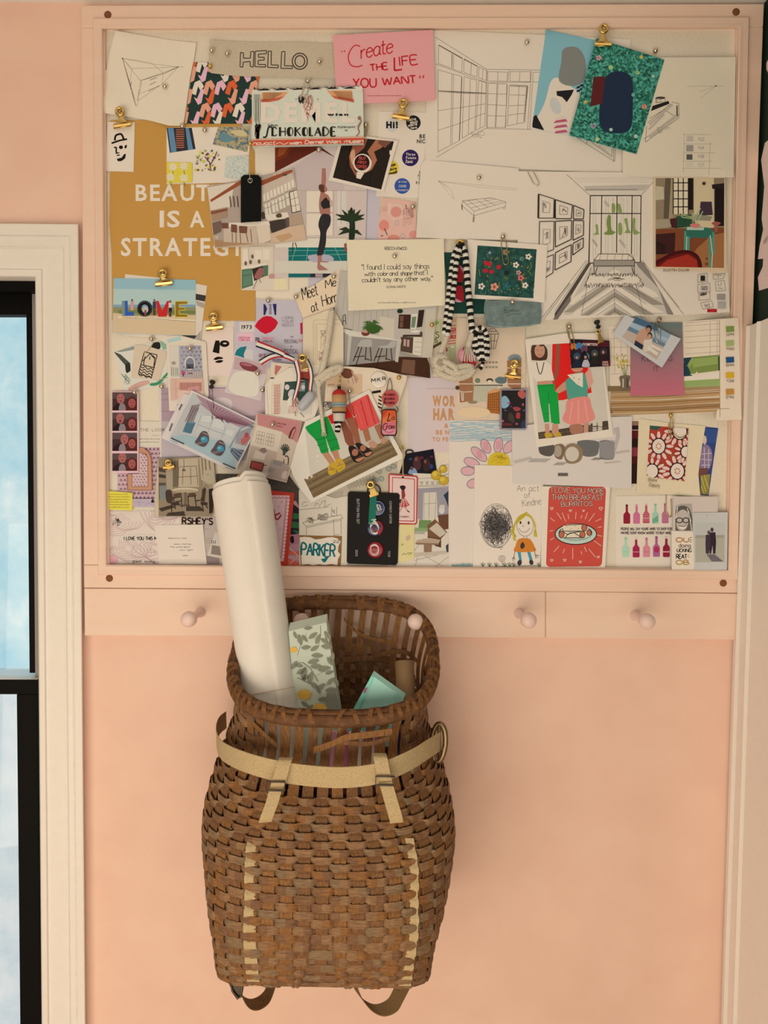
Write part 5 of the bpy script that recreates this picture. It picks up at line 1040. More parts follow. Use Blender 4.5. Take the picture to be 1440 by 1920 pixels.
s.polys('3f8a94', [[(1005, 1200), (1030, 1198), (1040, 1275), (1022, 1278)], [(1085, 1200), (1108, 1198), (1128, 1265), (1105, 1272)]]).ells('3a3430', [(1022, 1288, 18, 24, 15), (1118, 1285, 17, 22, -15)], 12).lines(PCL, [[(985, 1190), (975, 1240), (960, 1260)], [(975, 1240), (985, 1262)], [(975, 1240), (968, 1275)], [(1140, 1170), (1150, 1225), (1185, 1230)], [(1150, 1225), (1175, 1250)], [(1150, 1225), (1155, 1255)]], 4).ring(PCL, 878, 1255, 26, 24, 3).ring(PCL, 878, 1255, 12, 12, 3).line(PCL, [(878, 1280), (884, 1320)], 3)
for x in (720, 775, 830, 900, 940, 975, 1180): s.lines('4a5a3e', [[(x, 1322), (x-14, 1290)], [(x, 1322), (x+2, 1285)], [(x, 1322), (x+18, 1295)]], 4.5)
s.line('4a5a4a', [(690, 1325), (900, 1318), (1185, 1312)], 4, True).end()
s = Sheet('card', 'red rounded card about loving you more than breakfast burritos', 'card', 'b8', [(-92, 762), (375, 768), (360, 1000), (340, 1318), (-92, 1318)], 'e3d0bb')
rr = []
for cx, cy, a0 in ((318, 793, -90), (292, 1275, 0), (-30, 1278, 90), (-12, 793, 180)):
    rr += [(cx+28*math.cos(math.radians(a0+q*18)), cy+28*math.sin(math.radians(a0+q*18))) for q in range(6)]
s.poly('c24a3c', rr); DK = '3a1916'; CW = 'e6cdb4'
s.hw(DK, 'I LOVE YOU MORE', -20, 770, 332, 803, 8, 1.5, gap=14).hw(CW, 'I LOVE YOU MORE', -20, 770, 332, 803, 3, 1.5, gap=14).hw(DK, 'THAN BREAKFAST', -20, 818, 325, 853, 8, .5, gap=14).hw(CW, 'THAN BREAKFAST', -20, 818, 325, 853, 3, .5, gap=14).hw(DK, 'BURRITOS.', 45, 868, 262, 898, 8, -1, gap=14).hw(CW, 'BURRITOS.', 45, 868, 262, 898, 3, -1, gap=14)
def heart(x, y, r_): s.line(CW, [(x, y+r_), (x-r_, y-r_*.2), (x-r_*.6, y-r_*.8), (x, y-r_*.3), (x+r_*.6, y-r_*.8), (x+r_, y-r_*.2), (x, y+r_)], 3.5, False)
for x, y, r_ in ((312, 912, 13), (106, 927, 9), (195, 928, 7), (294, 1240, 9), (68, 1260, 10), (173, 1273, 9), (-20, 912, 11), (-20, 1262, 10)): heart(x, y, r_)
s.lines('e0a48c', [[(145, 935), (140, 985)], [(90, 950), (95, 985)], [(50, 940), (75, 1000)], [(185, 955), (178, 980)], [(222, 940), (205, 985)], [(270, 945), (230, 1000)], [(15, 940), (45, 985)], [(275, 1000), (315, 980)], [(290, 1040), (318, 1035)], [(285, 1090), (318, 1100)], [(265, 1130), (315, 1165)], [(230, 1185), (275, 1240)], [(200, 1170), (215, 1205)], [(122, 1180), (122, 1255)], [(178, 1200), (184, 1222)], [(68, 1185), (55, 1215)], [(30, 1165), (-5, 1205)], [(-10, 1060), (-35, 1065)], [(-5, 1110), (-30, 1125)], [(0, 1000), (-30, 975)]], 5)
s.ell('b7c4ae', 143, 1085, 140, 70).ring(DK, 143, 1085, 140, 70, 6).ring(DK, 140, 1078, 112, 48, 5).ell('a9b9a2', 140, 1080, 110, 46)
s.blob('e0c8a6', [(50, 1040), (80, 1020), (190, 1018), (218, 1035), (215, 1062), (90, 1068), (52, 1060)]).blob('e0c8a6', [(35, 1075), (80, 1068), (150, 1100), (130, 1110), (45, 1110)]).blob('e0c8a6', [(70, 1108), (100, 1078), (150, 1075), (200, 1070), (240, 1060), (245, 1090), (215, 1105), (100, 1110)]).ell('b5674a', 200, 1042, 17, 22).ell('b5674a', 46, 1088, 17, 22).ell('b5674a', 188, 1088, 17, 22).ell('b5674a', 232, 1076, 14, 18)
s.ring(DK, 200, 1042, 18, 23, 4).ring(DK, 46, 1088, 18, 23, 4).ring(DK, 188, 1088, 18, 23, 4).ring(DK, 232, 1076, 15, 19, 4).lines(DK, [[(62, 1025), (190, 1019)], [(52, 1045), (58, 1066), (180, 1064)], [(62, 1072), (90, 1090), (100, 1080), (170, 1068)], [(70, 1110), (90, 1085), (130, 1075), (180, 1108)], [(60, 1110), (190, 1110)]], 4.5).ells(DK, [(80, 1035, 2.5, 2.5, 0), (110, 1050, 2.5, 2.5, 0), (140, 1032, 2.5, 2.5, 0), (160, 1050, 2.5, 2.5, 0)], 6).end()
s = Sheet('card', 'cream scrap with hand-lettered meeting words, pinned at its left corner', 'card', 'c6', [(490, 1290), (660, 1190), (835, 1080), (880, 1060), (910, 1150), (830, 1370), (570, 1495)], 'd3b995', base=None)
s.hw('1d1713', 'Meet', 560, 1225, 690, 1320, 7, -19, .15, gap=10).hw('1d1713', 'Me', 745, 1160, 835, 1225, 7, -14, .15, gap=10).hw('1d1713', 'at', 632, 1345, 690, 1422, 7, -20, .15).hw('1d1713', 'Hom', 722, 1285, 850, 1372, 7, -18, .15, gap=10).end()
s = Sheet('photograph', 'kitchen island photograph with two stools and a fern in a bowl', 'photograph', 'b3', [(205, -300), (1225, -20), (1180, 240), (1120, 600), (1165, 780), (1142, 828), (75, 672), (110, 430)], 'a89c8a', lift=[(1142, 828, 70, .004), (75, 670, 70, .003)])
s.clip([(205, -300), (1225, -20), (1142, 826), (78, 670)])
s.poly('aea28f', [(205, -300), (1225, -20), (1190, 600), (90, 520)])
for i in range(10): s.line('93877a', [(215+i*55, -200), (150+i*62, 330)], 4)
s.poly('beae95', [(625, 180), (775, 210), (770, 430), (610, 380)]).poly('3a221a', [(820, 165), (945, 165), (935, 315), (810, 310)]).poly('2f1f18', [(1025, 120), (1085, 115), (1060, 290), (1005, 300)]).polys('6a4636', [[(830, 180), (870, 180), (860, 300), (825, 300)]]).poly('c7bfae', [(945, 160), (1015, 155), (995, 320), (940, 315)]).polys('69785a', [[(955, 190), (1000, 185), (985, 300), (945, 300)]]).lines('3a221a', [[(890, 170), (880, 310)], [(815, 240), (940, 240)], [(1030, 200), (1075, 195)]], 6)
s.poly('b9aa92', [(1100, 110), (1200, 100), (1170, 610), (1060, 610), (1090, 350)]).poly('c8b99f', [(840, 390), (1060, 400), (1050, 600), (835, 545)]).poly('4d3a2e', [(840, 395), (970, 400), (960, 570), (835, 545)]).polys('b08a7c', [[(870, 420), (895, 422), (890, 495), (866, 490)], [(905, 425), (930, 428), (925, 500), (902, 498)]]).lines('8e8070', [[(985, 450), (1055, 455)], [(980, 500), (1050, 506)], [(978, 550), (1050, 556)]], 4).rect('3a2e26', 860, 375, 1060, 396).ell('4a3a2c', 1050, 370, 14, 30).ell('cfc5ac', 990, 340, 50, 14)
s.poly('3f2517', [(245, 690), (340, 640), (800, 600), (1110, 615), (1140, 690), (1145, 828), (700, 770)]).poly('6b4a36', [(860, 630), (990, 640), (980, 790), (840, 770)]).poly('5d5046', [(110, 430), (250, 470), (245, 690), (80, 670)]).poly('8f8474', [(820, 540), (960, 580), (1060, 600), (840, 605)])
s.poly('978d7f', [(165, 265), (300, 370), (300, 690), (240, 700)]).lines('7a7166', [[(185+i*24, 300+i*18), (200+i*18, 520+i*36)] for i in range(5)], 4).poly('c4b8a2', [(165, 262), (320, 330), (850, 430), (845, 440), (310, 390), (165, 290)]).poly('8a8174', [(310, 390), (820, 440), (800, 640), (300, 690)]).poly('b1a692', [(795, 440), (845, 435), (810, 660), (780, 655)]).poly('b1a692', [(295, 380), (330, 395), (300, 690), (275, 695)])
for x in (395, 610):
    s.lines('2e1c14', [[(x+10, 500), (x-50, 650)], [(x+40, 500), (x-30, 720)], [(x+85, 500), (x+75, 640)], [(x+125, 500), (x+140, 650)], [(x-40, 605), (x+70, 595)], [(x+70, 620), (x+130, 640)]], 9)
s.blob('a39a8b', [(390, 490), (420, 440), (440, 425), (530, 425), (540, 470), (530, 500), (450, 500)]).blob('a39a8b', [(600, 500), (700, 480), (740, 440), (785, 440), (780, 490), (750, 512), (650, 512)])
s.blob('6b3226', [(430, 350), (470, 340), (515, 350), (500, 382), (450, 385)]).ell('b4836a', 470, 340, 34, 16); R_ = random.Random(4)
for i in range(26):
    a = math.radians(-175+i*7.2); L_ = R_.uniform(80, 135); x0, y0 = 530, 320
    s._op('2f4a22' if i % 2 else '47642c', [[s.X(*p) for p in q] for q in s._rib([(x0, y0), (x0+L_*.6*math.cos(a), y0+L_*.75*math.sin(a)-6), (x0+L_*math.cos(a), y0+L_*.8*math.sin(a)+8)], [6, 16, 3])])
s.blob('33501f', [(480, 320), (530, 270), (600, 290), (620, 340), (540, 365)]).lines('1d1612', [[(235, 300), (240, 175), (262, 165), (268, 270)], [(240, 230), (262, 232)], [(235, 305), (330, 325)]], 5).ell('1e2a20', 830, 130, 30, 22)
s.clip(None).end()
s = Sheet('card', 'cream card carrying a black serif quotation about color and shape', 'card', 'c6', [(918, 828), (1300, 826), (1711, 818), (1722, 1362), (1300, 1392), (930, 1408)], 'dac29f', lift=[(930, 1408, 130, .006), (1722, 1362, 110, .005)], th=.0005)
SER = '2b251f'
s.hw(SER, 'REBECCA ATWOOD', 1228, 886, 1410, 910, 3.2, gap=4)
s.hw(SER, '"I found I could say things', 1040, 1030, 1592, 1072, 4.2, -1, gap=9, serif=.07).hw(SER, 'with', 1064, 1090, 1150, 1124, 4.2, -1, gap=9, serif=.07).hw(SER, 'color', 1168, 1088, 1252, 1122, 4.2, -1, .22, gap=9).hw(SER, 'and', 1268, 1086, 1336, 1120, 4.2, -1, gap=9, serif=.07).hw(SER, 'shape', 1354, 1084, 1452, 1119, 4.2, -1, .22, gap=9).hw(SER, 'that I', 1466, 1080, 1578, 1115, 4.2, -1, gap=9, serif=.07)
s.hw(SER, "couldn't say any other way.\"", 1042, 1138, 1622, 1175, 4.2, -1.5, gap=9, serif=.07).hw('5b4e40', 'GEORGIA OKEEFFE', 1242, 1205, 1402, 1222, 2.4, -1, gap=8).fine('5b4e40', 1172, 1480, 1346, 12, 5, 2.6).end()
s = Sheet('card', 'white bordered card of painted flowers on dark green, held by a paper clip', 'card', 'c7', [(595, 605), (1250, 652), (1225, 1122), (634, 1090)], 'd9cdb7', lift=[(1225, 1122, 80, .004)], th=.0005)
s.poly(ramp_mat('dark_green_brushed', [(.3, '10302a'), (.5, '1a443a'), (.7, '245046')], 120, k=.85), [(678, 655), (1162, 687), (1135, 1088), (652, 1058)])
R_ = random.Random(8)
for i in range(46): s.ell(R_.choice(['5c6a2e', '6f6a2c', '3e5a34', '7a6a34', '2d5a4a']), R_.uniform(690, 1135), R_.uniform(690, 1050), R_.uniform(8, 20), R_.uniform(4, 8), R_.uniform(0, 180), n=8)
for x, y, r_, c, k_ in [(778, 715, 24, '3c5660', 'c9c0b0'), (910, 710, 28, '8a7a5a', '6b5a3a'), (1095, 748, 26, 'd9cdb8', '1b2420'), (992, 815, 26, 'd9cdb8', '1b2420'), (1040, 765, 20, '5a7a6a', '2a4a40'), (710, 990, 28, 'd9cdb8', '3a2a20'), (816, 995, 34, 'c98a6a', '8a3a2a'), (1068, 982, 26, 'd9cdb8', '1b2420'), (1032, 922, 26, 'c9685f', '6a2420'), (1014, 878, 22, 'b5857a', '8a5a50'), (915, 880, 24, '1d2a28', '101a18'), (915, 990, 36, '2a5a58', '3a6a66'), (1000, 985, 14, '3e6a54', '2a4a3a')]:
    s.ells(c, [(x+r_*.55*math.cos(a), y+r_*.55*math.sin(a), r_*.5, r_*.4, math.degrees(a)) for a in [q*1.2566 for q in range(5)]], 9).ell(k_, x, y, r_*.28, n=10)
for x, y in ((748, 798), (775, 808), (742, 862), (792, 870), (852, 832)): s.ell('a8242c', x, y, 20, 19)
for i in range(36): s.ell('a9b09a', R_.choice([770, 850, 880, 1000, 730])+R_.uniform(-40, 40), R_.choice([730, 770, 1040, 1030])+R_.uniform(-25, 25), 2.6, n=6)
s.lines('6b7a3a', [[(1110, 790), (1120, 830), (1100, 860)], [(1090, 860), (1120, 900)], [(690, 850), (700, 910)]], 6).end()
# --- left column of small things
s = Sheet('print', 'pale abstract watercolour card in grey, green and pink under the left tag', 'art print', 'b1', [(130, 660), (350, 590), (470, 575), (690, 540), (690, 1000), (300, 1080), (232, 1060), (150, 740)], 'd8cdb6')
s.clipout(); s.poly('4b4f44', [(130, 660), (200, 690), (300, 780), (305, 860), (270, 885), (245, 800), (150, 690)]).blob('2c2e28', [(250, 800), (290, 780), (300, 850), (260, 880)]).poly('8d9484', [(150, 660), (350, 600), (340, 640), (200, 665)]).blob('23251f', [(520, 590), (590, 555), (615, 600), (600, 635), (540, 630)]).poly('8fb08c', [(600, 550), (690, 540), (690, 640), (640, 640)]).poly('a9bfc0', [(680, 530), (830, 500), (830, 540), (700, 570)]).blob('cfa08a', [(280, 1040), (380, 980), (480, 960), (500, 990), (400, 1030), (300, 1070)]).blob('3f8a5a', [(510, 990), (590, 970), (690, 870), (690, 900), (600, 1000), (515, 1015)]).lines('b9a98c', [[(570, 960), (690, 930)], [(250, 900), (240, 1000)]], 8).scrib('7a8a74', 200, 880, 300, 1000, 10, 5, 2)
s.clip(None).end()
s = Sheet('postcard', 'thin white card edge with pale blue paint under the beach postcard', 'postcard', 'b1', [(560, 500), (830, 495), (1085, 560), (1085, 600), (680, 590)], 'd5c4a8'); s.poly('a9bdbb', [(680, 535), (825, 500), (832, 540), (690, 572)]).end()
s = Sheet('gift_tag', 'cream tag stamped with a black lined lighthouse and waves', 'tag', 'b1', [(345, 592), (440, 590), (672, 662), (672, 720), (600, 955), (308, 930)], 'cdb697', th=.0008)
LN = [[(447, 662), (580, 695), (520, 930), (385, 890), (447, 662)], [(425, 760), (505, 682), (555, 720), (545, 815)], [(440, 780), (455, 710)], [(505, 682), (560, 740)], [(505, 710), (500, 745)], [(410, 795), (555, 828)], [(440, 765), (440, 800)]]
s.lines('1d1814', LN, 9)
for i in range(4): s.line('1d1814', [(405-i*6, 810+i*28), (430-i*6, 830+i*28), (455-i*6, 815+i*28), (485-i*6, 845+i*28), (512-i*6, 830+i*28), (540-i*6, 855+i*28)], 9, True)
s.end()
s = Sheet('photograph', 'lilac panelled room photograph with white margin behind the blue nursery pictures', 'photograph', 'b1', [(590, 1030), (1440, 1010), (1750, 1020), (1750, 1800), (620, 1800)], 'd5c5b2', rough=.4)
s.poly('aa8e90', [(622, 1036), (1740, 1025), (1740, 1790), (630, 1790)]).poly('c4a6a0', [(1150, 1040), (1740, 1030), (1740, 1320), (1160, 1330)]).lines('8f7480', [[(622, 1100), (700, 1098)], [(622, 1160), (700, 1158)], [(622, 1280), (700, 1280)], [(1120, 1040), (1740, 1035)]], 6).poly('bba9a4', [(625, 1385), (1740, 1385), (1740, 1790), (630, 1790)]).blob('d5c0b4', [(1180, 1150), (1290, 1140), (1355, 1180), (1340, 1260), (1200, 1220)]).end()
s = Sheet('card', 'room picture card with oval mirror on patterned wall and pink sofa', 'card', 'b1', [(675, 585), (1088, 572), (1115, 1110), (1060, 1280), (705, 1275)], 'd6c2a7')
s.poly('a39c9c', [(710, 600), (1035, 595), (1058, 925), (720, 920)]).poly('cdbfa8', [(712, 602), (805, 600), (810, 918), (722, 918)])
for i in range(5):
    for j in range(8): s.line('6a6570', [(828+i*44+(j % 2)*18, 610+j*40), (838+i*44+(j % 2)*18, 632+j*40), (848+i*44+(j % 2)*18, 610+j*40)], 5)
s.ell('cfc6bb', 920, 782, 56, 72).ell('7c7a80', 920, 782, 44, 58).rect('4a4a50', 880, 790, 960, 840).ell('2f2d33', 915, 825, 12, 12).rect('9c8a84', 820, 860, 1050, 930)
for i in range(12): s.line('cbb5a8', [(825+i*19, 862), (828+i*19, 930)], 6)
s.ell('b04f70', 850, 882, 24, 20).rect('5a2f3a', 846, 890, 858, 918).hw('4a3a3a', 'LOVE', 898, 880, 945, 892, 4).ell('9c8a78', 750, 780, 22, 16).lines('8f8a70', [[(730, 820), (728, 912)], [(750, 825), (748, 912)], [(772, 825), (772, 912)], [(790, 825), (792, 912)]], 6)
s.poly('cfa58e', [(715, 945), (1058, 935), (1065, 1100), (720, 1170)]).rect('b98370', 810, 980, 1045, 1075)
for i in range(11): s.line('8f5a50', [(825+i*20, 985), (828+i*20, 1050)], 5)
s.poly('c68a82', [(900, 1035), (1010, 1015), (1020, 1060), (905, 1075)]).poly('d5b09a', [(800, 1060), (1060, 1075), (1060, 1160), (800, 1160)]).lines('b59a84', [[(770, 950), (775, 1160)], [(720, 1050), (800, 1040)]], 4).hw('4a3a32', 'no', 785, 1205, 808, 1216, 3).end()
s = Sheet('photograph', 'blush photograph with a deep pink oval lamp, pinned beside the nose card', 'photograph', 'b2', [(110, 705), (462, 790), (380, 1170), (5, 1082)], 'd3c2b3', rough=.4)
s.poly('c7b2aa', [(112, 712), (455, 795), (376, 1160), (12, 1076)]).poly('b99a94', [(112, 712), (455, 795), (430, 900), (95, 840)]).blob('7a3a3c', [(160, 780), (220, 770), (310, 800), (355, 830), (330, 858), (290, 868), (200, 840)]).blob('a5605f', [(175, 782), (230, 778), (300, 805), (260, 815), (190, 800)]).blob('d6c9bc', [(90, 900), (200, 860), (340, 900), (360, 1050), (300, 1130), (60, 1070)]).end()
s = Sheet('card', 'cream card with a drawn arch panel and flowers under the rope', 'card', 'b2', [(820, 322), (1130, 210), (1240, 400), (1240, 820), (820, 810)], 'd3bd9b')
s.lines('a48f72', [[(930, 800), (928, 350), (945, 332), (1200, 330)], [(950, 800), (948, 375), (1200, 375)], [(965, 790), (965, 390)]], 4).lines('9c7f60', [[(1005, 640), (1010, 500), (1050, 450)], [(1000, 520), (1060, 460)], [(1020, 600), (1070, 480)], [(1000, 450), (1080, 445)]], 4).scrib('b08872', 970, 630, 1060, 780, 26, 4, 6).scrib('9c8a70', 1000, 430, 1080, 520, 16, 3, 7).end()
s = Sheet('card', 'white folded magazine cards with red ornament border and snapshot of two children', 'card', 'b2', [(490, 770), (700, 790), (1010, 810), (1010, 1150), (920, 1395), (430, 1340), (425, 1015), (485, 930)], 'd8c6ab')
s.lines('b5a184', [[(485, 940), (720, 800)], [(445, 1010), (460, 1330)], [(500, 820), (980, 830)]], 5).poly('d2bfa2', [(500, 780), (700, 795), (480, 940)]).polys('b5685a', [[(530, 800), (600, 815), (540, 905), (525, 890)]]).rect('2d241e', 482, 930, 520, 942)
for i in range(18): s.line('a84a42', [(515+(i % 2)*2, 1015+i*17), (585, 1008+i*17)], 7)
s.frame('c9b596', [(500, 1005), (600, 995), (570, 1315), (495, 1310)], 5)
s.poly('34473a', [(630, 975), (900, 960), (905, 1180), (610, 1165)]).poly('7f8a80', [(760, 985), (840, 980), (840, 1070), (770, 1075)]).ells('c9b8ae', [(655, 1030, 25, 30, 0), (705, 1100, 40, 50, 10), (820, 1030, 22, 24, 0)]).poly('cdbfa8', [(610, 1165), (910, 1180), (910, 1310), (580, 1305)]).blob('d9cdb9', [(660, 1160), (740, 1120), (780, 1200), (740, 1280), (680, 1280)])
for i in range(6): s.line('b85a50', [(680+i*14, 1220), (670+i*18, 1300)], 5)
s.poly('8f3f30', [(790, 870), (880, 870), (890, 940), (800, 930)]).poly('3a2a26', [(800, 930), (905, 945), (890, 970), (780, 950)]).lines('5a4a40', [[(735, 1280), (745, 1330)], [(790, 1290), (830, 1340)]], 6)
for i in range(7): s.line('8a7a64', [(930, 900+i*22), (1000, 905+i*22)], 4)
s.end()
s = Sheet('card', 'cream magazine page with a brown hat drawing beneath the kitchen island photograph', 'card', 'b3', [(70, 790), (210, 700), (560, 720), (900, 800), (900, 840), (780, 1200), (500, 1240), (35, 1200)], 'd8c0a0')
s.poly('cba984', [(75, 800), (440, 780), (440, 990), (70, 990)]).blob('6b3f2c', [(215, 770), (250, 725), (320, 735), (350, 780), (310, 825), (250, 820)]).poly('b58a72', [(320, 740), (400, 830), (385, 870), (340, 800)]).lines('7a5a48', [[(290, 830), (300, 880)], [(330, 820), (350, 880)], [(360, 830), (380, 880)], [(75, 890), (150, 888)]], 5).fine('7a6a58', 85, 190, 905, 12, 7, 3).rect('d5c0a2', 75, 920, 200, 1000)
s.scrib('6a625c', 20, 1060, 130, 1160, 30, 5, 4).lines('1f1c1a', [[(540, 975), (632, 960)]], 26)
for i in range(4): s.line('1f1c1a', [(610-i*4, 1010+i*36), (640, 1030+i*36)], 14)
s.end()
# --- right middle
s = Sheet('sketch', 'coloured marker sketch of a tiled nook with green cushion, wooden bench and swatch column', 'sketch', 'c8', [(350, 1085), (700, 1065), (1240, 1028), (1252, 1400), (1262, 1718), (1090, 1722), (1092, 1665), (700, 1690), (392, 1690)], 'd3bda0', lift=lambda x, y: .0185*(lambda u: u*u*(3-2*u))(min(1, max(0, (x-1285)/80))))
s.lines(PENL, [[(360, 1100), (368, 1500)], [(600, 1075), (870, 1065), (1115, 1045)]]+[[(870, 1085+i*38), (1115, 1068+i*38)] for i in range(6)]+[[(380, 1110+i*60), (500, 1105+i*60)] for i in range(6)]+[[(905+i*48, 1062-i*3), (905+i*48, 1290)] for i in range(5)]+[[(400+i*45, 1100), (405+i*45, 1400)] for i in range(3)], 2.2).lines(PEN, [[(1112, 1048), (1116, 1700)], [(1112, 1645), (1180, 1640)]], 3)
s.poly('72803f', [(870, 1300), (1112, 1278), (1110, 1385), (870, 1415)]).poly('879650', [(900, 1310), (1100, 1290), (1100, 1340), (900, 1370)]).poly('1f3a42', [(870, 1300), (930, 1295), (895, 1350), (930, 1420), (870, 1425)]).poly('d5c8b0', [(872, 1325), (895, 1315), (890, 1345), (872, 1352)]).line('2c331f', [(1108, 1290), (1110, 1385)], 8)
s.poly('8f9a5e', [(870, 1462), (1115, 1448), (1115, 1490), (870, 1508)]).poly('8a9a58', [(870, 1448), (1110, 1428), (1115, 1470), (870, 1485)]).poly('d5c5a8', [(870, 1428), (1112, 1395), (1112, 1440), (870, 1455)])
for i, (c, y0, y1) in enumerate([('9a7a54', 1490, 1530), ('b0885c', 1525, 1568), ('a47c50', 1568, 1610), ('96704a', 1605, 1650), ('ab8456', 1640, 1688)]): s.poly(c, [(378, y0+30-i*2), (1117, y0), (1117, y1-8), (378, y1+26)]) if i < 4 else s.poly(c, [(392, y0+20), (1105, y0), (1092, y1-24), (392, y1)])
for i in range(7): s.line('6f5234' if i % 2 else 'cdb490', [(380, 1545+i*22), (700, 1535+i*22+(i % 3)*4), (1112, 1512+i*22)], 3.5)
s.rect('77603f', 360, 1490, 515, 1525); R_ = random.Random(3)
for i in range(44): s.ell(R_.choice(['c2a23a', 'b08f2c', 'd2b24c', '8f8a3c']), 468+R_.gauss(0, 24), 1330+R_.gauss(0, 24), R_.uniform(4, 9), R_.uniform(3, 6), R_.uniform(0, 180), n=7)
s.lines('7a7a3c', [[(470, 1345), (475, 1420)], [(450, 1350), (470, 1420)], [(490, 1345), (478, 1420)]], 4).blob('6b5c48', [(440, 1425), (505, 1420), (502, 1470), (500, 1510), (450, 1512), (445, 1470)]).line('cbb898', [(462, 1440), (462, 1500)], 7).line('33291f', [(490, 1435), (490, 1500)], 6)
for i, (c, t, y) in enumerate([('75883f', 'G99', 1085), ('97a062', 'YG63', 1180), ('24486a', 'B99', 1292), ('c39a24', 'Y26', 1396), ('b07a38', 'E95', 1508)]):
    s.poly(c, [(1155, y+3), (1210, y), (1212, y+38), (1158, y+42)]).hw('5a4c3c', t, 1160, y+50, 1210, y+66, 2.4)
s.end()
s = Sheet('card', 'card fading from grey green to pink, lettered keeping it', 'card', 'c8', [(510, 1060), (862, 1060), (875, 1552), (512, 1556)], '9c7a74')
n_ = 14; c0, c1 = hx('667066'), hx('b5616a')
def mixh(a, b, t): return ''.join('%02x' % int(round(255*((x if x < 0 else (1.055*x**(1/2.4)-.055) if x > .0031308 else 12.92*x)))) for x in [p+(q-p)*t for p, q in zip(a, b)])
for i in range(n_): s.poly(mixh(c0, c1, i/(n_-1)), [(511, 1061+i*35.2), (862+i*.9, 1061+i*35), (863+i*.9, 1061+(i+1)*35), (511, 1061+(i+1)*35.2)])
s.text('5c4448', 'KEEPING', 585, 1285, 795, 1322, .0).text('5c4448', 'IT', 668, 1355, 705, 1390, 0).end()
s = Sheet('photograph', 'instant photograph of a couple at the beach, hung at a slant', 'instant photo', 'c8', [(475, 1008), (852, 1170), (724, 1366), (392, 1142)], 'bcb4aa', rough=.35, th=.0006)
s.clip([(555, 1015), (785, 1142), (688, 1312), (455, 1158)])
s.poly('86969a', [(540, 1000), (800, 1140), (690, 1320), (440, 1160)]).poly('465d6c', [(530, 1010), (700, 1090), (690, 1120), (500, 1050)]).poly('9aa6a8', [(495, 1050), (790, 1180), (780, 1200), (480, 1080)]).poly('647680', [(490, 1080), (770, 1215), (760, 1235), (480, 1110)]).poly('b39c88', [(475, 1105), (755, 1235), (690, 1320), (440, 1160)])
s.blob('b78a6c', [(560, 1135), (600, 1100), (640, 1105), (660, 1150), (650, 1210), (600, 1230), (545, 1210)]).ell('2a211d', 635, 1105, 20, 26).ell('a87a60', 632, 1112, 15, 18).ell('352620', 642, 1150, 17, 22).ell('b5886c', 640, 1155, 13, 16).poly('c9b6a0', [(600, 1180), (660, 1170), (650, 1250), (600, 1260)]).poly('26303a', [(545, 1180), (600, 1215), (590, 1245), (535, 1215)]).polys('cfc2b4', [[(630, 1215), (700, 1265), (690, 1285), (625, 1240)], [(655, 1205), (740, 1250), (730, 1262), (650, 1225)]])
s.clip(None).end()
s = Sheet('sketch', 'watercolour sheet of grey and tan jars beneath the family photograph', 'sketch', 'b8', [(-288, 360), (240, 300), (522, 290), (518, 776), (-110, 748), (-285, 745)], 'd2c1ae')
s.blob('6a675f', [(150, 470), (200, 450), (290, 460), (300, 500), (280, 555), (190, 555)]).blob('8d857d', [(305, 460), (350, 450), (400, 470), (405, 520), (395, 578), (310, 578), (302, 520)]).lines('6a635c', [[(305, 462), (350, 452), (402, 468)], [(312, 578), (395, 580)], [(380, 450), (408, 462), (400, 480)], [(292, 465), (310, 458)]], 4).poly('b5a698', [(400, 370), (435, 360), (442, 420), (410, 540), (402, 480), (415, 420)])
s.blob('8b7355', [(60, 545), (75, 490), (130, 472), (185, 510), (185, 570), (150, 605), (85, 605)]).ell('c9b8a2', 118, 545, 46, 50).blob('7a6248', [(0, 490), (40, 475), (70, 500), (58, 560), (40, 582), (0, 560)]).ell('a5947e', 22, 525, 26, 40).blob('5a5148', [(-100, 470), (-20, 460), (0, 520), (-30, 560), (-100, 540)])
s.lines('6a6056', [[(245+i*9, 585), (275+i*9, 568)] for i in range(7)]+[[(-10+i*12, 620), (25+i*12, 600)] for i in range(6)]+[[(-180+i*14, 600), (-140+i*14, 575)] for i in range(9)], 3).polys('b8a999', [[(330, 600), (440, 590), (450, 600), (340, 612)], [(400, 530), (500, 515), (510, 530), (410, 545)], [(-280, 590), (-160, 560), (-150, 580), (-270, 610)]]).rect('675d55', 22, 672, 90, 694).lines('3a332d', [[(30, 674), (30, 692)], [(48, 674), (48, 692)], [(70, 674), (70, 692)]], 3).end()
s = Sheet('photograph', 'torn edged family photograph, two children in green trousers and a pink skirt', 'photograph', 'b8', [(-200, -230), (60, -270), (318, -272), (345, 50), (398, 428), (200, 450), (-122, 500), (-160, 150)], 'dbccb4', lift=[(398, 428, 90, .004), (-200, -230, 80, .003)], rough=.4)
s.clip([(-165, -190), (312, -215), (366, 392), (0, 432), (-108, 448)])
s.poly('c2b39c', [(-170, -200), (320, -220), (370, 420), (-120, 460)]).poly('4a3d30', [(-118, 400), (60, 372), (362, 318), (368, 398), (-106, 450)]).lines('6a5842', [[(-110, 430), (362, 340)], [(-110, 415), (362, 365)]], 5)
s.poly('cf201c', [(-15, -200), (200, -210), (250, 130), (60, 180), (-10, 185), (-20, 0)]).poly('8a4d38', [(10, -205), (40, -205), (25, 10), (-25, 105), (-40, 95), (0, 0)])
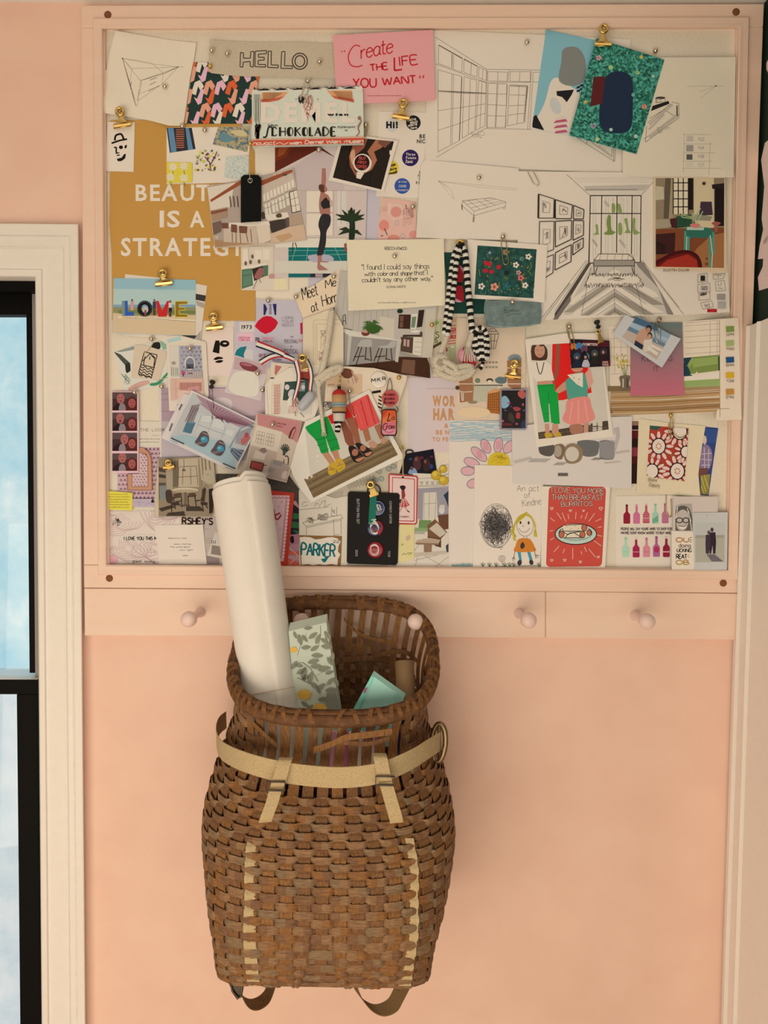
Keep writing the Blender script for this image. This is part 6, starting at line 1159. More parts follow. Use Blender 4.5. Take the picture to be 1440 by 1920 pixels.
# taller child
s.use('b4').blob('4a3022', [(1190, 620), (1200, 500), (1240, 462), (1310, 465), (1360, 520), (1365, 600), (1340, 640), (1230, 640)]).ell('b98468', 1285, 540, 54, 72).poly('d9cab2', [(1200, 660), (1330, 640), (1400, 690), (1435, 850), (1370, 850), (1250, 862), (1215, 800)]).poly('b98468', [(1195, 670), (1215, 790), (1205, 850), (1180, 800)]).line('3a3530', [(1252, 660), (1275, 760), (1300, 775), (1330, 660)], 9, True).ells('3d2a20', [(1262, 535, 6, 4, 0), (1305, 533, 6, 4, 0)], 8).line('8a4a44', [(1270, 580), (1290, 585), (1305, 577)], 5)
s.poly('b98468', [(1262, 862), (1370, 850), (1420, 860), (1420, 890), (1260, 895)]).poly('149038', [(1258, 895), (1440, 885), (1445, 1100), (1450, 1290), (1405, 1290), (1385, 1100), (1375, 1050), (1385, 1280), (1330, 1285), (1290, 1090)]).lines('15692c', [[(1375, 960), (1380, 1090)], [(1335, 1200), (1385, 1190)], [(1262, 905), (1430, 900)]], 5)
s.use('b8').poly('149038', [(-20, 120), (20, 120), (35, 340), (-8, 345), (-20, 230)]).poly('b98468', [(-15, 342), (22, 340), (28, 400), (40, 420), (0, 430), (-20, 400)]).poly('b98468', [(-68, 342), (-38, 340), (-35, 400), (-25, 425), (-60, 430)]).polys('b58f2a', [[(-70, 405), (-25, 400), (-10, 425), (-60, 440)], [(0, 400), (35, 398), (50, 420), (10, 432)]])
# small child
s.poly('b98468', [(60, 60), (95, 50), (100, 100), (30, 135), (5, 125), (10, 108)]).poly('4f8f76', [(72, 50), (130, 0), (185, -10), (225, 30), (222, 160), (90, 185), (80, 120)]).poly('ddd0bb', [(85, 10), (190, -5), (190, 95), (150, 75)]).ells('4a4440', [(130, 30, 4, 4, 0), (165, 40, 4, 4, 0), (160, 65, 3, 3, 0), (115, 15, 3, 3, 0)], 6)
s.blob('d37f70', [(90, 180), (222, 158), (250, 230), (272, 300), (230, 330), (150, 345), (90, 340), (52, 310), (75, 250)]).lines('e39a8a', [[(120, 190), (100, 330)], [(160, 185), (160, 335)], [(200, 180), (225, 320)]], 6).blob('a06a52', [(105, 350), (180, 345), (190, 400), (120, 410), (102, 380)]).poly('b98468', [(195, 335), (230, 330), (225, 400), (198, 410)]).polys('c9a09a', [[(190, 400), (235, 395), (235, 412), (192, 415)]]).blob('b98468', [(110, -60), (150, -90), (190, -70), (185, -20), (140, -10), (115, -25)]).blob('5f3d2a', [(105, -60), (150, -110), (195, -85), (195, -65), (150, -80)])
s.poly('c9907a', [(205, 0), (240, -40), (260, 60), (230, 110), (218, 60)])
s.clip(None).end()
s = Sheet('photograph', 'small dark group photograph with colourful hats, clipped over the family photograph', 'photograph', 'c8', [(100, 1172), (240, 1178), (370, 1184), (376, 1355), (240, 1362), (112, 1370)], '241a1e', rough=.35)
s.poly('4e1a22', [(190, 1185), (365, 1190), (368, 1225), (300, 1222), (190, 1215)]).text('d9cdbf', 'EXEMPTION', 188, 1200, 288, 1218, .02)
for x, y, c, d_ in [(130, 1225, 'b8672a', '1e1a22'), (165, 1222, '3c6f9a', '2a2028'), (150, 1290, '2f4450', '1b2632'), (210, 1290, '3f7a86', 'a9a4a4'), (270, 1270, '34443c', '25221f'), (330, 1260, '3a2a30', '2a1a1c'), (200, 1240, '5a3a4a', '1a171c')]: s.ell(c, x, y, 24, 26).blob(d_, [(x-22, y+45), (x, y+10), (x+24, y+45), (x+22, y+70), (x-22, y+70)])
s.ells('a8745a', [(208, 1295, 10, 12, 0), (270, 1275, 9, 11, 0), (150, 1298, 9, 11, 0), (328, 1262, 9, 11, 0)], 10).rect('5c1820', 318, 1318, 374, 1356).text('d9cdbf', 'LOCKS', 324, 1322, 360, 1336, .02).text('d9cdbf', 'MUSEUM', 322, 1340, 362, 1352, .01).end()
s = Sheet('photograph', 'small dark party photograph in a grey plastic frame beside family photograph', 'magnet photo', 'b4', [(878, 942), (1150, 938), (1158, 955), (1150, 1350), (1135, 1362), (885, 1362), (870, 1345)], '8d8286', th=.003, rough=.3, spec=.5)
s.rect('100d12', 890, 952, 1138, 1345); s.clip([(890, 952), (1138, 952), (1138, 1345), (890, 1345)])
s.blob('7fa3b5', [(890, 1030), (930, 1010), (970, 1060), (965, 1110), (920, 1140), (890, 1120)]).blob('b5544a', [(1060, 970), (1110, 950), (1138, 1000), (1110, 1040), (1065, 1010)]).blob('96383a', [(1005, 1130), (1060, 1125), (1090, 1150), (1040, 1170)]).blob('a42a3a', [(1045, 1185), (1080, 1190), (1075, 1245), (1040, 1235)]).blob('3b2c28', [(970, 1180), (1010, 1210), (1020, 1290), (960, 1250)]).poly('5a1822', [(890, 1290), (1000, 1295), (1000, 1320), (890, 1318)]).blob('1e2c48', [(1100, 1280), (1138, 1260), (1138, 1340), (1090, 1330)]).ells('b5466a', [(965, 1085, 16, 12, 0), (900, 1270, 12, 14, 0), (1110, 1100, 10, 16, 0), (1045, 1300, 14, 10, 0)], 10).ells('4a5a8a', [(1120, 1160, 10, 10, 0), (930, 1160, 12, 8, 0), (990, 1120, 8, 6, 0)], 8).clip(None).end()
# slate coloured cloth patch with a stitched name
s = Sheet('patch', 'slate green leather patch with a handwritten name, under the floral card', 'patch', 'c7', [(738, 1108), (900, 1104), (1196, 1125), (1203, 1200), (1196, 1296), (1100, 1318), (900, 1330), (790, 1325), (748, 1308), (728, 1180)], ramp_mat('slate_leather', [(.3, '5a665e'), (.55, '68746b'), (.8, '748077')], 90, k=.85, rough=.5, bump=.1), th=.002, lift=[(970, 1210, 200, .003)])
s.line('2d3532', [(925, 1165), (900, 1160), (895, 1178), (918, 1182), (895, 1192), (898, 1205), (930, 1198), (950, 1180), (955, 1195), (970, 1180), (975, 1195), (990, 1185), (1000, 1195), (1020, 1182)], 3.5, True).line('2d3532', [(910, 1238), (960, 1218), (1040, 1212)], 3).line('a9ada2', [(760, 1300), (850, 1318), (1000, 1322), (1180, 1300)], 3, True).ells('a9ada2', [(785, 1165, 3, 3, 0), (800, 1160, 3, 3, 0), (790, 1185, 3, 3, 0), (815, 1255, 5, 4, 0)], 6).end()
# --- lower left
s = Sheet('card', 'magazine page with arched patterned doorway and the words the look', 'card', 'b5', [(150, 143), (560, 150), (560, 975), (100, 970), (95, 620), (140, 400)], 'd9c8ac')
s.hw('4a3f36', 'THE LOOK', 362, 216, 590, 240, 3, gap=26, serif=.1).line('8a7a66', [(470, 280), (540, 280)], 2.5).fine('5c4f42', 345, 540, 318, 12, 3, 2.4).fine('5c4f42', 345, 540, 346, 12, 4, 2.4)
s.rect('c9a2a0', 150, 390, 545, 870); s.clip([(150, 390), (545, 390), (545, 870), (150, 870)]); R_ = random.Random(11)
for i in range(11):
    for j in range(12):
        x = 165+i*36+(j % 2)*18; y = 405+j*41; s.ells('5a3a4a', [(x, y, 7, 5, 30), (x+8, y+8, 6, 4, 100), (x-6, y+9, 6, 4, 150)], 6)
ar = [(240, 790), (240, 640), (350, 640), (350, 392), (400, 400), (450, 440), (468, 500), (475, 790)]
s.poly('c08a68', ar).poly('d0aca4', [(285, 755), (285, 640), (355, 640), (355, 440), (400, 450), (432, 490), (432, 755)])
for i in range(5):
    for j in range(12):
        x = 300+i*28+(j % 2)*14; y = 455+j*26
        if x < 425 and (y > 640 or x > 360): s.ells('5a3a4a', [(x, y, 5, 4, 20), (x+6, y+6, 5, 3, 110)], 6)
s.lines('8f5c44', [[(243, 640), (243, 790), (472, 790), (465, 500), (445, 440), (400, 402)], [(285, 640), (285, 757), (432, 757), (432, 490), (400, 450), (356, 440)]], 4).clip(None)
s.polys('b9a4a8', [[(290, 870), (545, 870), (545, 945), (290, 945)]]).lines('8f7a88', [[(355, 880), (355, 940)], [(300, 900), (400, 905)], [(410, 930), (450, 905), (480, 935)]], 3).blob('33262a', [(470, 880), (478, 868), (486, 880), (495, 900), (478, 908), (462, 900)]).end()
s = Sheet('photo_strip', 'photo booth strip of four couple portraits with pink borders', 'photo strip', 'b5', [(95, -128), (345, -132), (350, 200), (346, 628), (98, 630)], 'e0b5b2', rough=.35, th=.0005)
for i, y in enumerate((-122, 68, 255, 448)):
    h_ = 170 if i != 3 else 162
    s.rect('43302e', 102, y, 333, y+h_).rect('5a4642', 102, y, 333, y+h_*.35); s.clip([(102, y), (333, y), (333, y+h_), (102, y+h_)])
    x0 = (180, 175, 215, 195)[i]; y0 = (60, 55, 60, 40)[i]
    s.blob('2a1a1c', [(110, y+h_), (130, y+h_*.7), (180, y+h_*.58), (240, y+h_*.7), (260, y+h_)]).blob('8a7a78', [(165, y+h_), (175, y+h_*.65), (215, y+h_*.65), (225, y+h_)]).blob('54251f', [(235, y+h_), (240, y+h_*.45), (285, y+h_*.24), (328, y+h_*.45), (333, y+h_)]).ell('a8625a', x0, y+y0, 36, 48).ell('a2544c', 285, y+h_*.6, 34, 44).ells('54251f', [(x0-14, y+y0-8, 5, 4, 0), (x0+14, y+y0-8, 5, 4, 0), (274, y+h_*.56, 5, 4, 0), (298, y+h_*.56, 5, 4, 0)], 8).ells('6b2420', [(x0, y+y0+22, 10, (12 if i == 1 else 5), 0), (286, y+h_*.74, 9, (12 if i == 1 else 5), 0)], 8).clip(None)
s.end()
s = Sheet('sticky_note', 'yellow sticky note with rows of tiny print at the left edge', 'sticky note', 'b5', [(52, 797), (180, 806), (290, 815), (289, 980), (54, 968)], 'ddc848')
for i in range(6): s.fine('5a4e22', (85, 60, 60, 58, 58, 58)[i], (250, 262, 262, 250, 262, 255)[i], 832+i*24, 9, 20+i, 2.4)
s.end()
s = Sheet('card', 'pale card of pink contour lines with hand-lettered love message, bottom left', 'card', 'b5', [(56, 985), (530, 982), (735, 1035), (735, 1478), (56, 1475)], 'e0cbb5')
s.clipout(); CL = 'c49a94'
for cx, cy, a0 in ((140, 1085, .6), (250, 1330, .3), (560, 1010, 1.2), (500, 1330, 2.0)):
    for r_ in range(1, 8):
        q = [(cx+(18+r_*26)*(1+.22*math.sin(3*t+a0*r_*.4)+.12*math.sin(5*t+a0))*math.cos(t), cy+(14+r_*19)*(1+.22*math.sin(2*t+a0*r_*.5)+.1*math.cos(4*t+r_))*math.sin(t)) for t in [k_*.13*math.pi for k_ in range(9 if r_ > 4 else 16)]]
        s.line(CL, q, 3.5, True)
s.clip(None).blob('e0cbb5', [(205, 1215), (520, 1205), (640, 1215), (640, 1262), (205, 1262)]).hw('241e1c', 'I LOVE YOU THIS MUCH', 212, 1224, 580, 1254, 7, 0, 0, gap=20).blob('dba5a5', [(60, 1420), (110, 1390), (150, 1430), (140, 1472), (60, 1474)]).hw('4a3a36', 'great', 290, 1440, 372, 1462, 3).hw('4a3a36', 'loving', 405, 1442, 498, 1464, 3).scrib('3a3230', 105, 1050, 185, 1130, 16, 3, 3).end()
s = Sheet('card', 'weathered grey sign card with dark capital lettering behind the paper roll', 'card', 'b5', [(730, 1040), (1240, 1030), (1260, 1480), (980, 1480), (945, 1110)], 'b7a594')
s.hw('38221c', "RSHEY'S", 755, 1048, 1035, 1105, 15, 1, gap=20).lines('9c8a7a', [[(960, 1150), (1000, 1152)], [(965, 1240), (1080, 1235)], [(970, 1260), (1080, 1258)], [(975, 1280), (1080, 1278)], [(985, 1440), (1090, 1430)]], 5).poly('8f7a70', [(975, 1400), (1100, 1420), (1100, 1480), (985, 1480)]).end()
s = Sheet('card', 'cream card with four short typed lines near the lower left', 'card', 'b5', [(490, 1115), (945, 1110), (962, 1290), (983, 1482), (537, 1482), (515, 1260)], 'e3cfb6', lift=[(945, 1110, 60, .003)])
for t, x0, x1, y in (('beautiful one,', 625, 795, 1242), ('every morning', 678, 832, 1297), ('The world leans', 638, 822, 1324), ('your light', 728, 850, 1352), ('- anne', 745, 802, 1404)): s.hw('5c5046', t, x0, y-12, x1, y, 2.4)
s.lines('c4ae96', [[(560, 1440), (900, 1440)], [(670, 1474), (760, 1474)]], 2.5).end()
s = Sheet('card', 'small white picture card tucked right of the typed cream card', 'card', 'b5', [(985, 1395), (1062, 1180), (1200, 1230), (1160, 1430), (1060, 1415)], 'd2c2ac')
s.poly('8d7d6c', [(1030, 1300), (1140, 1320), (1120, 1400), (1020, 1385)]).lines('4a4038', [[(1030, 1255), (1025, 1285)], [(1045, 1258), (1040, 1290)], [(1062, 1260), (1058, 1290)]], 6).end()
s = Sheet('fabric_swatch', 'dark grey fabric swatch hanging behind the paper roll', 'fabric swatch', 'b6', [(-150, 560), (300, 568), (440, 566), (530, 690), (535, 830), (420, 830), (0, 820), (-150, 760)], ramp_mat('charcoal_felt', [(.3, '3e362e'), (.7, '544a40')], 500, k=1, rough=.95, bump=.3), th=.001); s.end()
s = Sheet('photograph', 'monochrome dining nook photograph with round table and chequered floor', 'photograph', 'b5', [(530, 492), (790, 484), (1045, 476), (1062, 700), (1072, 790), (1040, 1032), (500, 1040), (497, 850)], 'a08c70', lift=[(1070, 700, 60, .003)])
s.clip([(535, 495), (1042, 480), (1068, 790), (1036, 1028), (535, 1030)])
s.rect('8f7c62', 530, 476, 1075, 1035).poly('b7a384', [(720, 500), (900, 490), (910, 760), (715, 760)]).poly('6f5f4b', [(655, 520), (720, 515), (715, 760), (665, 760)]).poly('a39174', [(600, 600), (665, 590), (665, 790), (610, 790)]).poly('b5a283', [(910, 480), (1045, 478), (1070, 780), (930, 690)]).lines('7d6c55', [[(935, 490), (950, 680)], [(965, 485), (985, 720)], [(1000, 485), (1030, 740)]], 12).frame('6b5a46', [(965, 650), (1010, 640), (1018, 770), (972, 755)], 5).lines('4a3c2e', [[(720, 572), (885, 565)], [(715, 668), (895, 660)], [(885, 565), (900, 745)], [(720, 575), (715, 750)], [(768, 500), (770, 590)], [(760, 580), (755, 740)], [(830, 575), (835, 740)]], 4).poly('5d4a38', [(768, 588), (790, 612), (748, 612)])
s.poly('5b4e40', [(535, 720), (600, 720), (610, 880), (540, 900)]).poly('463a30', [(535, 640), (600, 650), (600, 680), (535, 672)]).poly('7c7d74', [(540, 750), (600, 745), (615, 880), (545, 905)]).poly('4d4034', [(535, 575), (590, 590), (600, 625), (535, 615)])
s.poly('8e7a60', [(535, 880), (1036, 900), (1036, 1030), (535, 1030)])
for q in ([(535, 960), (640, 930), (700, 945), (560, 990)], [(790, 940), (920, 940), (960, 985), (790, 985)], [(620, 1000), (770, 985), (785, 1030), (600, 1030)], [(640, 905), (720, 900), (740, 930), (660, 935)], [(920, 900), (990, 905), (990, 930), (930, 930)]): s.poly('40342a', q)
s.ell('c7b494', 782, 790, 122, 24).ell('a89574', 782, 798, 115, 16).rect('6f5d48', 770, 810, 795, 930).poly('5d4d3c', [(720, 940), (770, 920), (800, 920), (850, 945)])
CH = '3b2a20'
for pts in ([(650, 830), (655, 1000)], [(745, 850), (750, 950)], [(660, 865), (745, 850)], [(670, 850), (690, 965)], [(805, 840), (812, 940)], [(870, 850), (885, 945)], [(805, 850), (880, 845)], [(960, 760), (940, 870), (990, 960)], [(930, 860), (950, 990)], [(690, 900), (745, 890)], [(880, 890), (940, 880)]): s.line(CH, pts, 9)
s.blob('46352a', [(600, 800), (650, 795), (662, 900), (610, 900)]).poly('54402f', [(668, 830), (740, 812), (750, 840), (680, 855)]).poly('54402f', [(810, 820), (870, 815), (885, 840), (812, 850)]).poly('2e221b', [(1000, 780), (1060, 770), (1036, 1000), (1005, 1010)]).poly('46352a', [(940, 780), (975, 770), (960, 900), (930, 890)])
s.clip(None).poly('c9b492', [(532, 492), (534, 1038), (501, 1039), (498, 850)])
for i in range(14): s.line('9c8a6a', [(512+(i % 3)*4, 740+i*13), (522, 748+i*13)], 3)
s.end()
BL = [('photograph', 'lower of two tilted blue living room pictures, peeking out behind', [(855, 1095), (1010, 1120), (1600, 1440), (1330, 1880), (1290, 1870), (620, 1555)], 0), ('photograph', 'upper of two tilted blue living room pictures with striped canopy and two chairs', [(935, 1060), (1300, 1240), (1640, 1406), (1390, 1905), (1040, 1730), (690, 1562)], 1)]
for nm, lab, out, full in BL:
    s = Sheet(nm, lab, nm, 'b1', out, 'd5c5b8', rough=.35, lift=[(out[3][0], out[3][1], 200, .003)])
    if not full:
        s.polys('6a5f60', [[(700, 1480), (730, 1400), (745, 1410), (715, 1490)], [(800, 1260), (830, 1200), (845, 1210), (812, 1275)]]).end(); continue
    s.use('b5')
    s.clip([(850, -118), (1452, 174), (1240, 598), (634, 304)])
    s.poly('b9b6ac', [(850, -130), (1460, 170), (1245, 610), (620, 310)]).poly('a58488', [(875, -108), (1452, 172), (1300, 200), (1010, 60), (930, -30)]).poly('c2bcb0', [(880, 60), (1300, 190), (1220, 360), (860, 230)]).poly('9fb0ac', [(640, 295), (760, 270), (1100, 330), (1250, 400), (1245, 600)]).poly('a58488', [(900, -30), (1440, 160), (1280, 200), (1060, 100)])
    for i in range(16): s.line('7d4f58', [(1035+i*4, 85+i*3), (985+i*32, -40+i*17)], 6)
    s.poly('b7b2a6', [(750, 40), (840, 0), (900, 40), (760, 260), (700, 270)]).poly('8d7d78', [(840, 0), (920, -10), (820, 170), (790, 160)]).lines('5d5054', [[(870, 20), (800, 160)], [(890, 30), (830, 170)], [(850, 10), (780, 150)], [(905, 20), (850, 160)]], 6).poly('5f8490', [(790, 160), (880, 160), (830, 265), (755, 245)])
    for i in range(9): s.line('3f5560', [(795+i*9, 165+i), (770+i*8, 245+i*2)], 4)
    s.polys('cbc5b8', [[(940, 90), (1030, 100), (1020, 160), (930, 150)], [(1050, 120), (1150, 140), (1140, 230), (1030, 200)], [(1170, 220), (1240, 230), (1220, 300), (1150, 290)]]).lines('9aa09a', [[(900, 180), (1220, 300)], [(930, 90), (880, 230)], [(1040, 110), (990, 260)], [(1160, 200), (1110, 320)], [(1290, 200), (1190, 390)]], 3).lines('3c3436', [[(1060, 120), (1090, 110)], [(1110, 130), (1140, 160)], [(1120, 110), (1130, 150)], [(1160, 150), (1190, 165)], [(1030, 95), (1035, 130)]], 6)
    for x, y in ((940, 310), (1090, 395)):
        s.blob('5a4a4a', [(x-10, y-60), (x+25, y-70), (x+55, y-40), (x+60, y+20), (x+20, y+75), (x-40, y+60), (x-70, y+35), (x-45, y-5)])
        for i in range(7): s.line('b7a8a0', [(x-55+i*16, y+40-i*5), (x-40+i*15, y+60-i*5)], 4)
        for i in range(5): s.line('b7a8a0', [(x+5+i*10, y-58+i*4), (x+15+i*9, y-48+i*4)], 4)
        s.ell('458a9a', x+18, y+8, 34, 30).ell('6aa8b0', x+8, y, 16, 14)
    s.poly('9c8f8c', [(1260, 260), (1400, 200), (1350, 380), (1250, 350)]).blob('b5625c', [(1300, 320), (1360, 280), (1385, 310), (1320, 370)]).blob('a94a4a', [(1330, 290), (1345, 255), (1370, 260), (1365, 295)]).poly('57606c', [(1210, 400), (1330, 420), (1270, 520), (1200, 430)]).lines('a9a4a0', [[(1225, 410), (1300, 470)], [(1250, 405), (1320, 440)], [(1215, 430), (1280, 500)]], 5).lines('7d8f90', [[(1440, 165), (1300, 210), (1190, 400)], [(1430, 205), (1310, 260)]], 7)
    s.clip(None)
    s.line('3a3436', [(648, 305), (770, 360)], 9).line('8fb0b4', [(640, 325), (710, 358)], 10).line('3a3436', [(1130, 540), (1248, 590)], 9).line('9c9494', [(1150, 575), (1230, 605)], 7)
    s.end()
s = Sheet('photograph', 'pink kitchen corner picture with gridded windows, left of the big rotated photograph', 'photograph', 'b6', [(180, 62), (552, 130), (500, 380), (425, 632), (250, 590), (75, 545)], 'c9b095', rough=.4)
s.poly('c07f76', [(182, 66), (548, 133), (515, 310), (385, 215), (190, 160)]).poly('d6c2a6', [(180, 165), (390, 220), (350, 380), (130, 320)])
for x, y in ((185, 210), (265, 228)): s.frame('a58c74', [(x, y), (x+62, y+14), (x+48, y+110), (x-14, y+92)], 3).lines('8f7662', [[(x+20, y+5), (x+5, y+98)], [(x+41, y+10), (x+27, y+104)], [(x-5, y+30), (x+58, y+44)], [(x-10, y+60), (x+53, y+75)]], 3.5)
s.poly('b9a088', [(130, 330), (350, 385), (310, 560), (90, 520)]).poly('cfb9a0', [(170, 370), (260, 390), (240, 450), (150, 430)]).poly('a0443c', [(140, 455), (240, 480), (222, 540), (125, 512)]).frame('54281f', [(140, 455), (240, 480), (222, 540), (125, 512)], 8).line('8a6a5a', [(130, 450), (240, 470)], 6).blob('8f7468', [(200, 370), (230, 355), (255, 375), (240, 395)]).lines('5a3a34', [[(215, 360), (245, 350), (260, 380)], [(230, 490), (265, 492)]], 6)
s.poly('a09080', [(300, 440), (400, 460), (450, 510), (420, 590), (270, 560)]).polys('8f8076', [[(320, 445), (395, 465), (385, 500), (310, 480)], [(280, 505), (340, 520), (330, 560), (270, 545)]]).poly('a58a7c', [(340, 520), (450, 500), (425, 625), (250, 585)])
for a in range(7): s.line('33402f', [(412, 390), (412+38*math.cos(-2.8+a*.45), 360+45*math.sin(-2.8+a*.45))], 9)
s.poly('3f4a44', [(395, 370), (420, 372), (412, 412), (392, 408)]).line('4f3f38', [(412, 420), (430, 415), (440, 440), (435, 490)], 9, True).line('5a3a34', [(405, 440), (400, 480)], 6).line('5f2a2c', [(445, 270), (470, 200), (490, 180)], 12).frame('74382f', [(440, 265), (455, 215), (495, 175), (500, 200), (470, 275)], 4).hw('8a4a44', 'say love', 350, 135, 420, 150, 3, 10).hw('8a4a44', 'lucy', 345, 158, 390, 172, 3, 10).blob('c4ab92', [(380, 590), (400, 540), (430, 545), (420, 600)]).end()
# --- lower middle
s = Sheet('print', 'coral flowers on dark ground, a strip showing right of the red heart card', 'art print', 'b6', [(470, 790), (500, 780), (545, 860), (548, 1310), (420, 1312)], 'a87a80')
s.clipout()
s.poly('231c20', [(470, 800), (548, 860), (548, 1090), (440, 1150)]).polys('2c5a3a', [[(480, 880), (545, 890), (545, 930), (470, 930)], [(470, 950), (545, 960), (540, 1010), (460, 1000)], [(470, 1020), (545, 1030), (520, 1060)]]).poly('a06a72', [(440, 1060), (548, 1050), (548, 1130), (440, 1140)]).polys('bf5a44', [[(440, 1180), (500, 1200), (545, 1180), (545, 1230), (440, 1220)], [(430, 1250), (545, 1290), (545, 1312), (425, 1312)]]).lines('d3a08c', [[(440, 1160), (540, 1250)], [(440, 1240), (545, 1262)], [(450, 1300), (520, 1230)]], 6).blob('1d1519', [(455, 1080), (480, 1070), (485, 1120), (460, 1125)]).clip(None).end()
s = Sheet('card', 'red card with scalloped pale pink panel, partly hidden by the paper roll', 'card', 'b6', [(290, 695), (490, 716), (460, 1010), (432, 1312), (330, 1312)], 'b5392a')
s.poly('d3a9a4', [(300, 735), (450, 738), (400, 1275), (340, 1275)])
pp = [(300, 742)]
for i in range(5): s.ring('a85a5c', 318+i*30, 748, 13, 13, 5, 0, 0, 180, 8)
for i in range(17): s.ring('a85a5c', 432-i*2.7, 775+i*29, 13, 13, 5, 0, 90, 270, 8).ell('d9b8b2', 444-i*2.7, 775+i*29, 7, 9, n=8)
for x, y in ((360, 830), (350, 930), (340, 970), (372, 1010), (350, 1100), (345, 1180), (385, 790)): s.poly('b798a4', [(x+11*math.cos(a)*(1 if k_ % 2 else .45), y+11*math.sin(a)*(1 if k_ % 2 else .45)) for k_, a in enumerate([q*.628 for q in range(10)])])
s.line('8d1c1c', [(318, 850), (335, 925), (355, 930), (382, 895)], 10, True).line('8d1c1c', [(320, 905), (372, 880)], 10).end()
s = Sheet('card', 'printed dictionary page strip with swirl motif under the rotated photograph', 'card', 'b6', [(640, 700), (900, 520), (1330, 460), (1335, 720), (870, 760), (700, 830)], 'c3b193')
for i in range(9): s.line('7a6c58', [(930+i*26, 680-i*6), (922+i*26, 640-i*9)], 5); s.line('7a6c58', [(945+i*26, 690-i*6), (936+i*26, 645-i*9)], 4)
for x, y in ((1180, 540), (1260, 520), (1290, 590), (1200, 600), (1150, 610), (1300, 500)): s.ring('6f8078', x, y, 22, 18, 5, 20).ring('8a958a', x, y, 10, 8, 4)
s.poly('b3a288', [(780, 730), (890, 700), (880, 780), (780, 810)]).end()
s = Sheet('sketch', 'ink sketch of a desk with drawers, behind the name card', 'sketch', 'b6', [(525, 690), (620, 690), (820, 760), (925, 740), (920, 1310), (530, 1310)], 'd8c6ab')
s.lines('6a5e50', [[(525, 855), (770, 832)], [(555, 960), (870, 895), (885, 925), (585, 990), (555, 960)], [(585, 990), (588, 1060)], [(870, 930), (872, 1060)], [(810, 935), (815, 1065)], [(590, 1000), (870, 940)], [(550, 820), (560, 795), (590, 790)], [(560, 830), (600, 815)], [(655, 830), (665, 800), (690, 810)], [(690, 830), (720, 785), (745, 780), (735, 830), (790, 805)], [(805, 1065), (860, 1058)], [(795, 830), (790, 905), (835, 905)], [(835, 830), (835, 900)]], 3.4).scrib('7a6e5e', 580, 915, 650, 965, 30, 3, 3).scrib('7a6e5e', 680, 885, 765, 940, 34, 3, 5).scrib('7a6e5e', 800, 850, 830, 890, 10, 3, 7).end()
s = Sheet('card', 'wavy brown bordered name card lettered in teal brush', 'card', 'b6', [(528, 1062), (700, 1068), (878, 1070), (868, 1310), (540, 1312)], '8a6238')
wv_ = [(532, 1080), (570, 1076), (620, 1080), (660, 1098), (710, 1092), (760, 1080), (800, 1078), (842, 1090), (868, 1115), (850, 1150), (845, 1195), (865, 1220), (845, 1260), (840, 1308), (790, 1298), (740, 1306), (690, 1300), (640, 1308), (600, 1298), (548, 1305), (545, 1230), (538, 1150)]
s.poly('e3d2bc', wv_); TL = '17696a'
s.hw(TL, 'PARKER', 545, 1128, 820, 1225, 15, 3, 0, gap=12).poly(TL, [(705, 1258), (735, 1252), (770, 1240), (745, 1282), (725, 1285)]).hw('2b2f52', '22', 805, 1104, 855, 1124, 4).end()
s = Sheet('photograph', 'large rotated family photograph showing only legs, sandals and a red dress', 'photograph', 'b6', [(578, 130), (620, 115), (1100, -130), (1240, 150), (1388, 428), (1000, 610), (625, 796), (540, 690), (476, 570), (455, 505), (505, 330)], 'dfd0b8', rough=.4, lift=[(455, 505, 120, .005), (1388, 428, 90, .004)], th=.0005)
s.clip([(580, 175), (1090, -92), (1335, 405), (645, 758), (568, 605)])
s.poly('cdbfa6', [(570, 160), (1100, -100), (1340, 410), (640, 760)]).poly('bcae96', [(900, 80), (1190, -60), (1335, 300), (980, 420)])
s.poly('7a6242', [(565, 605), (960, 405), (1265, 280), (1340, 410), (640, 765)])
for i, c in enumerate(('8f764f', '634e34', '927a55', '5d4930', '866d48', '6f5839')): s.line(c, [(575+i*12, 625+i*23), (960+i*12, 425+i*24), (1272+i*11, 295+i*20)], 9)
G_ = '149038'
s.poly(G_, [(575, 178), (690, 110), (760, 90), (800, 190), (840, 280), (862, 360), (788, 382), (740, 250), (770, 385), (710, 395), (668, 290), (600, 220)]).lines('13682a', [[(740, 140), (760, 240), (745, 270)], [(660, 285), (735, 270)], [(760, 290), (840, 275)], [(675, 330), (745, 310)], [(700, 380), (770, 355)], [(785, 360), (850, 330)]], 5)
sk = 'b9825f'
s.poly(sk, [(715, 395), (768, 385), (820, 460), (800, 500), (775, 480)]).poly(sk, [(790, 380), (845, 362), (862, 440), (850, 460), (825, 450)])
s.blob('c39a2a', [(770, 490), (800, 465), (830, 480), (830, 545), (795, 570), (765, 555)]).blob('c39a2a', [(825, 450), (870, 435), (905, 490), (895, 520), (850, 548), (832, 510)]).ells('b9825f', [(790, 520, 12, 16, 20), (860, 480, 12, 16, 20)], 10).lines('8a6a18', [[(770, 530), (825, 515)], [(775, 500), (825, 540)], [(835, 500), (890, 480)], [(850, 530), (885, 505)]], 4)
s.poly('8a4d36', [(860, 130), (900, 120), (960, 230), (985, 320), (945, 350), (905, 300), (880, 200)]).poly('9a5a40', [(900, 100), (960, 60), (1000, 150), (1035, 320), (1000, 340), (960, 230)])
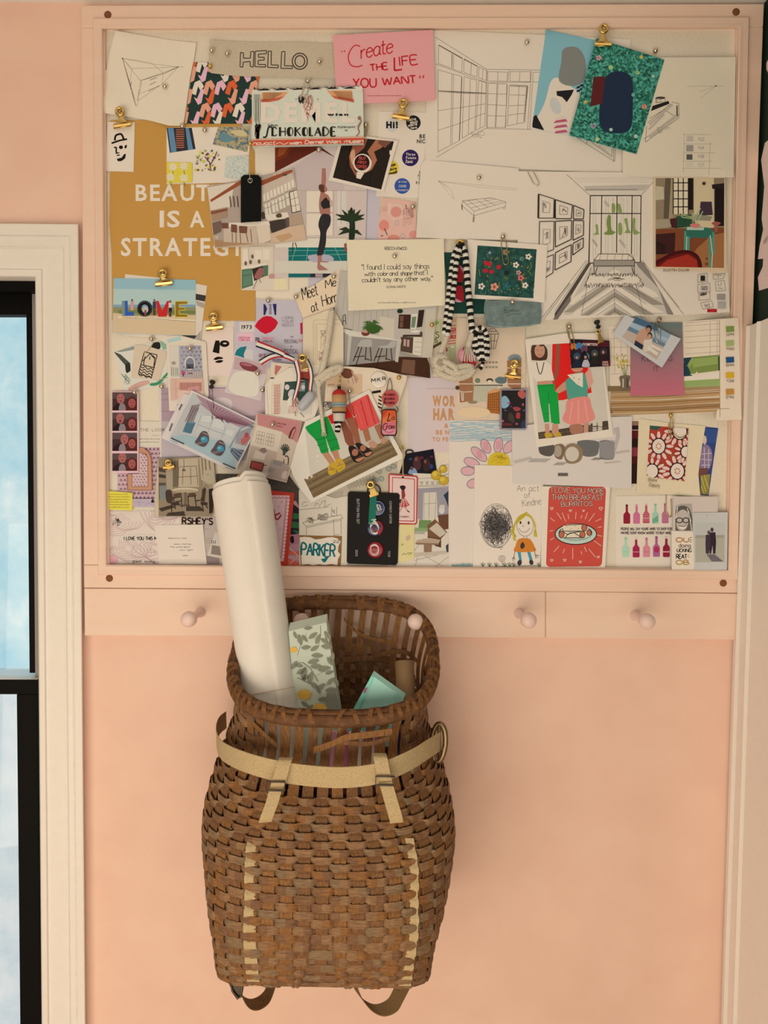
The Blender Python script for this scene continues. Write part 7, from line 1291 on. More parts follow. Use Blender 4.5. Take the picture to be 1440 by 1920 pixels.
s.blob('241a18', [(930, 350), (960, 330), (1000, 350), (1055, 420), (1050, 450), (1000, 470), (960, 440)]).blob('241a18', [(985, 320), (1030, 310), (1120, 370), (1125, 400), (1080, 425), (1050, 400)]).ell('a86a4c', 985, 385, 26, 30, 20).ell('a86a4c', 1050, 350, 24, 26, 20).blob('b9785a', [(990, 440), (1030, 415), (1060, 425), (1040, 450), (1005, 462)]).blob('b9785a', [(1065, 395), (1100, 372), (1125, 380), (1110, 405), (1080, 415)]).lines('241a18', [[(975, 440), (1060, 412)], [(1060, 390), (1125, 370)]], 9)
s.poly('d2211e', [(760, 90), (820, 60), (1000, -60), (1090, -95), (1050, 80), (900, 110), (820, 150), (790, 150)]).poly('dd5148', [(905, -10), (1090, -95), (1190, 140), (1110, 180), (1030, 210), (980, 110)]).lines('a52f30', [[(960, 0), (1010, 190)], [(1030, -40), (1090, 170)], [(1085, -80), (1150, 150)]], 7).lines('d9685f', [[(990, 0), (1050, 180)], [(1060, -60), (1125, 160)]], 6)
s.poly('a86848', [(1045, 200), (1090, 185), (1115, 280), (1075, 300)]).poly('a86848', [(1140, 170), (1190, 150), (1225, 260), (1190, 280)]).blob('c08a6a', [(1095, 310), (1130, 290), (1165, 320), (1150, 345), (1115, 345)]).blob('c08a6a', [(1195, 285), (1230, 270), (1250, 285), (1225, 310), (1200, 312)])
s.clip(None).end()
s = Sheet('photograph', 'dark little group photograph tied with a black cord loop', 'photograph', 'b7', [(90, 398), (318, 357), (346, 550), (200, 575), (38, 558)], '15131c', rough=.35)
s.clipout().blob('4a2a2a', [(150, 480), (175, 415), (205, 430), (215, 500), (185, 530)]).blob('33201f', [(230, 490), (255, 430), (285, 450), (290, 520), (250, 540)]).ells('7a4a3c', [(175, 440, 13, 16, 0), (250, 460, 12, 15, 0)], 10).blob('7d8fa6', [(110, 550), (140, 510), (170, 520), (185, 560), (140, 566)]).ell('6a4036', 140, 515, 13, 15).ells('5a1c28', [(220, 430, 18, 14, 0), (300, 420, 14, 10, 0), (280, 480, 12, 9, 0)], 10).ells('2a3a6a', [(300, 500, 14, 20, 0), (130, 440, 16, 10, 0)], 10).clip(None).end()
s = Sheet('sketch', 'coloured interior sketch with grey wall, green ottoman and brown bench beneath yellow balloons', 'sketch', 'b7', [(150, 555), (300, 560), (440, 480), (440, 1322), (-60, 1322), (-50, 1000), (150, 990)], 'd8c7ad')
s.poly('9a9090', [(190, 680), (440, 665), (440, 900), (350, 920), (345, 710), (235, 715), (230, 940), (190, 930)]).poly('d2c3aa', [(240, 715), (342, 712), (330, 930), (240, 935)]).lines('7d7266', [[(240, 715), (240, 935)], [(342, 712), (330, 930)], [(240, 805), (340, 800)], [(285, 715), (280, 930)], [(190, 600), (440, 590)], [(190, 660), (440, 645)], [(200, 665), (440, 660)], [(160, 1190), (240, 1090)], [(170, 1310), (190, 1230)], [(210, 1210), (400, 1320)], [(160, 1270), (440, 1200)], [(330, 1320), (440, 1240)]], 3)
for x in (205, 250, 295, 340): s.poly('b3a590', [(x, 622), (x+32, 620), (x+26, 648), (x+4, 650)])
s.poly('6f8a50', [(200, 938), (300, 940), (290, 1005), (195, 1010)]).poly('8a9f6a', [(165, 1000), (290, 1008), (285, 1030), (160, 1050)]).poly('a9a490', [(165, 1030), (250, 1030), (245, 1055), (160, 1052)]).poly('2b3a4a', [(400, 735), (440, 700), (440, 840), (425, 790)]).ell('d2c6b4', 385, 860, 24, 28).poly('cabda8', [(368, 815), (405, 812), (412, 840), (362, 842)])
s.poly('6a4430', [(355, 900), (440, 890), (440, 1010), (400, 1020), (360, 960)]).poly('7a5238', [(270, 980), (330, 930), (430, 1040), (380, 1090), (270, 1080)]).poly('c7b498', [(280, 1010), (345, 960), (425, 1045), (370, 1080)]).poly('5a3c2a', [(265, 1075), (380, 1090), (380, 1165), (330, 1150)]).poly('b59a7c', [(180, 1105), (290, 1085), (375, 1100), (360, 1130), (175, 1125)]).poly('8a6a50', [(170, 1125), (360, 1130), (358, 1142), (172, 1138)]).poly('8f6e54', [(238, 1140), (305, 1140), (302, 1205), (240, 1200)]).poly('c3b094', [(150, 1210), (430, 1190), (430, 1215), (160, 1240)]).poly('3a3f46', [(418, 1150), (440, 1130), (440, 1200), (425, 1200)])
for x, y, r_ in ((398, 522, 32), (340, 572, 42), (400, 615, 40)): s.ell('c39e32', x, y, r_, r_*.95).ell('d8b84a', x-r_*.25, y-r_*.25, r_*.5, r_*.45).ring('8a6a22', x, y, r_, r_*.95, 3)
s.line('6a5426', [(340, 570), (395, 575), (440, 560)], 3).end()
s = Sheet('card', 'small pale yellow card with green handwriting under the tag with a walking woman', 'card', 'b7', [(38, 975), (162, 975), (158, 1255), (50, 1290), (30, 1270)], 'dcc888')
s.lines('6a6a3a', [[(60, 1225), (75, 1210), (90, 1222), (110, 1205), (140, 1212)], [(55, 1150), (62, 1130), (72, 1145)], [(110, 1225), (145, 1205)]], 4).blob('c9a88a', [(90, 1080), (120, 1060), (130, 1090), (100, 1110)]).end()
s = Sheet('gift_tag', 'pink tag with red double border and a drawn woman walking', 'tag', 'b7', [(-50, 570), (-38, 560), (178, 576), (190, 590), (184, 962), (172, 976), (20, 975), (-50, 970)], 'b53a34', th=.0007)
s.poly('e3bfae', [(-40, 570), (172, 586), (180, 596), (175, 955), (165, 966), (-42, 960)]).poly('b53a34', [(-20, 585), (160, 600), (166, 610), (162, 945), (152, 952), (-25, 945)]).poly('e3bfae', [(-14, 592), (154, 606), (159, 614), (155, 938), (148, 944), (-20, 940)])
s.ell('15110f', 67, 588, 9, 9).blob('2a1c1c', [(42, 665), (60, 655), (85, 660), (88, 680), (70, 695), (55, 690)]).poly('8a3a3c', [(55, 695), (80, 690), (88, 740), (75, 765), (58, 760)]).poly('2d4a40', [(38, 770), (60, 765), (62, 800), (38, 800)]).poly('b54a44', [(58, 762), (85, 760), (122, 815), (90, 835), (40, 830)]).lines('e3bfae', [[(65, 765), (50, 828)], [(74, 765), (75, 830)], [(82, 765), (105, 820)]], 5).lines('a8745c', [[(85, 832), (105, 862)], [(62, 832), (40, 870)]], 6).line('2a1c1c', [(102, 862), (122, 875)], 8).hw('8a4a44', 'FABRIC', 42, 906, 118, 918, 3).end()
# black card with three pin badges, in a clear sleeve
s = Sheet('button_card', 'black card of three round badges in a clear sleeve, hung by a brass clip', 'badge card', 'b6', [(940, 706), (1130, 712), (1335, 718), (1350, 735), (1334, 1290), (1318, 1308), (935, 1296), (917, 1280), (926, 720)], '1c1917', rough=.5, spec=.1, th=.0012)
s.text('b9aea0', 'BUTTON PIN SET', 998, 744, 1200, 767, .0, 90).text('b9aea0', 'COWBOY CARTER', 1266, 762, 1452, 782, .0, 90).text('b9aea0', '2024', 988, 1162, 1040, 1182, 0, 90).text('b9aea0', 'TOUR', 1254, 1172, 1304, 1192, 0, 90); bc = s.end(); bct = s.top
def badge(px, py, r_, c, parent, name='badge', d=None, ops=(), lab=None, h=.003):
    k = ill(px, py); mb = MB(); c0 = P(px, py, d); rr = r_*K*(1-d/D)
    mb.lathe(c0, (0, -1, 0), [(0, rr*.93), (h*.4, rr), (h*.75, rr*.93), (h*.95, rr*.75), (h*1.06, rr*.4), (h*1.1, .0002)], mat(c, k, .2, spec=.6), 28)
    q = Sheet('x', '', '', 'w', disc(px, py, r_), c, parent=parent)
    for fn in ops: fn(q)
    for m_, polys in q.ops:
        for p_ in polys:
            vs = []
            for x, y in p_:
                u = min(.96, math.hypot(x-px, y-py)/r_); hh = d+h*(1.1-.33*u*u)+.0002; vs.append(P(x, y, hh))
            mb.add(vs, [list(range(len(vs)))], m_)
    o_ = mb.build(name, parent); 
    if lab: o_['label'] = lab
    return o_
cB = lambda x, y: (440+x/4.364, 760+y/4.364)
WL[bc] = bc.location.copy()
x, y = cB(1172, 842); badge(x, y, 15, '222a4a', bc, d=bct, ops=[lambda q: q.use('b6').hw('c9c4bc', 'Rodeo', 1158, 800, 1205, 815, 4, 70).hw('c9c4bc', 'chit', 1180, 800, 1225, 815, 4, 75).ring('aab0c0', 1172, 842, 52, 54, 3)], lab='navy badge')
x, y = cB(1148, 1006); badge(x, y, 15.5, '23284a', bc, d=bct, ops=[lambda q: q.use('b6').blob('a82430', [(1170, 945), (1208, 975), (1212, 1020), (1180, 1062), (1165, 1010)]).blob('d9d0c4', [(1110, 975), (1160, 960), (1180, 1000), (1160, 1055), (1120, 1040)]).text('7a2030', 'RODEO', 1118, 972, 1180, 990, .05, 60)], lab='red, white and blue badge')
x, y = cB(1152, 1182); badge(x, y, 15.5, '8c1620', bc, d=bct, ops=[lambda q: q.use('b6').blob('d9b8b0', [(1112, 1150), (1150, 1135), (1178, 1160), (1175, 1210), (1140, 1228), (1112, 1200)]).text('8c1620', 'BLUES', 1120, 1155, 1160, 1170, .05).text('8c1620', 'LEVI', 1120, 1190, 1150, 1206, .05)], lab='red badge')
# --- lower right
s = Sheet('photograph', 'dark red photograph edge showing left of the daisy card', 'photograph', 'b8', [(520, 325), (575, 325), (575, 745), (516, 745)], '2a1618', rough=.4)
s.rect('8f6a54', 521, 327, 575, 352).rect('5a1a1c', 522, 385, 575, 440).rect('84303a', 520, 500, 575, 560).rect('4a1418', 520, 560, 575, 610).line('c9b8a8', [(522, 383), (575, 383)], 4).end()
s = Sheet('photograph', 'photograph edge of a figure in plaid beside the daisy card', 'photograph', 'b8', [(930, 352), (1104, 370), (1070, 600), (1038, 826), (940, 810)], '2e3f6a', rough=.4)
s.clipout().poly('35497a', [(1015, 375), (1098, 382), (1090, 470), (1015, 470)]).blob('7d6a80', [(985, 540), (1010, 480), (1050, 500), (1065, 570), (1040, 650), (985, 660)]).lines('b9a0a0', [[(990, 545), (1060, 540)], [(990, 580), (1060, 585)], [(990, 620), (1050, 620)], [(1010, 500), (1012, 650)], [(1040, 510), (1038, 640)]], 6).ell('c9a890', 1012, 450, 14, 30).poly('6a4038', [(975, 640), (1040, 640), (1025, 700), (970, 700)]).poly('8a7a3a', [(985, 690), (1050, 680), (1035, 820), (985, 812)]).lines('b9a850', [[(990, 700), (1020, 800)], [(1010, 690), (1040, 780)], [(990, 760), (1010, 815)]], 5).clip(None).end()
s = Sheet('drawing', 'hand-coloured card of pale pink daisies outlined in red and black', 'drawing', 'b8', [(567, 305), (780, 335), (1018, 356), (990, 520), (970, 680), (984, 835), (770, 815), (552, 804), (560, 550)], 'd3bd97', lift=[(984, 835, 110, .007), (552, 804, 90, .004)])
s.clip([(642, 352), (905, 372), (878, 728), (700, 712), (622, 690)])
s.poly('a53a2c', [(640, 350), (905, 372), (880, 730), (620, 690)]).poly('2f5040', [(642, 350), (722, 360), (690, 385), (640, 375)]).polys('6a7a3a', [[(780, 545), (820, 560), (800, 590)], [(690, 610), (720, 620), (700, 650)]])
PK = 'd9b4a0'; BK = '1d1512'
for fx_, fy_, fr_, rot in ((702, 492, 44, 0), (828, 660, 46, 14), (845, 392, 46, 0), (658, 660, 40, 0), (885, 530, 34, 20)):
    for i in range(12):
        a = math.radians(rot+i*30); x, y = fx_+fr_*1.72*math.cos(a), fy_+fr_*1.72*math.sin(a)
        s.ell('9a3024', x, y, fr_*.66, fr_*.34, math.degrees(a)).ell(PK, x, y, fr_*.58, fr_*.26, math.degrees(a))
for fx_, fy_, fr_ in ((702, 492, 46), (828, 660, 48), (845, 392, 48), (658, 660, 42), (885, 530, 34)): s.ell('dcc0a8', fx_, fy_, fr_, fr_*1.15).ring(BK, fx_, fy_, fr_, fr_*1.15, 7)
for fx_, fy_ in ((702, 492), (828, 660)):
    for i in range(7): a = i*.9; s.ell('b0603f', fx_+16*math.cos(a), fy_+18*math.sin(a), 5, 5, n=8)
s.clip(None).hw('8a7a5c', 'Blake', 632, 708, 690, 728, 3, 5).hw('8a7a5c', 'Deputy', 638, 740, 708, 764, 3, 6).end()
s = Sheet('card', 'cream card of ten pink, red and green bottles in two rows', 'card', 'b8', [(410, 828), (812, 824), (822, 1322), (413, 1322)], 'e3cfb6')
def bottle(x, y, h, w, c, c2, band):
    s.poly(c, [(x-w*.16, y), (x+w*.16, y), (x+w*.17, y+h*.38), (x+w*.5, y+h*.52), (x+w*.5, y+h*.97), (x+w*.4, y+h), (x-w*.4, y+h), (x-w*.5, y+h*.97), (x-w*.5, y+h*.52), (x-w*.17, y+h*.38)]).rect(c2, x-w*.17, y, x+w*.17, y+h*.1)
    if band: s.rect(c2, x-w*.5, y+h*.72, x+w*.5, y+h*(.72+band))
for x, y, h, c, c2, b in ((487, 885, 130, '8f1f30', '5a1420', 0), (553, 883, 132, 'c76a86', 'd58a9c', 0), (618, 880, 132, 'b8505a', 'd49a94', .04), (680, 880, 135, '9fbf9f', '7fae8c', 0), (746, 878, 134, 'b5687e', 'a0526a', 0)): bottle(x, y, h, 46, c, c2, b)
for i in range(16): s.ell('d9a09a', 602+(i % 4)*11, 945+(i//4)*15, 3, 3, n=6).ell('cf98a4', 728+(i % 4)*11, 945+(i//4)*15, 3, 3, n=6)
s.poly('6fa07f', [(662, 985), (698, 960), (698, 1000), (662, 1012)])
for x, y, h, c, c2, b in ((480, 1108, 132, 'aac9a6', '8fb890', .02), (550, 1108, 134, 'a02446', 'dcc3b4', .02), (620, 1110, 130, 'd08086', 'b8606c', .02), (687, 1100, 138, 'a85a82', '8a4a6a', 0), (754, 1102, 138, '8f2032', 'd9b0a4', .05)): bottle(x, y, h, 46, c, c2, b)
s.ell('b02c4c', 688, 1190, 17, 20).hw('5a4a44', 'PEOPLE WILL SAY YOURE HARD TO SHOP FOR', 448, 1043, 790, 1058, 3, 0, gap=14).hw('5a4a44', 'MAYBE DONT KNOW WHERE TO BUY WINE.', 448, 1070, 788, 1085, 3, 0, gap=14).end()
s = Sheet('photograph', 'blush card with monochrome portrait of a smiling person in glasses', 'photograph', 'b8', [(800, 830), (1103, 832), (1098, 1000), (930, 1090), (800, 1085)], 'c9b5a2', rough=.4)
s.clip([(815, 860), (928, 860), (930, 1062), (815, 1062)])
s.poly('a89a8a', [(815, 895), (850, 880), (928, 880), (930, 1062), (815, 1062)]).blob('5e5449', [(812, 950), (830, 905), (870, 893), (910, 915), (928, 980), (930, 1062), (812, 1062)]).blob('b9a896', [(822, 980), (835, 935), (870, 920), (900, 945), (905, 1000), (885, 1050), (850, 1060), (825, 1040)]).lines('d5c8b6', [[(905, 930), (925, 1060)], [(895, 910), (920, 1000)], [(830, 905), (818, 980)]], 6)
s.ring('221d1a', 842, 992, 22, 17, 6).ring('221d1a', 886, 992, 20, 17, 6).line('221d1a', [(862, 988), (868, 988)], 5).blob('e3d9cb', [(835, 1030), (870, 1035), (892, 1025), (880, 1048), (850, 1050)]).line('4a3f36', [(835, 1028), (870, 1035), (892, 1024)], 4).clip(None).end()
s = Sheet('card', 'white card of gold and black lettered praise, left of the bottom instant photograph', 'card', 'b8', [(790, 1064), (948, 1068), (943, 1327), (790, 1325)], 'e0cdb4')
s.hw('a8703a', 'OU', 820, 1110, 905, 1138, 7, 0).hw('6a4a44', 'doing', 838, 1148, 918, 1175, 4.5).hw('2b211d', 'UCKING', 826, 1184, 922, 1206, 5).hw('2b211d', 'REAT', 822, 1222, 892, 1250, 6).hw('a8803a', 'OB.', 820, 1262, 918, 1290, 7).lines('2b211d', [[(912, 1112), (924, 1106)], [(912, 1124), (926, 1124)], [(912, 1134), (924, 1140)]], 4).lines('b58a3a', [[(896, 1228), (910, 1222)], [(896, 1238), (914, 1238)]], 4).end()
s = Sheet('photograph', 'instant photograph of two people on a pale beach, in the bottom right corner', 'instant photo', 'b8', [(930, 940), (1168, 938), (1163, 1326), (945, 1330)], 'bdb6a8', rough=.35, th=.0006)
s.poly('a9a08a', [(948, 1010), (1147, 1008), (1146, 1274), (950, 1275)]).poly('b5b0a2', [(948, 1010), (1147, 1008), (1147, 1090), (948, 1092)]).poly('9c937e', [(948, 1095), (1147, 1092), (1146, 1110), (948, 1112)])
s.ell('4a3a36', 1062, 1056, 11, 15).ell('5a4640', 1040, 1074, 10, 13).poly('33262c', [(1045, 1075), (1085, 1072), (1090, 1140), (1085, 1215), (1070, 1220), (1066, 1160), (1055, 1220), (1045, 1215)]).poly('40333a', [(1020, 1090), (1050, 1088), (1052, 1150), (1040, 1220), (1020, 1215), (1018, 1150)]).poly('6a6064', [(1025, 1222), (1080, 1222), (1138, 1270), (1060, 1270)]).ells('5a4a44', [(1028, 960, 3, 3, 0)], 6).end()
# ================================================================== things with depth on the board
def X_(cr, x, y): o = CR[cr]; return (o[0]+x/o[2], o[1]+y/o[2])
def Dm(x, y, r=4): return top_at(disc(x, y, r))
# --- wrapped chocolate bar
s = Sheet('chocolate_bar', 'pale mint wrapped chocolate bar with black and orange vintage lettering', 'chocolate bar', 'c2', [(150, 600), (500, 588), (830, 580), (1040, 572), (1050, 640), (1056, 1040), (143, 1064), (140, 618)], 'bcc3a8', th=.0075, rough=.4)
s.poly('c9c4ab', [(150, 600), (1040, 572), (1048, 600), (140, 618)]); R_ = random.Random(4)
s.polys('2a221d', [[(180+i*140, 612-i*3), (300+i*140, 608-i*3), (235+i*140, 592-i*3)] for i in range(6)]+[[(160+i*70, 606-i*2), (225+i*70, 603-i*2), (190+i*70, 597-i*2)] for i in range(12)])
for i in range(14): s.line('2a221d', [(155+i*62, 606-i*2), (185+i*62, 590-i*1.6), (215+i*62, 600-i*1.6)], 3)
s.poly('c98a5c', [(222, 625), (440, 622), (400, 660), (340, 690), (260, 705), (215, 712)]).poly('b5553a', [(215, 680), (300, 680), (410, 655), (360, 690), (260, 708), (215, 715)]).poly('c98a5c', [(755, 612), (960, 608), (975, 705), (900, 685), (800, 660)]).poly('b5553a', [(790, 650), (880, 665), (975, 680), (978, 708), (890, 690), (820, 675)])
for i in range(9): s.line('4a3a2a', [(232, 632+i*8), (300+i*2, 628+i*6), (390-i*9, 632+i*6)], 2.5, True); s.line('4a3a2a', [(800+i*6, 615+i*7), (880, 620+i*7), (962, 625+i*8)], 2.5, True)
for i in range(6): s.line('3a322a', [(160+i*9, 640), (158+i*9+(i % 2)*5, 760), (163+i*8, 860+(i % 3)*20)], 3, True)
s.text('cbcbb2', 'DEMEL', 215, 712, 985, 862, .05)
for x in (575, 600, 620): s.line('a8604a', [(x, 640), (x+8, 700), (x-4, 760), (598, 840)], 3.5, True)
s.scrib('9a5a48', 560, 640, 640, 770, 22, 3, 5).scrib('2a241f', 522, 650, 570, 720, 30, 4, 6).ring('2a241f', 545, 672, 24, 24, 4)
s.ells('6a6a58', [(502, 680, 5, 6, 0), (680, 682, 5, 6, 0)], 8).text('211d19', 'wien', 755, 795, 930, 815, .06).hw('3a342c', 'Milch', 270, 885, 350, 905, 3.5, 0, .25, 8).hw('3a342c', 'Kohlmarkt', 842, 900, 985, 918, 3.2, -1, .25, 8).hw('3a342c', '14', 900, 930, 922, 942, 3)
# big display word: heavy letters with thin upright joints
x0 = 232
s.line('1c1915', [(300, 912), (285, 905), (272, 925), (262, 975), (250, 992), (232, 990)], 12, True)
for ch, xa, xb in (('C', 300, 350), ('H', 362, 418), ('O', 424, 480), ('K', 488, 545), ('O', 548, 600), ('L', 606, 648), ('A', 650, 712), ('D', 716, 775), ('E', 782, 832)):
    s.hw('1c1915', ch, xa+5, 912, xb-5, 980, 8)
    if ch not in 'AO': s.rect('1c1915', xa, 910, xa+17, 984)
    elif ch == 'O': s.ell('1c1915', (xa+xb)/2-8, 947, 17, 37).ell('bcc3a8', (xa+xb)/2+10, 947, 9, 28)
    else: s.line('1c1915', [(681, 915), (705, 982)], 16)
s.poly('b5452c', [(143, 1020), (1054, 998), (1056, 1040), (143, 1063)]).lines('c98a6a', [[(143, 1014), (1054, 992)], [(143, 1008), (1054, 986)]], 4)
s.hw('dcc4ac', 'nougat', 150, 1026, 330, 1056, 6, -1.3, .2, 6).hw('dcc4ac', 'wien', 450, 1024, 545, 1050, 6, -1.3, .2, 6).hw('dcc4ac', 'Demel Wien. musen', 575, 1018, 1050, 1046, 6, -1.3, .2, 8).line('dcc4ac', [(335, 1050), (370, 1035), (400, 1050), (440, 1034)], 5, True)
s.scrib('3a2e26', 168, 880, 215, 1010, 36, 5, 9).line('8a5a48', [(1015, 830), (1035, 860), (1010, 920), (1020, 950), (995, 985)], 9, True).ell('8a5a48', 1020, 835, 14, 16).line('8a5a48', [(1025, 870), (1000, 910)], 5)
s.end()
# --- black luggage style tag
s = Sheet('gift_tag', 'blank black tag with metal eyelet hanging on a string', 'tag', 'c6', [(50, 318), (76, 296), (190, 296), (216, 322), (216, 674), (50, 686)], '0d0f0e', th=.0012, off=.003); t_ = s.end()
mb = MB(); cx, cy = X_('c6', 127, 343); c = P(cx, cy, s.top+.0004); mb.tube([c+Vector((.0035*math.cos(a), 0, .0035*math.sin(a))) for a in [q*math.pi/9 for q in range(18)]], .0011, metal('eyelet', (.45, .45, .42), .3), closed=True); mb.build('eyelet', t_)
mb = MB(); mb.tube(smooth_path([P(*X_('c6', 127, 343), s.top+.001), P(*X_('c6', 120, 250), s.top+.001), P(*X_('c6', 118, 120), s.top+.001), P(469, 269, s.top)]), .0004, mat('cdbb9c', 1, .8), 6); mb.build('string', t_)
# --- badge and hanging ornaments
x, y = X_('b3', 611, 843); d_ = Dm(x, y, 15)+.0005
root = empty('button_badge', P(x, y, d_)); tag(root, 'round white button badge with three black capital letters', 'badge')
badge(x, y, 15.6, 'dccfb6', root, 'badge_face', d_, [lambda q: q.use('b3').hw('1d1a18', 'M', 536, 832, 578, 868, 8, -5, gap=0).hw('1d1a18', 'K', 598, 824, 630, 858, 8, -5).hw('1d1a18', 'R', 652, 815, 684, 848, 8, -5)]); raise_to(disc(x, y, 15), d_+.004)
def ornament(name, label, cat, cr, out, col, ops, cordpts, th=.0028, off=.002):
    q = Sheet(name, label, cat, cr, out, col, th=th, off=off, rough=.4)
    ops(q); o_ = q.end(); mb = MB()
    for cp in cordpts: mb.tube(smooth_path([P(*X_(cr, a, b), q.d-.0005-(.001 if i else 0)) for i, (a, b) in enumerate(cp)], 4), .0006, mat('1a1614', 1, .8, name='black_cord'), 6)
    mb.build('cord_loop', o_); return q
ornament('hanging_ornament', 'orange and pink drink can shaped ornament with black script lettering', 'ornament', 'b3', [(640, 1165), (655, 1148), (780, 1148), (796, 1168), (800, 1395), (785, 1425), (650, 1425), (632, 1395)], '2a1814',
  lambda q: q.poly('c9542c', [(650, 1170), (662, 1160), (775, 1160), (786, 1175), (790, 1240), (646, 1250)]).poly('cf6a3c', [(646, 1250), (700, 1215), (788, 1240), (789, 1290), (644, 1300)]).poly('c9686a', [(644, 1300), (720, 1270), (789, 1290), (789, 1360), (642, 1360)]).poly('cf8088', [(642, 1355), (789, 1355), (786, 1395), (775, 1412), (660, 1412), (645, 1395)]).poly('b83a28', [(650, 1175), (690, 1162), (700, 1165), (655, 1230)])
   .line('1d1210', [(722, 1188), (710, 1235), (700, 1272), (735, 1262)], 9, False).hw('1d1210', 'a', 742, 1216, 774, 1256, 7, 0, .1).line('1d1210', [(700, 1300), (670, 1300), (652, 1340), (668, 1365), (692, 1350)], 8, True).hw('1d1210', 'roix', 690, 1300, 775, 1352, 7, -2, .12, 8).line('7a3a48', [(670, 1375), (720, 1392), (770, 1370)], 5, True), [[(632, 1180), (655, 1100), (680, 1040)], [(800, 1180), (812, 1150), (785, 1110)]])
ornament('hanging_ornament', 'round red wooden ornament stamped three times with women', 'ornament', 'b3', [(728+86*math.cos(i*math.pi/14), 1035+86*math.sin(i*math.pi/14)) for i in range(28)], 'b5504a',
  lambda q: [q.text('4a1416', 'WOMEN', 664, 985+i*42, 776, 1010+i*42, .06) for i in range(3)], [[(690, 965), (705, 890), (720, 825)], [(748, 955), (745, 890), (728, 825)]])
# --- buoy key ring
bx = 636; d_ = Dm(bx, 760, 14)+.001; D_ = d_+.0115
root = empty('buoy_keyring', P(bx, 790, D_)); tag(root, 'wooden buoy key ring with red cap and turquoise stripe, hanging on gold chain', 'key ring')
zt, zb = P(bx, 729, D_), P(bx, 774, D_); ax = zb-zt; L = ax.length; rr = .0118
BU = [('b3231f', 0, .26), ('b98a5a', .26, .60), ('7f9a92', .60, .68), ('5a3a26', .68, .70), ('8fa59a', .70, .76), ('b08252', .76, .97), ('3a2a20', .97, 1.0)]
mb = MB()
for c, a, b in BU:
    pr = [(0, .0015), (L*.04, rr*.5), (L*.12, rr*.85), (L*.22, rr), (L*.26, rr*1.01)] if a == 0 else [(L*a, rr*(1.01 if a < .8 else .98)), (L*(a+b)/2, rr*1.01), (L*b, rr*(.97 if b > .9 else 1.01))]
    mb.lathe(zt, ax, pr, mat(c, .97, .4), 20)
mb.build('buoy_body', root)
mb = MB(); a = P(bx, 775, D_); b = P(bx, 790, D_)
mb.lathe(a, b-a, [(0, .0098), (.001, .0102), ((b-a).length*.9, .0098), ((b-a).length, .0085)], mat('c9b9a2', .97, .5), 16); mb.build('white_base', root)
def tube_striped(mb, pts, r, m1, m2, seg=2, n=8):
    pts = smooth_path(pts, 6); 
    i = 0; k = 0
    while i < len(pts)-1:
        mb.tube(pts[i:min(len(pts), i+seg+1)], r, m1 if k % 2 == 0 else m2, n); i += seg; k += 1
BK_, WH_ = mat('15120f', .95, .85, name='black_yarn'), mat('d3c8b4', .95, .85, name='white_yarn')
def resample(pts, step):
    pts = smooth_path(pts, 8); out = [pts[0]]; acc = 0
    for a, b in zip(pts[:-1], pts[1:]):
        L = (b-a).length; t = step-acc
        while t <= L: out.append(a+(b-a)*(t/L)); t += step
        acc = (acc+L) % step
    return out
def striped(mb, pts, r, band, n=8):
    q = resample([P(*p) for p in pts], band/2); k = 0
    for i in range(0, len(q)-2, 2): mb.tube(q[i:i+3], r, BK_ if k % 2 == 0 else WH_, n); k += 1
mb = MB(); striped(mb, [(bx-6, 790, D_-.002), (bx-4, 803, D_-.003), (bx-6, 814, D_-.004)], .0032, .0036); striped(mb, [(bx+2, 790, D_-.002), (bx-1, 802, D_-.001), (bx-2, 813, D_-.004)], .0030, .0036); mb.build('striped_tassel', root)
mb = MB(); pts = resample([P(638, 692, d_+.004), P(638, 705, d_+.004), P(637, 720, D_), P(636, 728, D_)], .0042)
for i, p in enumerate(pts): mb.tube([p+Vector((.0016*math.cos(a)*(1 if i % 2 else .3), .0016*math.cos(a)*(0.2 if i % 2 else 1), .003*math.sin(a))) for a in [q*math.pi/6 for q in range(12)]], .0006, GOLD, 6, closed=True)
mb.lathe(P(636, 724, D_), zt-P(636, 722, D_), [(0, .003), (.004, .003), (.005, .002)], mat('1d1512', 1, .6), 12); mb.build('gold_chain', root)
# --- twisted ropes
ROPE = ramp_mat('cotton_rope', [(.3, 'bda685'), (.6, 'd8c5a5'), (.8, 'e2d2b4')], 500, k=.95, stretch=(1, 1, 3), rough=.95, bump=.5, spec=.1)
def rope(mb, pts, r, tw=.011, n=3, m=ROPE):
    q = resample([P(*p) for p in pts], .0016); prev = None; fr_ = []
    for i, p in enumerate(q):
        t = (q[min(len(q)-1, i+1)]-q[max(0, i-1)]).normalized(); x = Vector((0, 1, 0)) if prev is None else prev
        x = (x-t*x.dot(t)).normalized(); prev = x; fr_.append((p, x, t.cross(x)))
    for k in range(n):
        mb.tube([p+x*(r*.58*math.cos(i*.0016/tw*2*math.pi+k*2*math.pi/n))+y*(r*.58*math.sin(i*.0016/tw*2*math.pi+k*2*math.pi/n)) for i, (p, x, y) in enumerate(fr_)], r*.52, m, 7)
dr = max(Dm(618, 620, 6), Dm(606, 680, 8), Dm(600, 750, 5))+.005
root = empty('rope_lanyard', P(606, 690, dr)); tag(root, 'cream twisted rope with sideways knot and thin tail, left of kitchen island picture', 'rope')
mb = MB(); rope(mb, [(623, 584, dr-.001), (621, 597, dr), (618, 620, dr), (612, 660, dr), (604, 694, dr+.002), (596, 714, dr+.001), (602, 722, dr+.001)], .0052); mb.build('thick_rope', root)
mb = MB(); rope(mb, [(592, 712, dr+.003), (606, 702, dr+.008), (622, 692, dr+.009), (638, 688, dr+.006), (636, 696, dr+.004), (618, 704, dr+.007), (600, 714, dr+.006)], .0048); mb.build('rope_knot', root)
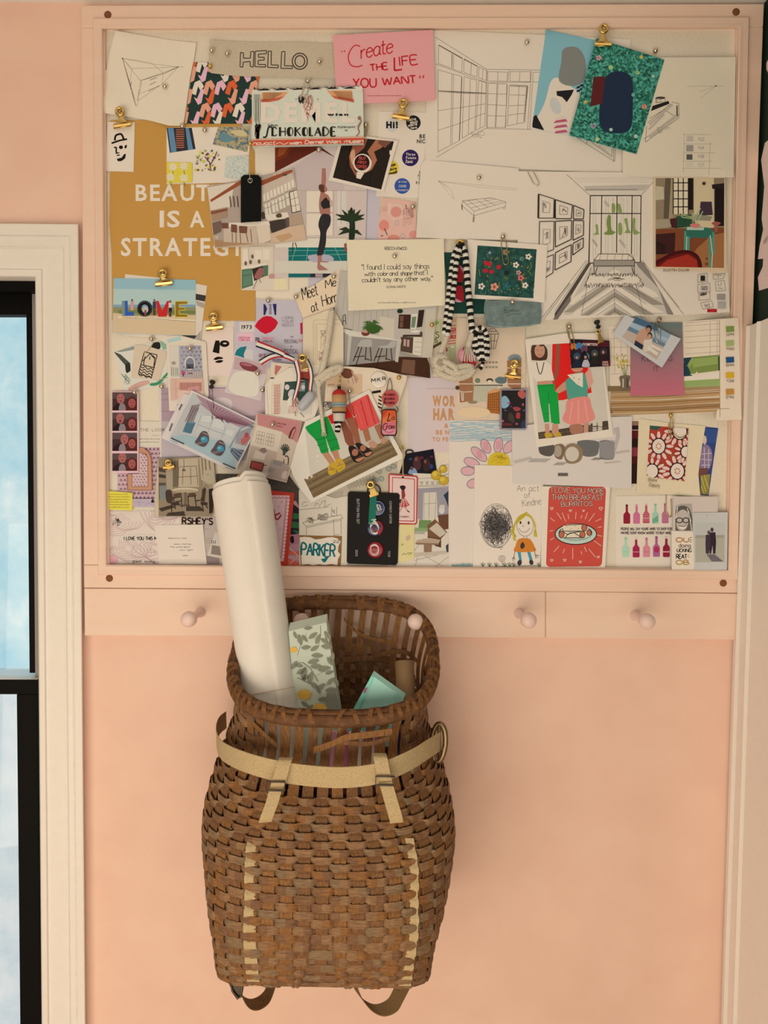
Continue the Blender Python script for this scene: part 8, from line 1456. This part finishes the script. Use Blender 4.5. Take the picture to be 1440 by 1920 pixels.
mb = MB(); rope(mb, [(597, 716, dr+.002), (599, 745, dr+.001), (603, 775, dr+.002), (606, 800, dr+.003), (608, 812, dr+.003)], .0034, .008)
for i in range(9): mb.tube([P(606+(i % 3-1)*2, 808, dr+.003), P(603+i*1.2, 816+(i % 2)*2, dr+.003)], .0006, ROPE, 5)
mb.build('thin_tail', root)
# --- striped cord with rope knot and baubles
d0 = max(Dm(862, 470, 10), Dm(850, 560, 10), Dm(885, 560, 10), Dm(860, 690, 14))+.006
root = empty('striped_lanyard', P(862, 470, d0)); tag(root, 'black and white striped cord draped from a brass clip, ending in a cream rope knot', 'cord')
mb = MB()
striped(mb, [(860, 460, d0), (851, 480, d0), (845, 520, d0), (840, 565, d0), (836, 600, d0), (832, 632, d0)], .0042, .0052)
striped(mb, [(864, 462, d0+.003), (856, 490, d0+.004), (852, 530, d0+.004), (847, 575, d0+.004), (841, 615, d0+.004), (838, 636, d0+.003)], .0042, .0052)
striped(mb, [(864, 458, d0), (872, 475, d0), (875, 510, d0), (879, 555, d0), (883, 595, d0), (886, 622, d0), (892, 628, d0+.004)], .0052, .0056); mb.build('draped_cord', root)
mb = MB()
for i in range(4): striped(mb, [(893+i*5.5, 624+abs(i-1.5)*3, d0+.004), (892+i*5.8, 640, d0+.007), (896+i*4.8, 662, d0+.007), (899+i*3.6, 676+((i*7) % 5), d0+.004)], .0040, .0050)
striped(mb, [(890, 625, d0+.008), (896, 616, d0+.010), (905, 615, d0+.010), (912, 626, d0+.008), (914, 645, d0+.006), (914, 668, d0+.004), (912, 676, d0+.003)], .0038, .0050)
striped(mb, [(888, 640, d0+.005), (890, 660, d0+.004), (889, 672, d0+.003)], .0032, .0044); striped(mb, [(906, 678, d0+.003), (903, 688, d0+.002), (898, 694, d0+.002)], .003, .0044); mb.build('cord_hank', root)
mb = MB(); rope(mb, [(838, 632, d0+.002), (833, 645, d0+.003), (827, 662, d0+.004), (824, 672, d0+.004)], .0048)
rope(mb, [(824, 672, d0+.004), (816, 676, d0+.009), (820, 688, d0+.012), (832, 690, d0+.010), (838, 678, d0+.008), (830, 668, d0+.010), (818, 672, d0+.012), (816, 688, d0+.006)], .0046)
rope(mb, [(816, 690, d0+.004), (828, 702, d0+.008), (846, 709, d0+.009), (866, 708, d0+.008), (884, 700, d0+.006), (888, 692, d0+.005)], .0052)
rope(mb, [(836, 692, d0+.010), (852, 700, d0+.013), (872, 696, d0+.011), (886, 690, d0+.006), (876, 686, d0+.008), (858, 688, d0+.012), (842, 684, d0+.010)], .0046)
rope(mb, [(832, 676, d0+.012), (846, 684, d0+.015), (856, 692, d0+.014), (848, 704, d0+.010)], .0046); mb.build('rope_knot', root)
mb = MB(); rope(mb, [(886, 626, d0+.002), (881, 640, d0+.003), (877, 652, d0+.004)], .0050)
for i in range(6): mb.tube([P(877+(i-2.5)*1.0, 648, d0+.006), P(868+i*4, 664+(i % 2)*3, d0+.012), P(866+i*5, 678, d0+.010)], .0012, ROPE, 5)
mb.build('rope_fringe', root)
mb = MB(); mb.ball(P(866, 666, d0+.004), .0075, mat('cf7f8a', .9, .6), 14, (.8, .8, 1.35)); mb.ball(P(883, 668, d0+.004), .0078, mat('cf7f8a', .9, .6), 14, (.8, .8, 1.3)); mb.build('pink_bauble', root)
mb = MB(); mb.ball(P(874, 674, d0+.001), .009, mat('b0202c', .9, .6), 14, (.8, .7, 1.2)); mb.ball(P(886, 680, d0+.001), .0075, mat('b0202c', .9, .6), 14, (.8, .7, 1.0)); mb.ball(P(871, 660, d0), .007, mat('b0202c', .9, .6), 12, (.6, .6, 1.2)); mb.build('red_bauble', root)
# --- medal ribbon
RB = [mat('1c2136', .95, .7, name='navy_ribbon'), mat('d6c9b4', .95, .7, name='white_ribbon'), mat('a5202a', .95, .7, name='red_ribbon')]
def stripe_ribbon(mb, pts, w, d, fr_=((0, .25, 0), (.25, .72, 1), (.72, 1, 2)), flip=False):
    p2 = [(q.x, q.y, q.z) for q in smooth_path([(a, b, c) for a, b, c in pts], 6)]; rows = []
    for i, (x, y, z) in enumerate(p2):
        a, b = p2[max(0, i-1)], p2[min(len(p2)-1, i+1)]; dx, dy = b[0]-a[0], b[1]-a[1]; L = math.hypot(dx, dy); ww = w[0]+(w[1]-w[0])*i/(len(p2)-1)
        rows.append(((x, y), (-dy/L*ww/2, dx/L*ww/2), d+z))
    for f0, f1, k in fr_:
        g = lambda f: (1-f if flip else f)*2-1
        mb.strip([[P(x+nx*g(f0), y+ny*g(f0), z), P(x+nx*g(f1), y+ny*g(f1), z)] for (x, y), (nx, ny), z in rows], RB[k])
dm = max(Dm(520, 655, 20), Dm(560, 690, 14), Dm(568, 740, 16))+.003
root = empty('medal_ribbon', P(568, 672, dm)); tag(root, 'red, white and navy striped medal ribbon looped through a brass clip', 'ribbon')
B2_ = lambda x, y, z: (*X_('b2', x, y), z)
mb = MB(); stripe_ribbon(mb, [B2_(340, 578, .001), B2_(450, 618, .004), B2_(560, 660, .005), B2_(640, 700, .004), B2_(720, 745, .003)], (13, 9), dm, flip=True)
so = lambda o_: (setattr(o_.modifiers.new('thickness', 'SOLIDIFY'), 'thickness', .0004), o_)[1]
so(mb.build('upper_loop', root))
mb = MB(); stripe_ribbon(mb, [B2_(375, 775, .0), B2_(480, 715, .002), B2_(580, 695, .003), B2_(660, 715, .006), B2_(725, 742, .006)], (11, 9), dm); so(mb.build('lower_loop', root))
mb = MB(); stripe_ribbon(mb, [B2_(745, 755, .005), B2_(765, 830, .006), B2_(778, 920, .005), B2_(765, 1020, .003), B2_(735, 1130, .002), B2_(720, 1180, .002)], (10, 6), dm, flip=True); so(mb.build('left_strand', root))
mb = MB(); stripe_ribbon(mb, [B2_(850, 745, .005), B2_(890, 830, .006), B2_(905, 930, .005), B2_(895, 1030, .003), B2_(892, 1090, .003)], (10, 7), dm); so(mb.build('right_strand', root))
mb = MB(); a = P(*B2_(930, 1085, dm+.004)); b = P(*B2_(780, 1265, dm+.004)); L = (b-a).length
mb.lathe(a, b-a, [(0, .003), (.002, .007), (.006, .0085), (L*.5, .0088), (L-.006, .0080), (L-.002, .006), (L, .002)], mat('a9a39c', .95, .35, name='pewter_grey', spec=.6), 18); mb.build('grey_medal_roll', root)
mb = MB()
for i in range(6): mb.tube([P(*B2_(715+i*4, 1160, dm+.003)), P(*B2_(700+i*16, 1230, dm+.003))], .0007, RB[2 if i % 2 else 1], 5)
mb.build('frayed_end', root)
raise_to(disc(568, 680, 16), dm+.006)
# --- green strap on the badge card
q = Sheet('fabric_strap', 'green woven strap with white letter hanging in front of the black badge card', 'strap', 'b6', [(1108, 742), (1162, 742), (1158, 850), (1150, 965), (1118, 980), (1094, 968), (1100, 850)], '1f6a52', th=.001, off=.002)
q.hw('d8d0b8', 'M', 1118, 898, 1142, 938, 6, 80).line('d8d0b8', [(1096, 962), (1116, 972), (1148, 962)], 3); q.end()
# ================================================================== pins, clips and paper clips
def pin(px, py, label, r=4.9, m=STEEL, group='ball headed pins', name='push_pin'):
    d = Dm(px, py, 3); mb = MB(); R_ = r*K*(1-d/D); c = P(px, py, d+R_*.9)
    mb.ball(c, R_, m, 16); mb.lathe(Vector((c.x, -d-.0001, c.z)), (0, -1, 0), [(0, R_*.75), (R_*.25, R_*.7), (R_*.4, R_*.4)], m, 14)
    root = empty(name, P(px, py, d)); o_ = mb.build('pin_head', root)
    mb = MB(); mb.tube([Vector((c.x, -BOARD_D+.004, c.z)), Vector((c.x, -d, c.z))], .0005, STEEL, 6); mb.build('needle', root)
    tag(root, label, 'pin', group); return root
for x, y, l in [(309, 162, 'silver ball pin in the triangle sketch at top left'), (426, 100, 'silver ball pin at the left of the hello banner'), (397, 94, 'silver ball pin on the folded left edge of the hello banner'), (599, 115, 'silver ball pin right of the hello lettering'), (342, 236, 'silver ball pin at lower right corner of the triangle sketch'), (384, 244, 'silver ball pin between two fabric swatches'), (577, 151, 'silver ball pin above the paper clip on the chocolate bar'), (598, 281, 'silver ball pin at the roof peak below the chocolate bar'), (686, 234, 'silver ball pin right of the chocolate bar'), (988, 79, 'silver ball pin in the tall window drawing'), (1229, 95, 'silver ball pin above the green leafy print'), (898, 333, 'silver ball pin above the bench sketch'), (774, 387, 'silver ball pin on the pink cutlery card'), (740, 480, 'silver ball pin on the quotation card'), (626, 518, 'silver ball pin at upper right of the meeting words'), (555, 556, 'silver ball pin at left corner of the meeting words'), (503, 563, 'silver ball pin above the red shape poster'), (943, 443, 'silver ball pin above the flower card'), (961, 566, 'silver ball pin between the flower card and slate patch'), (284, 635, 'silver ball pin holding the lighthouse tag'), (356, 653, 'silver ball pin in the oval mirror picture'), (303, 724, 'silver ball pin at the corner of the lilac photograph'), (252, 735, 'silver ball pin on top of the photo booth strip'), (483, 700, 'silver ball pin on the oval pink lamp photograph'), (492, 731, 'silver ball pin at right edge of the pink lamp photograph'), (511, 796, 'silver ball pin in the pink kitchen picture'), (656, 733, 'silver ball pin above the rotated legs photograph'), (1067, 612, 'silver ball pin above the family photograph'), (1236, 600, 'silver ball pin above the slanted instant photograph')]:
    pin(x, y, l)
for x, y, l in [(748, 708, 'brass ball pin above the women ornament'), (1258, 779, 'brass ball pin above the daisy card'), (753, 840, 'brass ball pin holding the string of the pink tag'), (469, 269, 'brass ball pin holding the black tag string'), (394, 124, 'brass ball pin at lower left of the hello banner'), (618, 606, 'brass ball pin beside the cream rope'), (810, 609, 'brass ball pin left of the striped cord')]:
    pin(x, y, l, 4.3, GOLD)
BLK = mat('121010', 1, .3, name='black_plastic', spec=.5)
for x, y, dx, dy, l in [(398.6, 715, -3, 15, 'black push pin over the lilac photograph'), (1119, 603, 4, 14, 'black push pin above the brass clip on the family photograph')]:
    d = Dm(x, y, 5); root = empty('push_pin', P(x, y, d)); tag(root, l, 'pin', 'black plastic push pins'); mb = MB(); a = P(x+dx, y+dy, d); b = P(x, y, d+.014); L = (b-a).length
    mb.lathe(a, b-a, [(L*.25, .0035), (L*.32, .0042), (L*.4, .0024), (L*.75, .0024), (L*.85, .0045), (L*.95, .005), (L, .0035)], BLK, 16); mb.build('pin_head', root)
    mb = MB(); mb.tube([a, a+(b-a)*.3], .0006, STEEL, 6); mb.build('needle', root)
def bulldog(rx, ry, jx, jy, w, label, m=GOLD, jh=9, rr=8, base=None, group='brass bulldog clips'):
    d = base or max(Dm(jx, jy, 6), Dm(rx, ry, 5)); L = math.hypot(jx-rx, jy-ry); ux, uy = (jx-rx)/L, (jy-ry)/L; nx, ny = -uy, ux
    q = lambda a, b: (rx+ux*a+nx*b, ry+uy*a+ny*b)
    root = empty('bulldog_clip', P(jx, jy, d)); tag(root, label, 'clip', group)
    mb = MB(); rows = []
    for t in (-1, -.96, .96, 1):
        k = .8 if abs(t) == 1 else 1
        rows.append([P(*q(L-jh*.55*k, t*w/2), d), P(*q(L-jh*.5*k, t*w/2), d+.0045*k), P(*q(L-jh*.15, t*w/2), d+.0066*k), P(*q(L+jh*.25, t*w/2), d+.0056*k), P(*q(L+jh*.5*k, t*w/2), d+.003*k), P(*q(L+jh*.5*k, t*w/2), d)])
    mb.strip(rows, m, closed='col', cap=True); mb.tube([P(*q(L+jh*.48, -w/2), d+.003), P(*q(L+jh*.48, w/2), d+.003)], .0011, m, 8); fixn(mb.build('jaw', root))
    mb = MB(); z0, z1 = d+.0062, d+.0085
    prof = [(L-jh*.5, w*.30), (L-jh*.8, w*.24), (L*.55, rr*.62), (L*.3, rr*.70), (rr*.2, rr*.95)]
    fr_ = [[P(*q(a, -b), z0+(z1-z0)*i/4), P(*q(a, -b*.45), z0+(z1-z0)*i/4+.0011), P(*q(a, b*.45), z0+(z1-z0)*i/4+.0011), P(*q(a, b), z0+(z1-z0)*i/4)] for i, (a, b) in enumerate(prof)]
    mb.strip(fr_, m, smooth=True); 
    c = P(rx, ry, z1); rad = rr*K*.80
    mb.tube([c+Vector((rad*math.cos(a), 0, rad*math.sin(a))) for a in [i*math.pi/10 for i in range(20)]], rr*K*.34, m, 8, closed=True); fixn(mb.build('lever', root))
    mb = MB(); c2 = P(rx, ry, d+.0012)
    mb.tube([c2+Vector((rad*math.cos(a), 0, rad*math.sin(a))) for a in [i*math.pi/10 for i in range(20)]], rr*K*.30, m, 8, closed=True)
    mb.lathe(c2, (0, -1, 0), [(-.0008, rad*.45), (.004, rad*.45), (.0045, rad*.3)], STEEL, 12); mb.build('rear_lever', root)
    return root
bulldog(225, 209, 229, 234, 33, 'brass bulldog clip holding the brush drawn hat face')
bulldog(756, 194, 752, 219, 33, 'brass bulldog clip holding the sheet of badges')
bulldog(1132, 54, 1131, 82, 32, 'brass bulldog clip joining the blue and green art prints')
bulldog(305, 513, 307, 531, 33, 'brass bulldog clip on the beach postcard')
bulldog(400, 594, 402, 614, 32, 'brass bulldog clip on the brush drawn nose card')
bulldog(965, 683, 962, 706, 30, 'brass bulldog clip on the cottage picture above the magnet photo', jh=7)
bulldog(315, 868, 316, 876, 22, 'small black and brass clip on the monochrome dining photograph', jh=7, rr=6)
bulldog(452, 897, 455, 912, 26, 'brass clip peeking over the top of the paper roll')
def eyeclip(x, y, jx, jy, label, rr=8, w=9, name='eyelet_clip', group='brass eyelet clips'):
    d = max(Dm(x, y, 6), Dm(jx, jy, 4)); root = empty(name, P(x, y, d)); tag(root, label, 'clip', group); L = math.hypot(jx-x, jy-y); ux, uy = (jx-x)/L, (jy-y)/L; nx, ny = -uy, ux
    q = lambda a, b: (x+ux*a+nx*b, y+uy*a+ny*b)
    mb = MB(); c = P(x, y, d+.007); rad = rr*K*.68
    mb.tube([c+Vector((rad*math.cos(a), 0, rad*math.sin(a))) for a in [i*math.pi/10 for i in range(20)]], rr*K*.36, GOLD, 8, closed=True)
    mb.lathe(c, (0, -1, 0), [(-.006, rad*.5), (.001, rad*.5), (.0015, rad*.25)], DARKM, 12); mb.build('eyelet', root)
    mb = MB(); mb.prism([q(rr*.8, -w*.35), q(rr*.8, w*.35), q(L, w*.5), q(L+6, w*.5), q(L+6, -w*.5), q(L, -w*.5)], d+.0075, d+.0055, GOLD); fixn(mb.build('lever', root, bevel=.0004))
    mb = MB(); mb.prism([q(L+1, -w*.7), q(L+1, w*.7), q(L+7, w*.7), q(L+7, -w*.7)], d+.0052, d+.0005, GOLD); fixn(mb.build('jaw', root, bevel=.0006)); return root
eyeclip(863, 457, 861, 474, 'brass eyelet clip at the top of the striped cord')
eyeclip(567, 671, 571, 686, 'brass eyelet clip gathering the medal ribbon')
r_ = eyeclip(695, 909, 700, 924, 'brass eyelet clip on top of the black badge card', 8, 13)
mb = MB(); d = Dm(701, 918, 6)+.002; mb.tube([P(701+12*math.cos(a), 920+12*math.sin(a), d) for a in [i*math.pi/12 for i in range(24)]], .0011, BLK, 8, closed=True); mb.build('black_ring', r_)
eyeclip(1122, 622, 1126, 636, 'small brass clip under the black push pin', 4.5, 8)
def wireclip(label, cr, pts, r=.00075, m=None, name='paper_clip', group='wire paper clips', cat='paper clip'):
    px = [X_(cr, *p) for p in pts]; d = max(Dm(x, y, 2) for x, y in px)+.0012
    mb = MB(); mb.tube(smooth_path([P(x, y, d) for x, y in px], 5), r, m or STEEL, 6); o_ = mb.build(name); tag(o_, label, cat, group); return o_
BRW = metal('brass_wire', (.62, .48, .26), .3)
wireclip('brass wire paper clip over the flower card', 'c7', [(868, 615), (905, 605), (918, 690), (930, 780), (920, 808), (900, 810), (888, 790), (880, 720), (872, 640), (880, 610)], m=BRW)
wireclip('wire paper clip on the chocolate bar', 'c2', [(560, 620), (575, 540), (592, 512), (618, 515), (612, 560), (590, 640), (575, 655), (545, 650), (540, 690), (550, 640), (570, 570)])
wireclip('wire paper clip near the frames of the hallway drawing', 'c7', [(1088, 52), (1130, 135), (1150, 162), (1172, 165), (1180, 145), (1165, 110), (1132, 48)])
wireclip('wire paper clip between chocolate bar and coffee photograph', 'c2', [(1062, 985), (1075, 930), (1065, 880), (1082, 870), (1090, 900), (1080, 960), (1072, 990)], m=BRW)
wireclip('wire paper clip over the top of the family photograph', 'c8', [(98, 1175), (80, 1090), (90, 1072), (105, 1085), (125, 1160), (132, 1205), (120, 1215), (108, 1195), (92, 1110)], m=BRW)
wireclip('wire paper clip on the slanted instant photograph', 'c8', [(670, 1060), (672, 1120), (690, 1190), (712, 1180), (712, 1060), (700, 1045), (690, 1060), (700, 1150)])
wireclip('brass wire paper clip on the daisy card', 'b8', [(772, 340), (770, 400), (778, 440), (785, 420), (782, 300), (792, 295), (800, 330), (800, 390), (830, 430), (868, 428), (905, 395)], m=BRW)
wireclip('brass wire paper clip on the bottle card', 'b8', [(752, 822), (752, 920), (765, 960), (782, 968), (788, 950), (785, 850)], m=BRW)
wireclip('open safety pin hanging over the red dress photograph', 'b3', [(300, 975), (308, 1060), (320, 1150), (340, 1215), (365, 1228), (382, 1215), (370, 1208)], name='safety_pin', cat='safety pin', group='safety pins')
wireclip('gold twisted cord hanging beside the drink can ornament', 'b7', [(30, 150), (24, 190), (40, 230), (32, 270), (50, 310), (46, 340), (60, 360), (70, 400), (68, 500), (68, 585)], r=.0011, m=mat('b39a62', 1, .5, name='gold_cord'), name='gold_cord', cat='cord', group='cords')
wireclip('small black cord loop on the dark group photograph', 'b7', [(92, 400), (96, 375), (115, 366), (140, 370), (152, 385)], r=.0012, m=mat('17130f', 1, .8, name='dark_cord'), name='elastic_loop', cat='cord', group='cords')
wireclip('thin thread hanging from the black push pin over the blue pictures', 'b1', [(1152, 1010), (1158, 1120), (1162, 1250)], r=.0004, m=mat('5a3a44', 1, .8, name='thread'), name='thread', cat='thread', group='cords')
wireclip('thin gold string looped round the lighthouse tag', 'b1', [(545, 560), (505, 625), (470, 660), (440, 670)], r=.0005, m=mat('b39a62', 1, .5, name='gold_cord'), name='string', cat='string', group='cords')
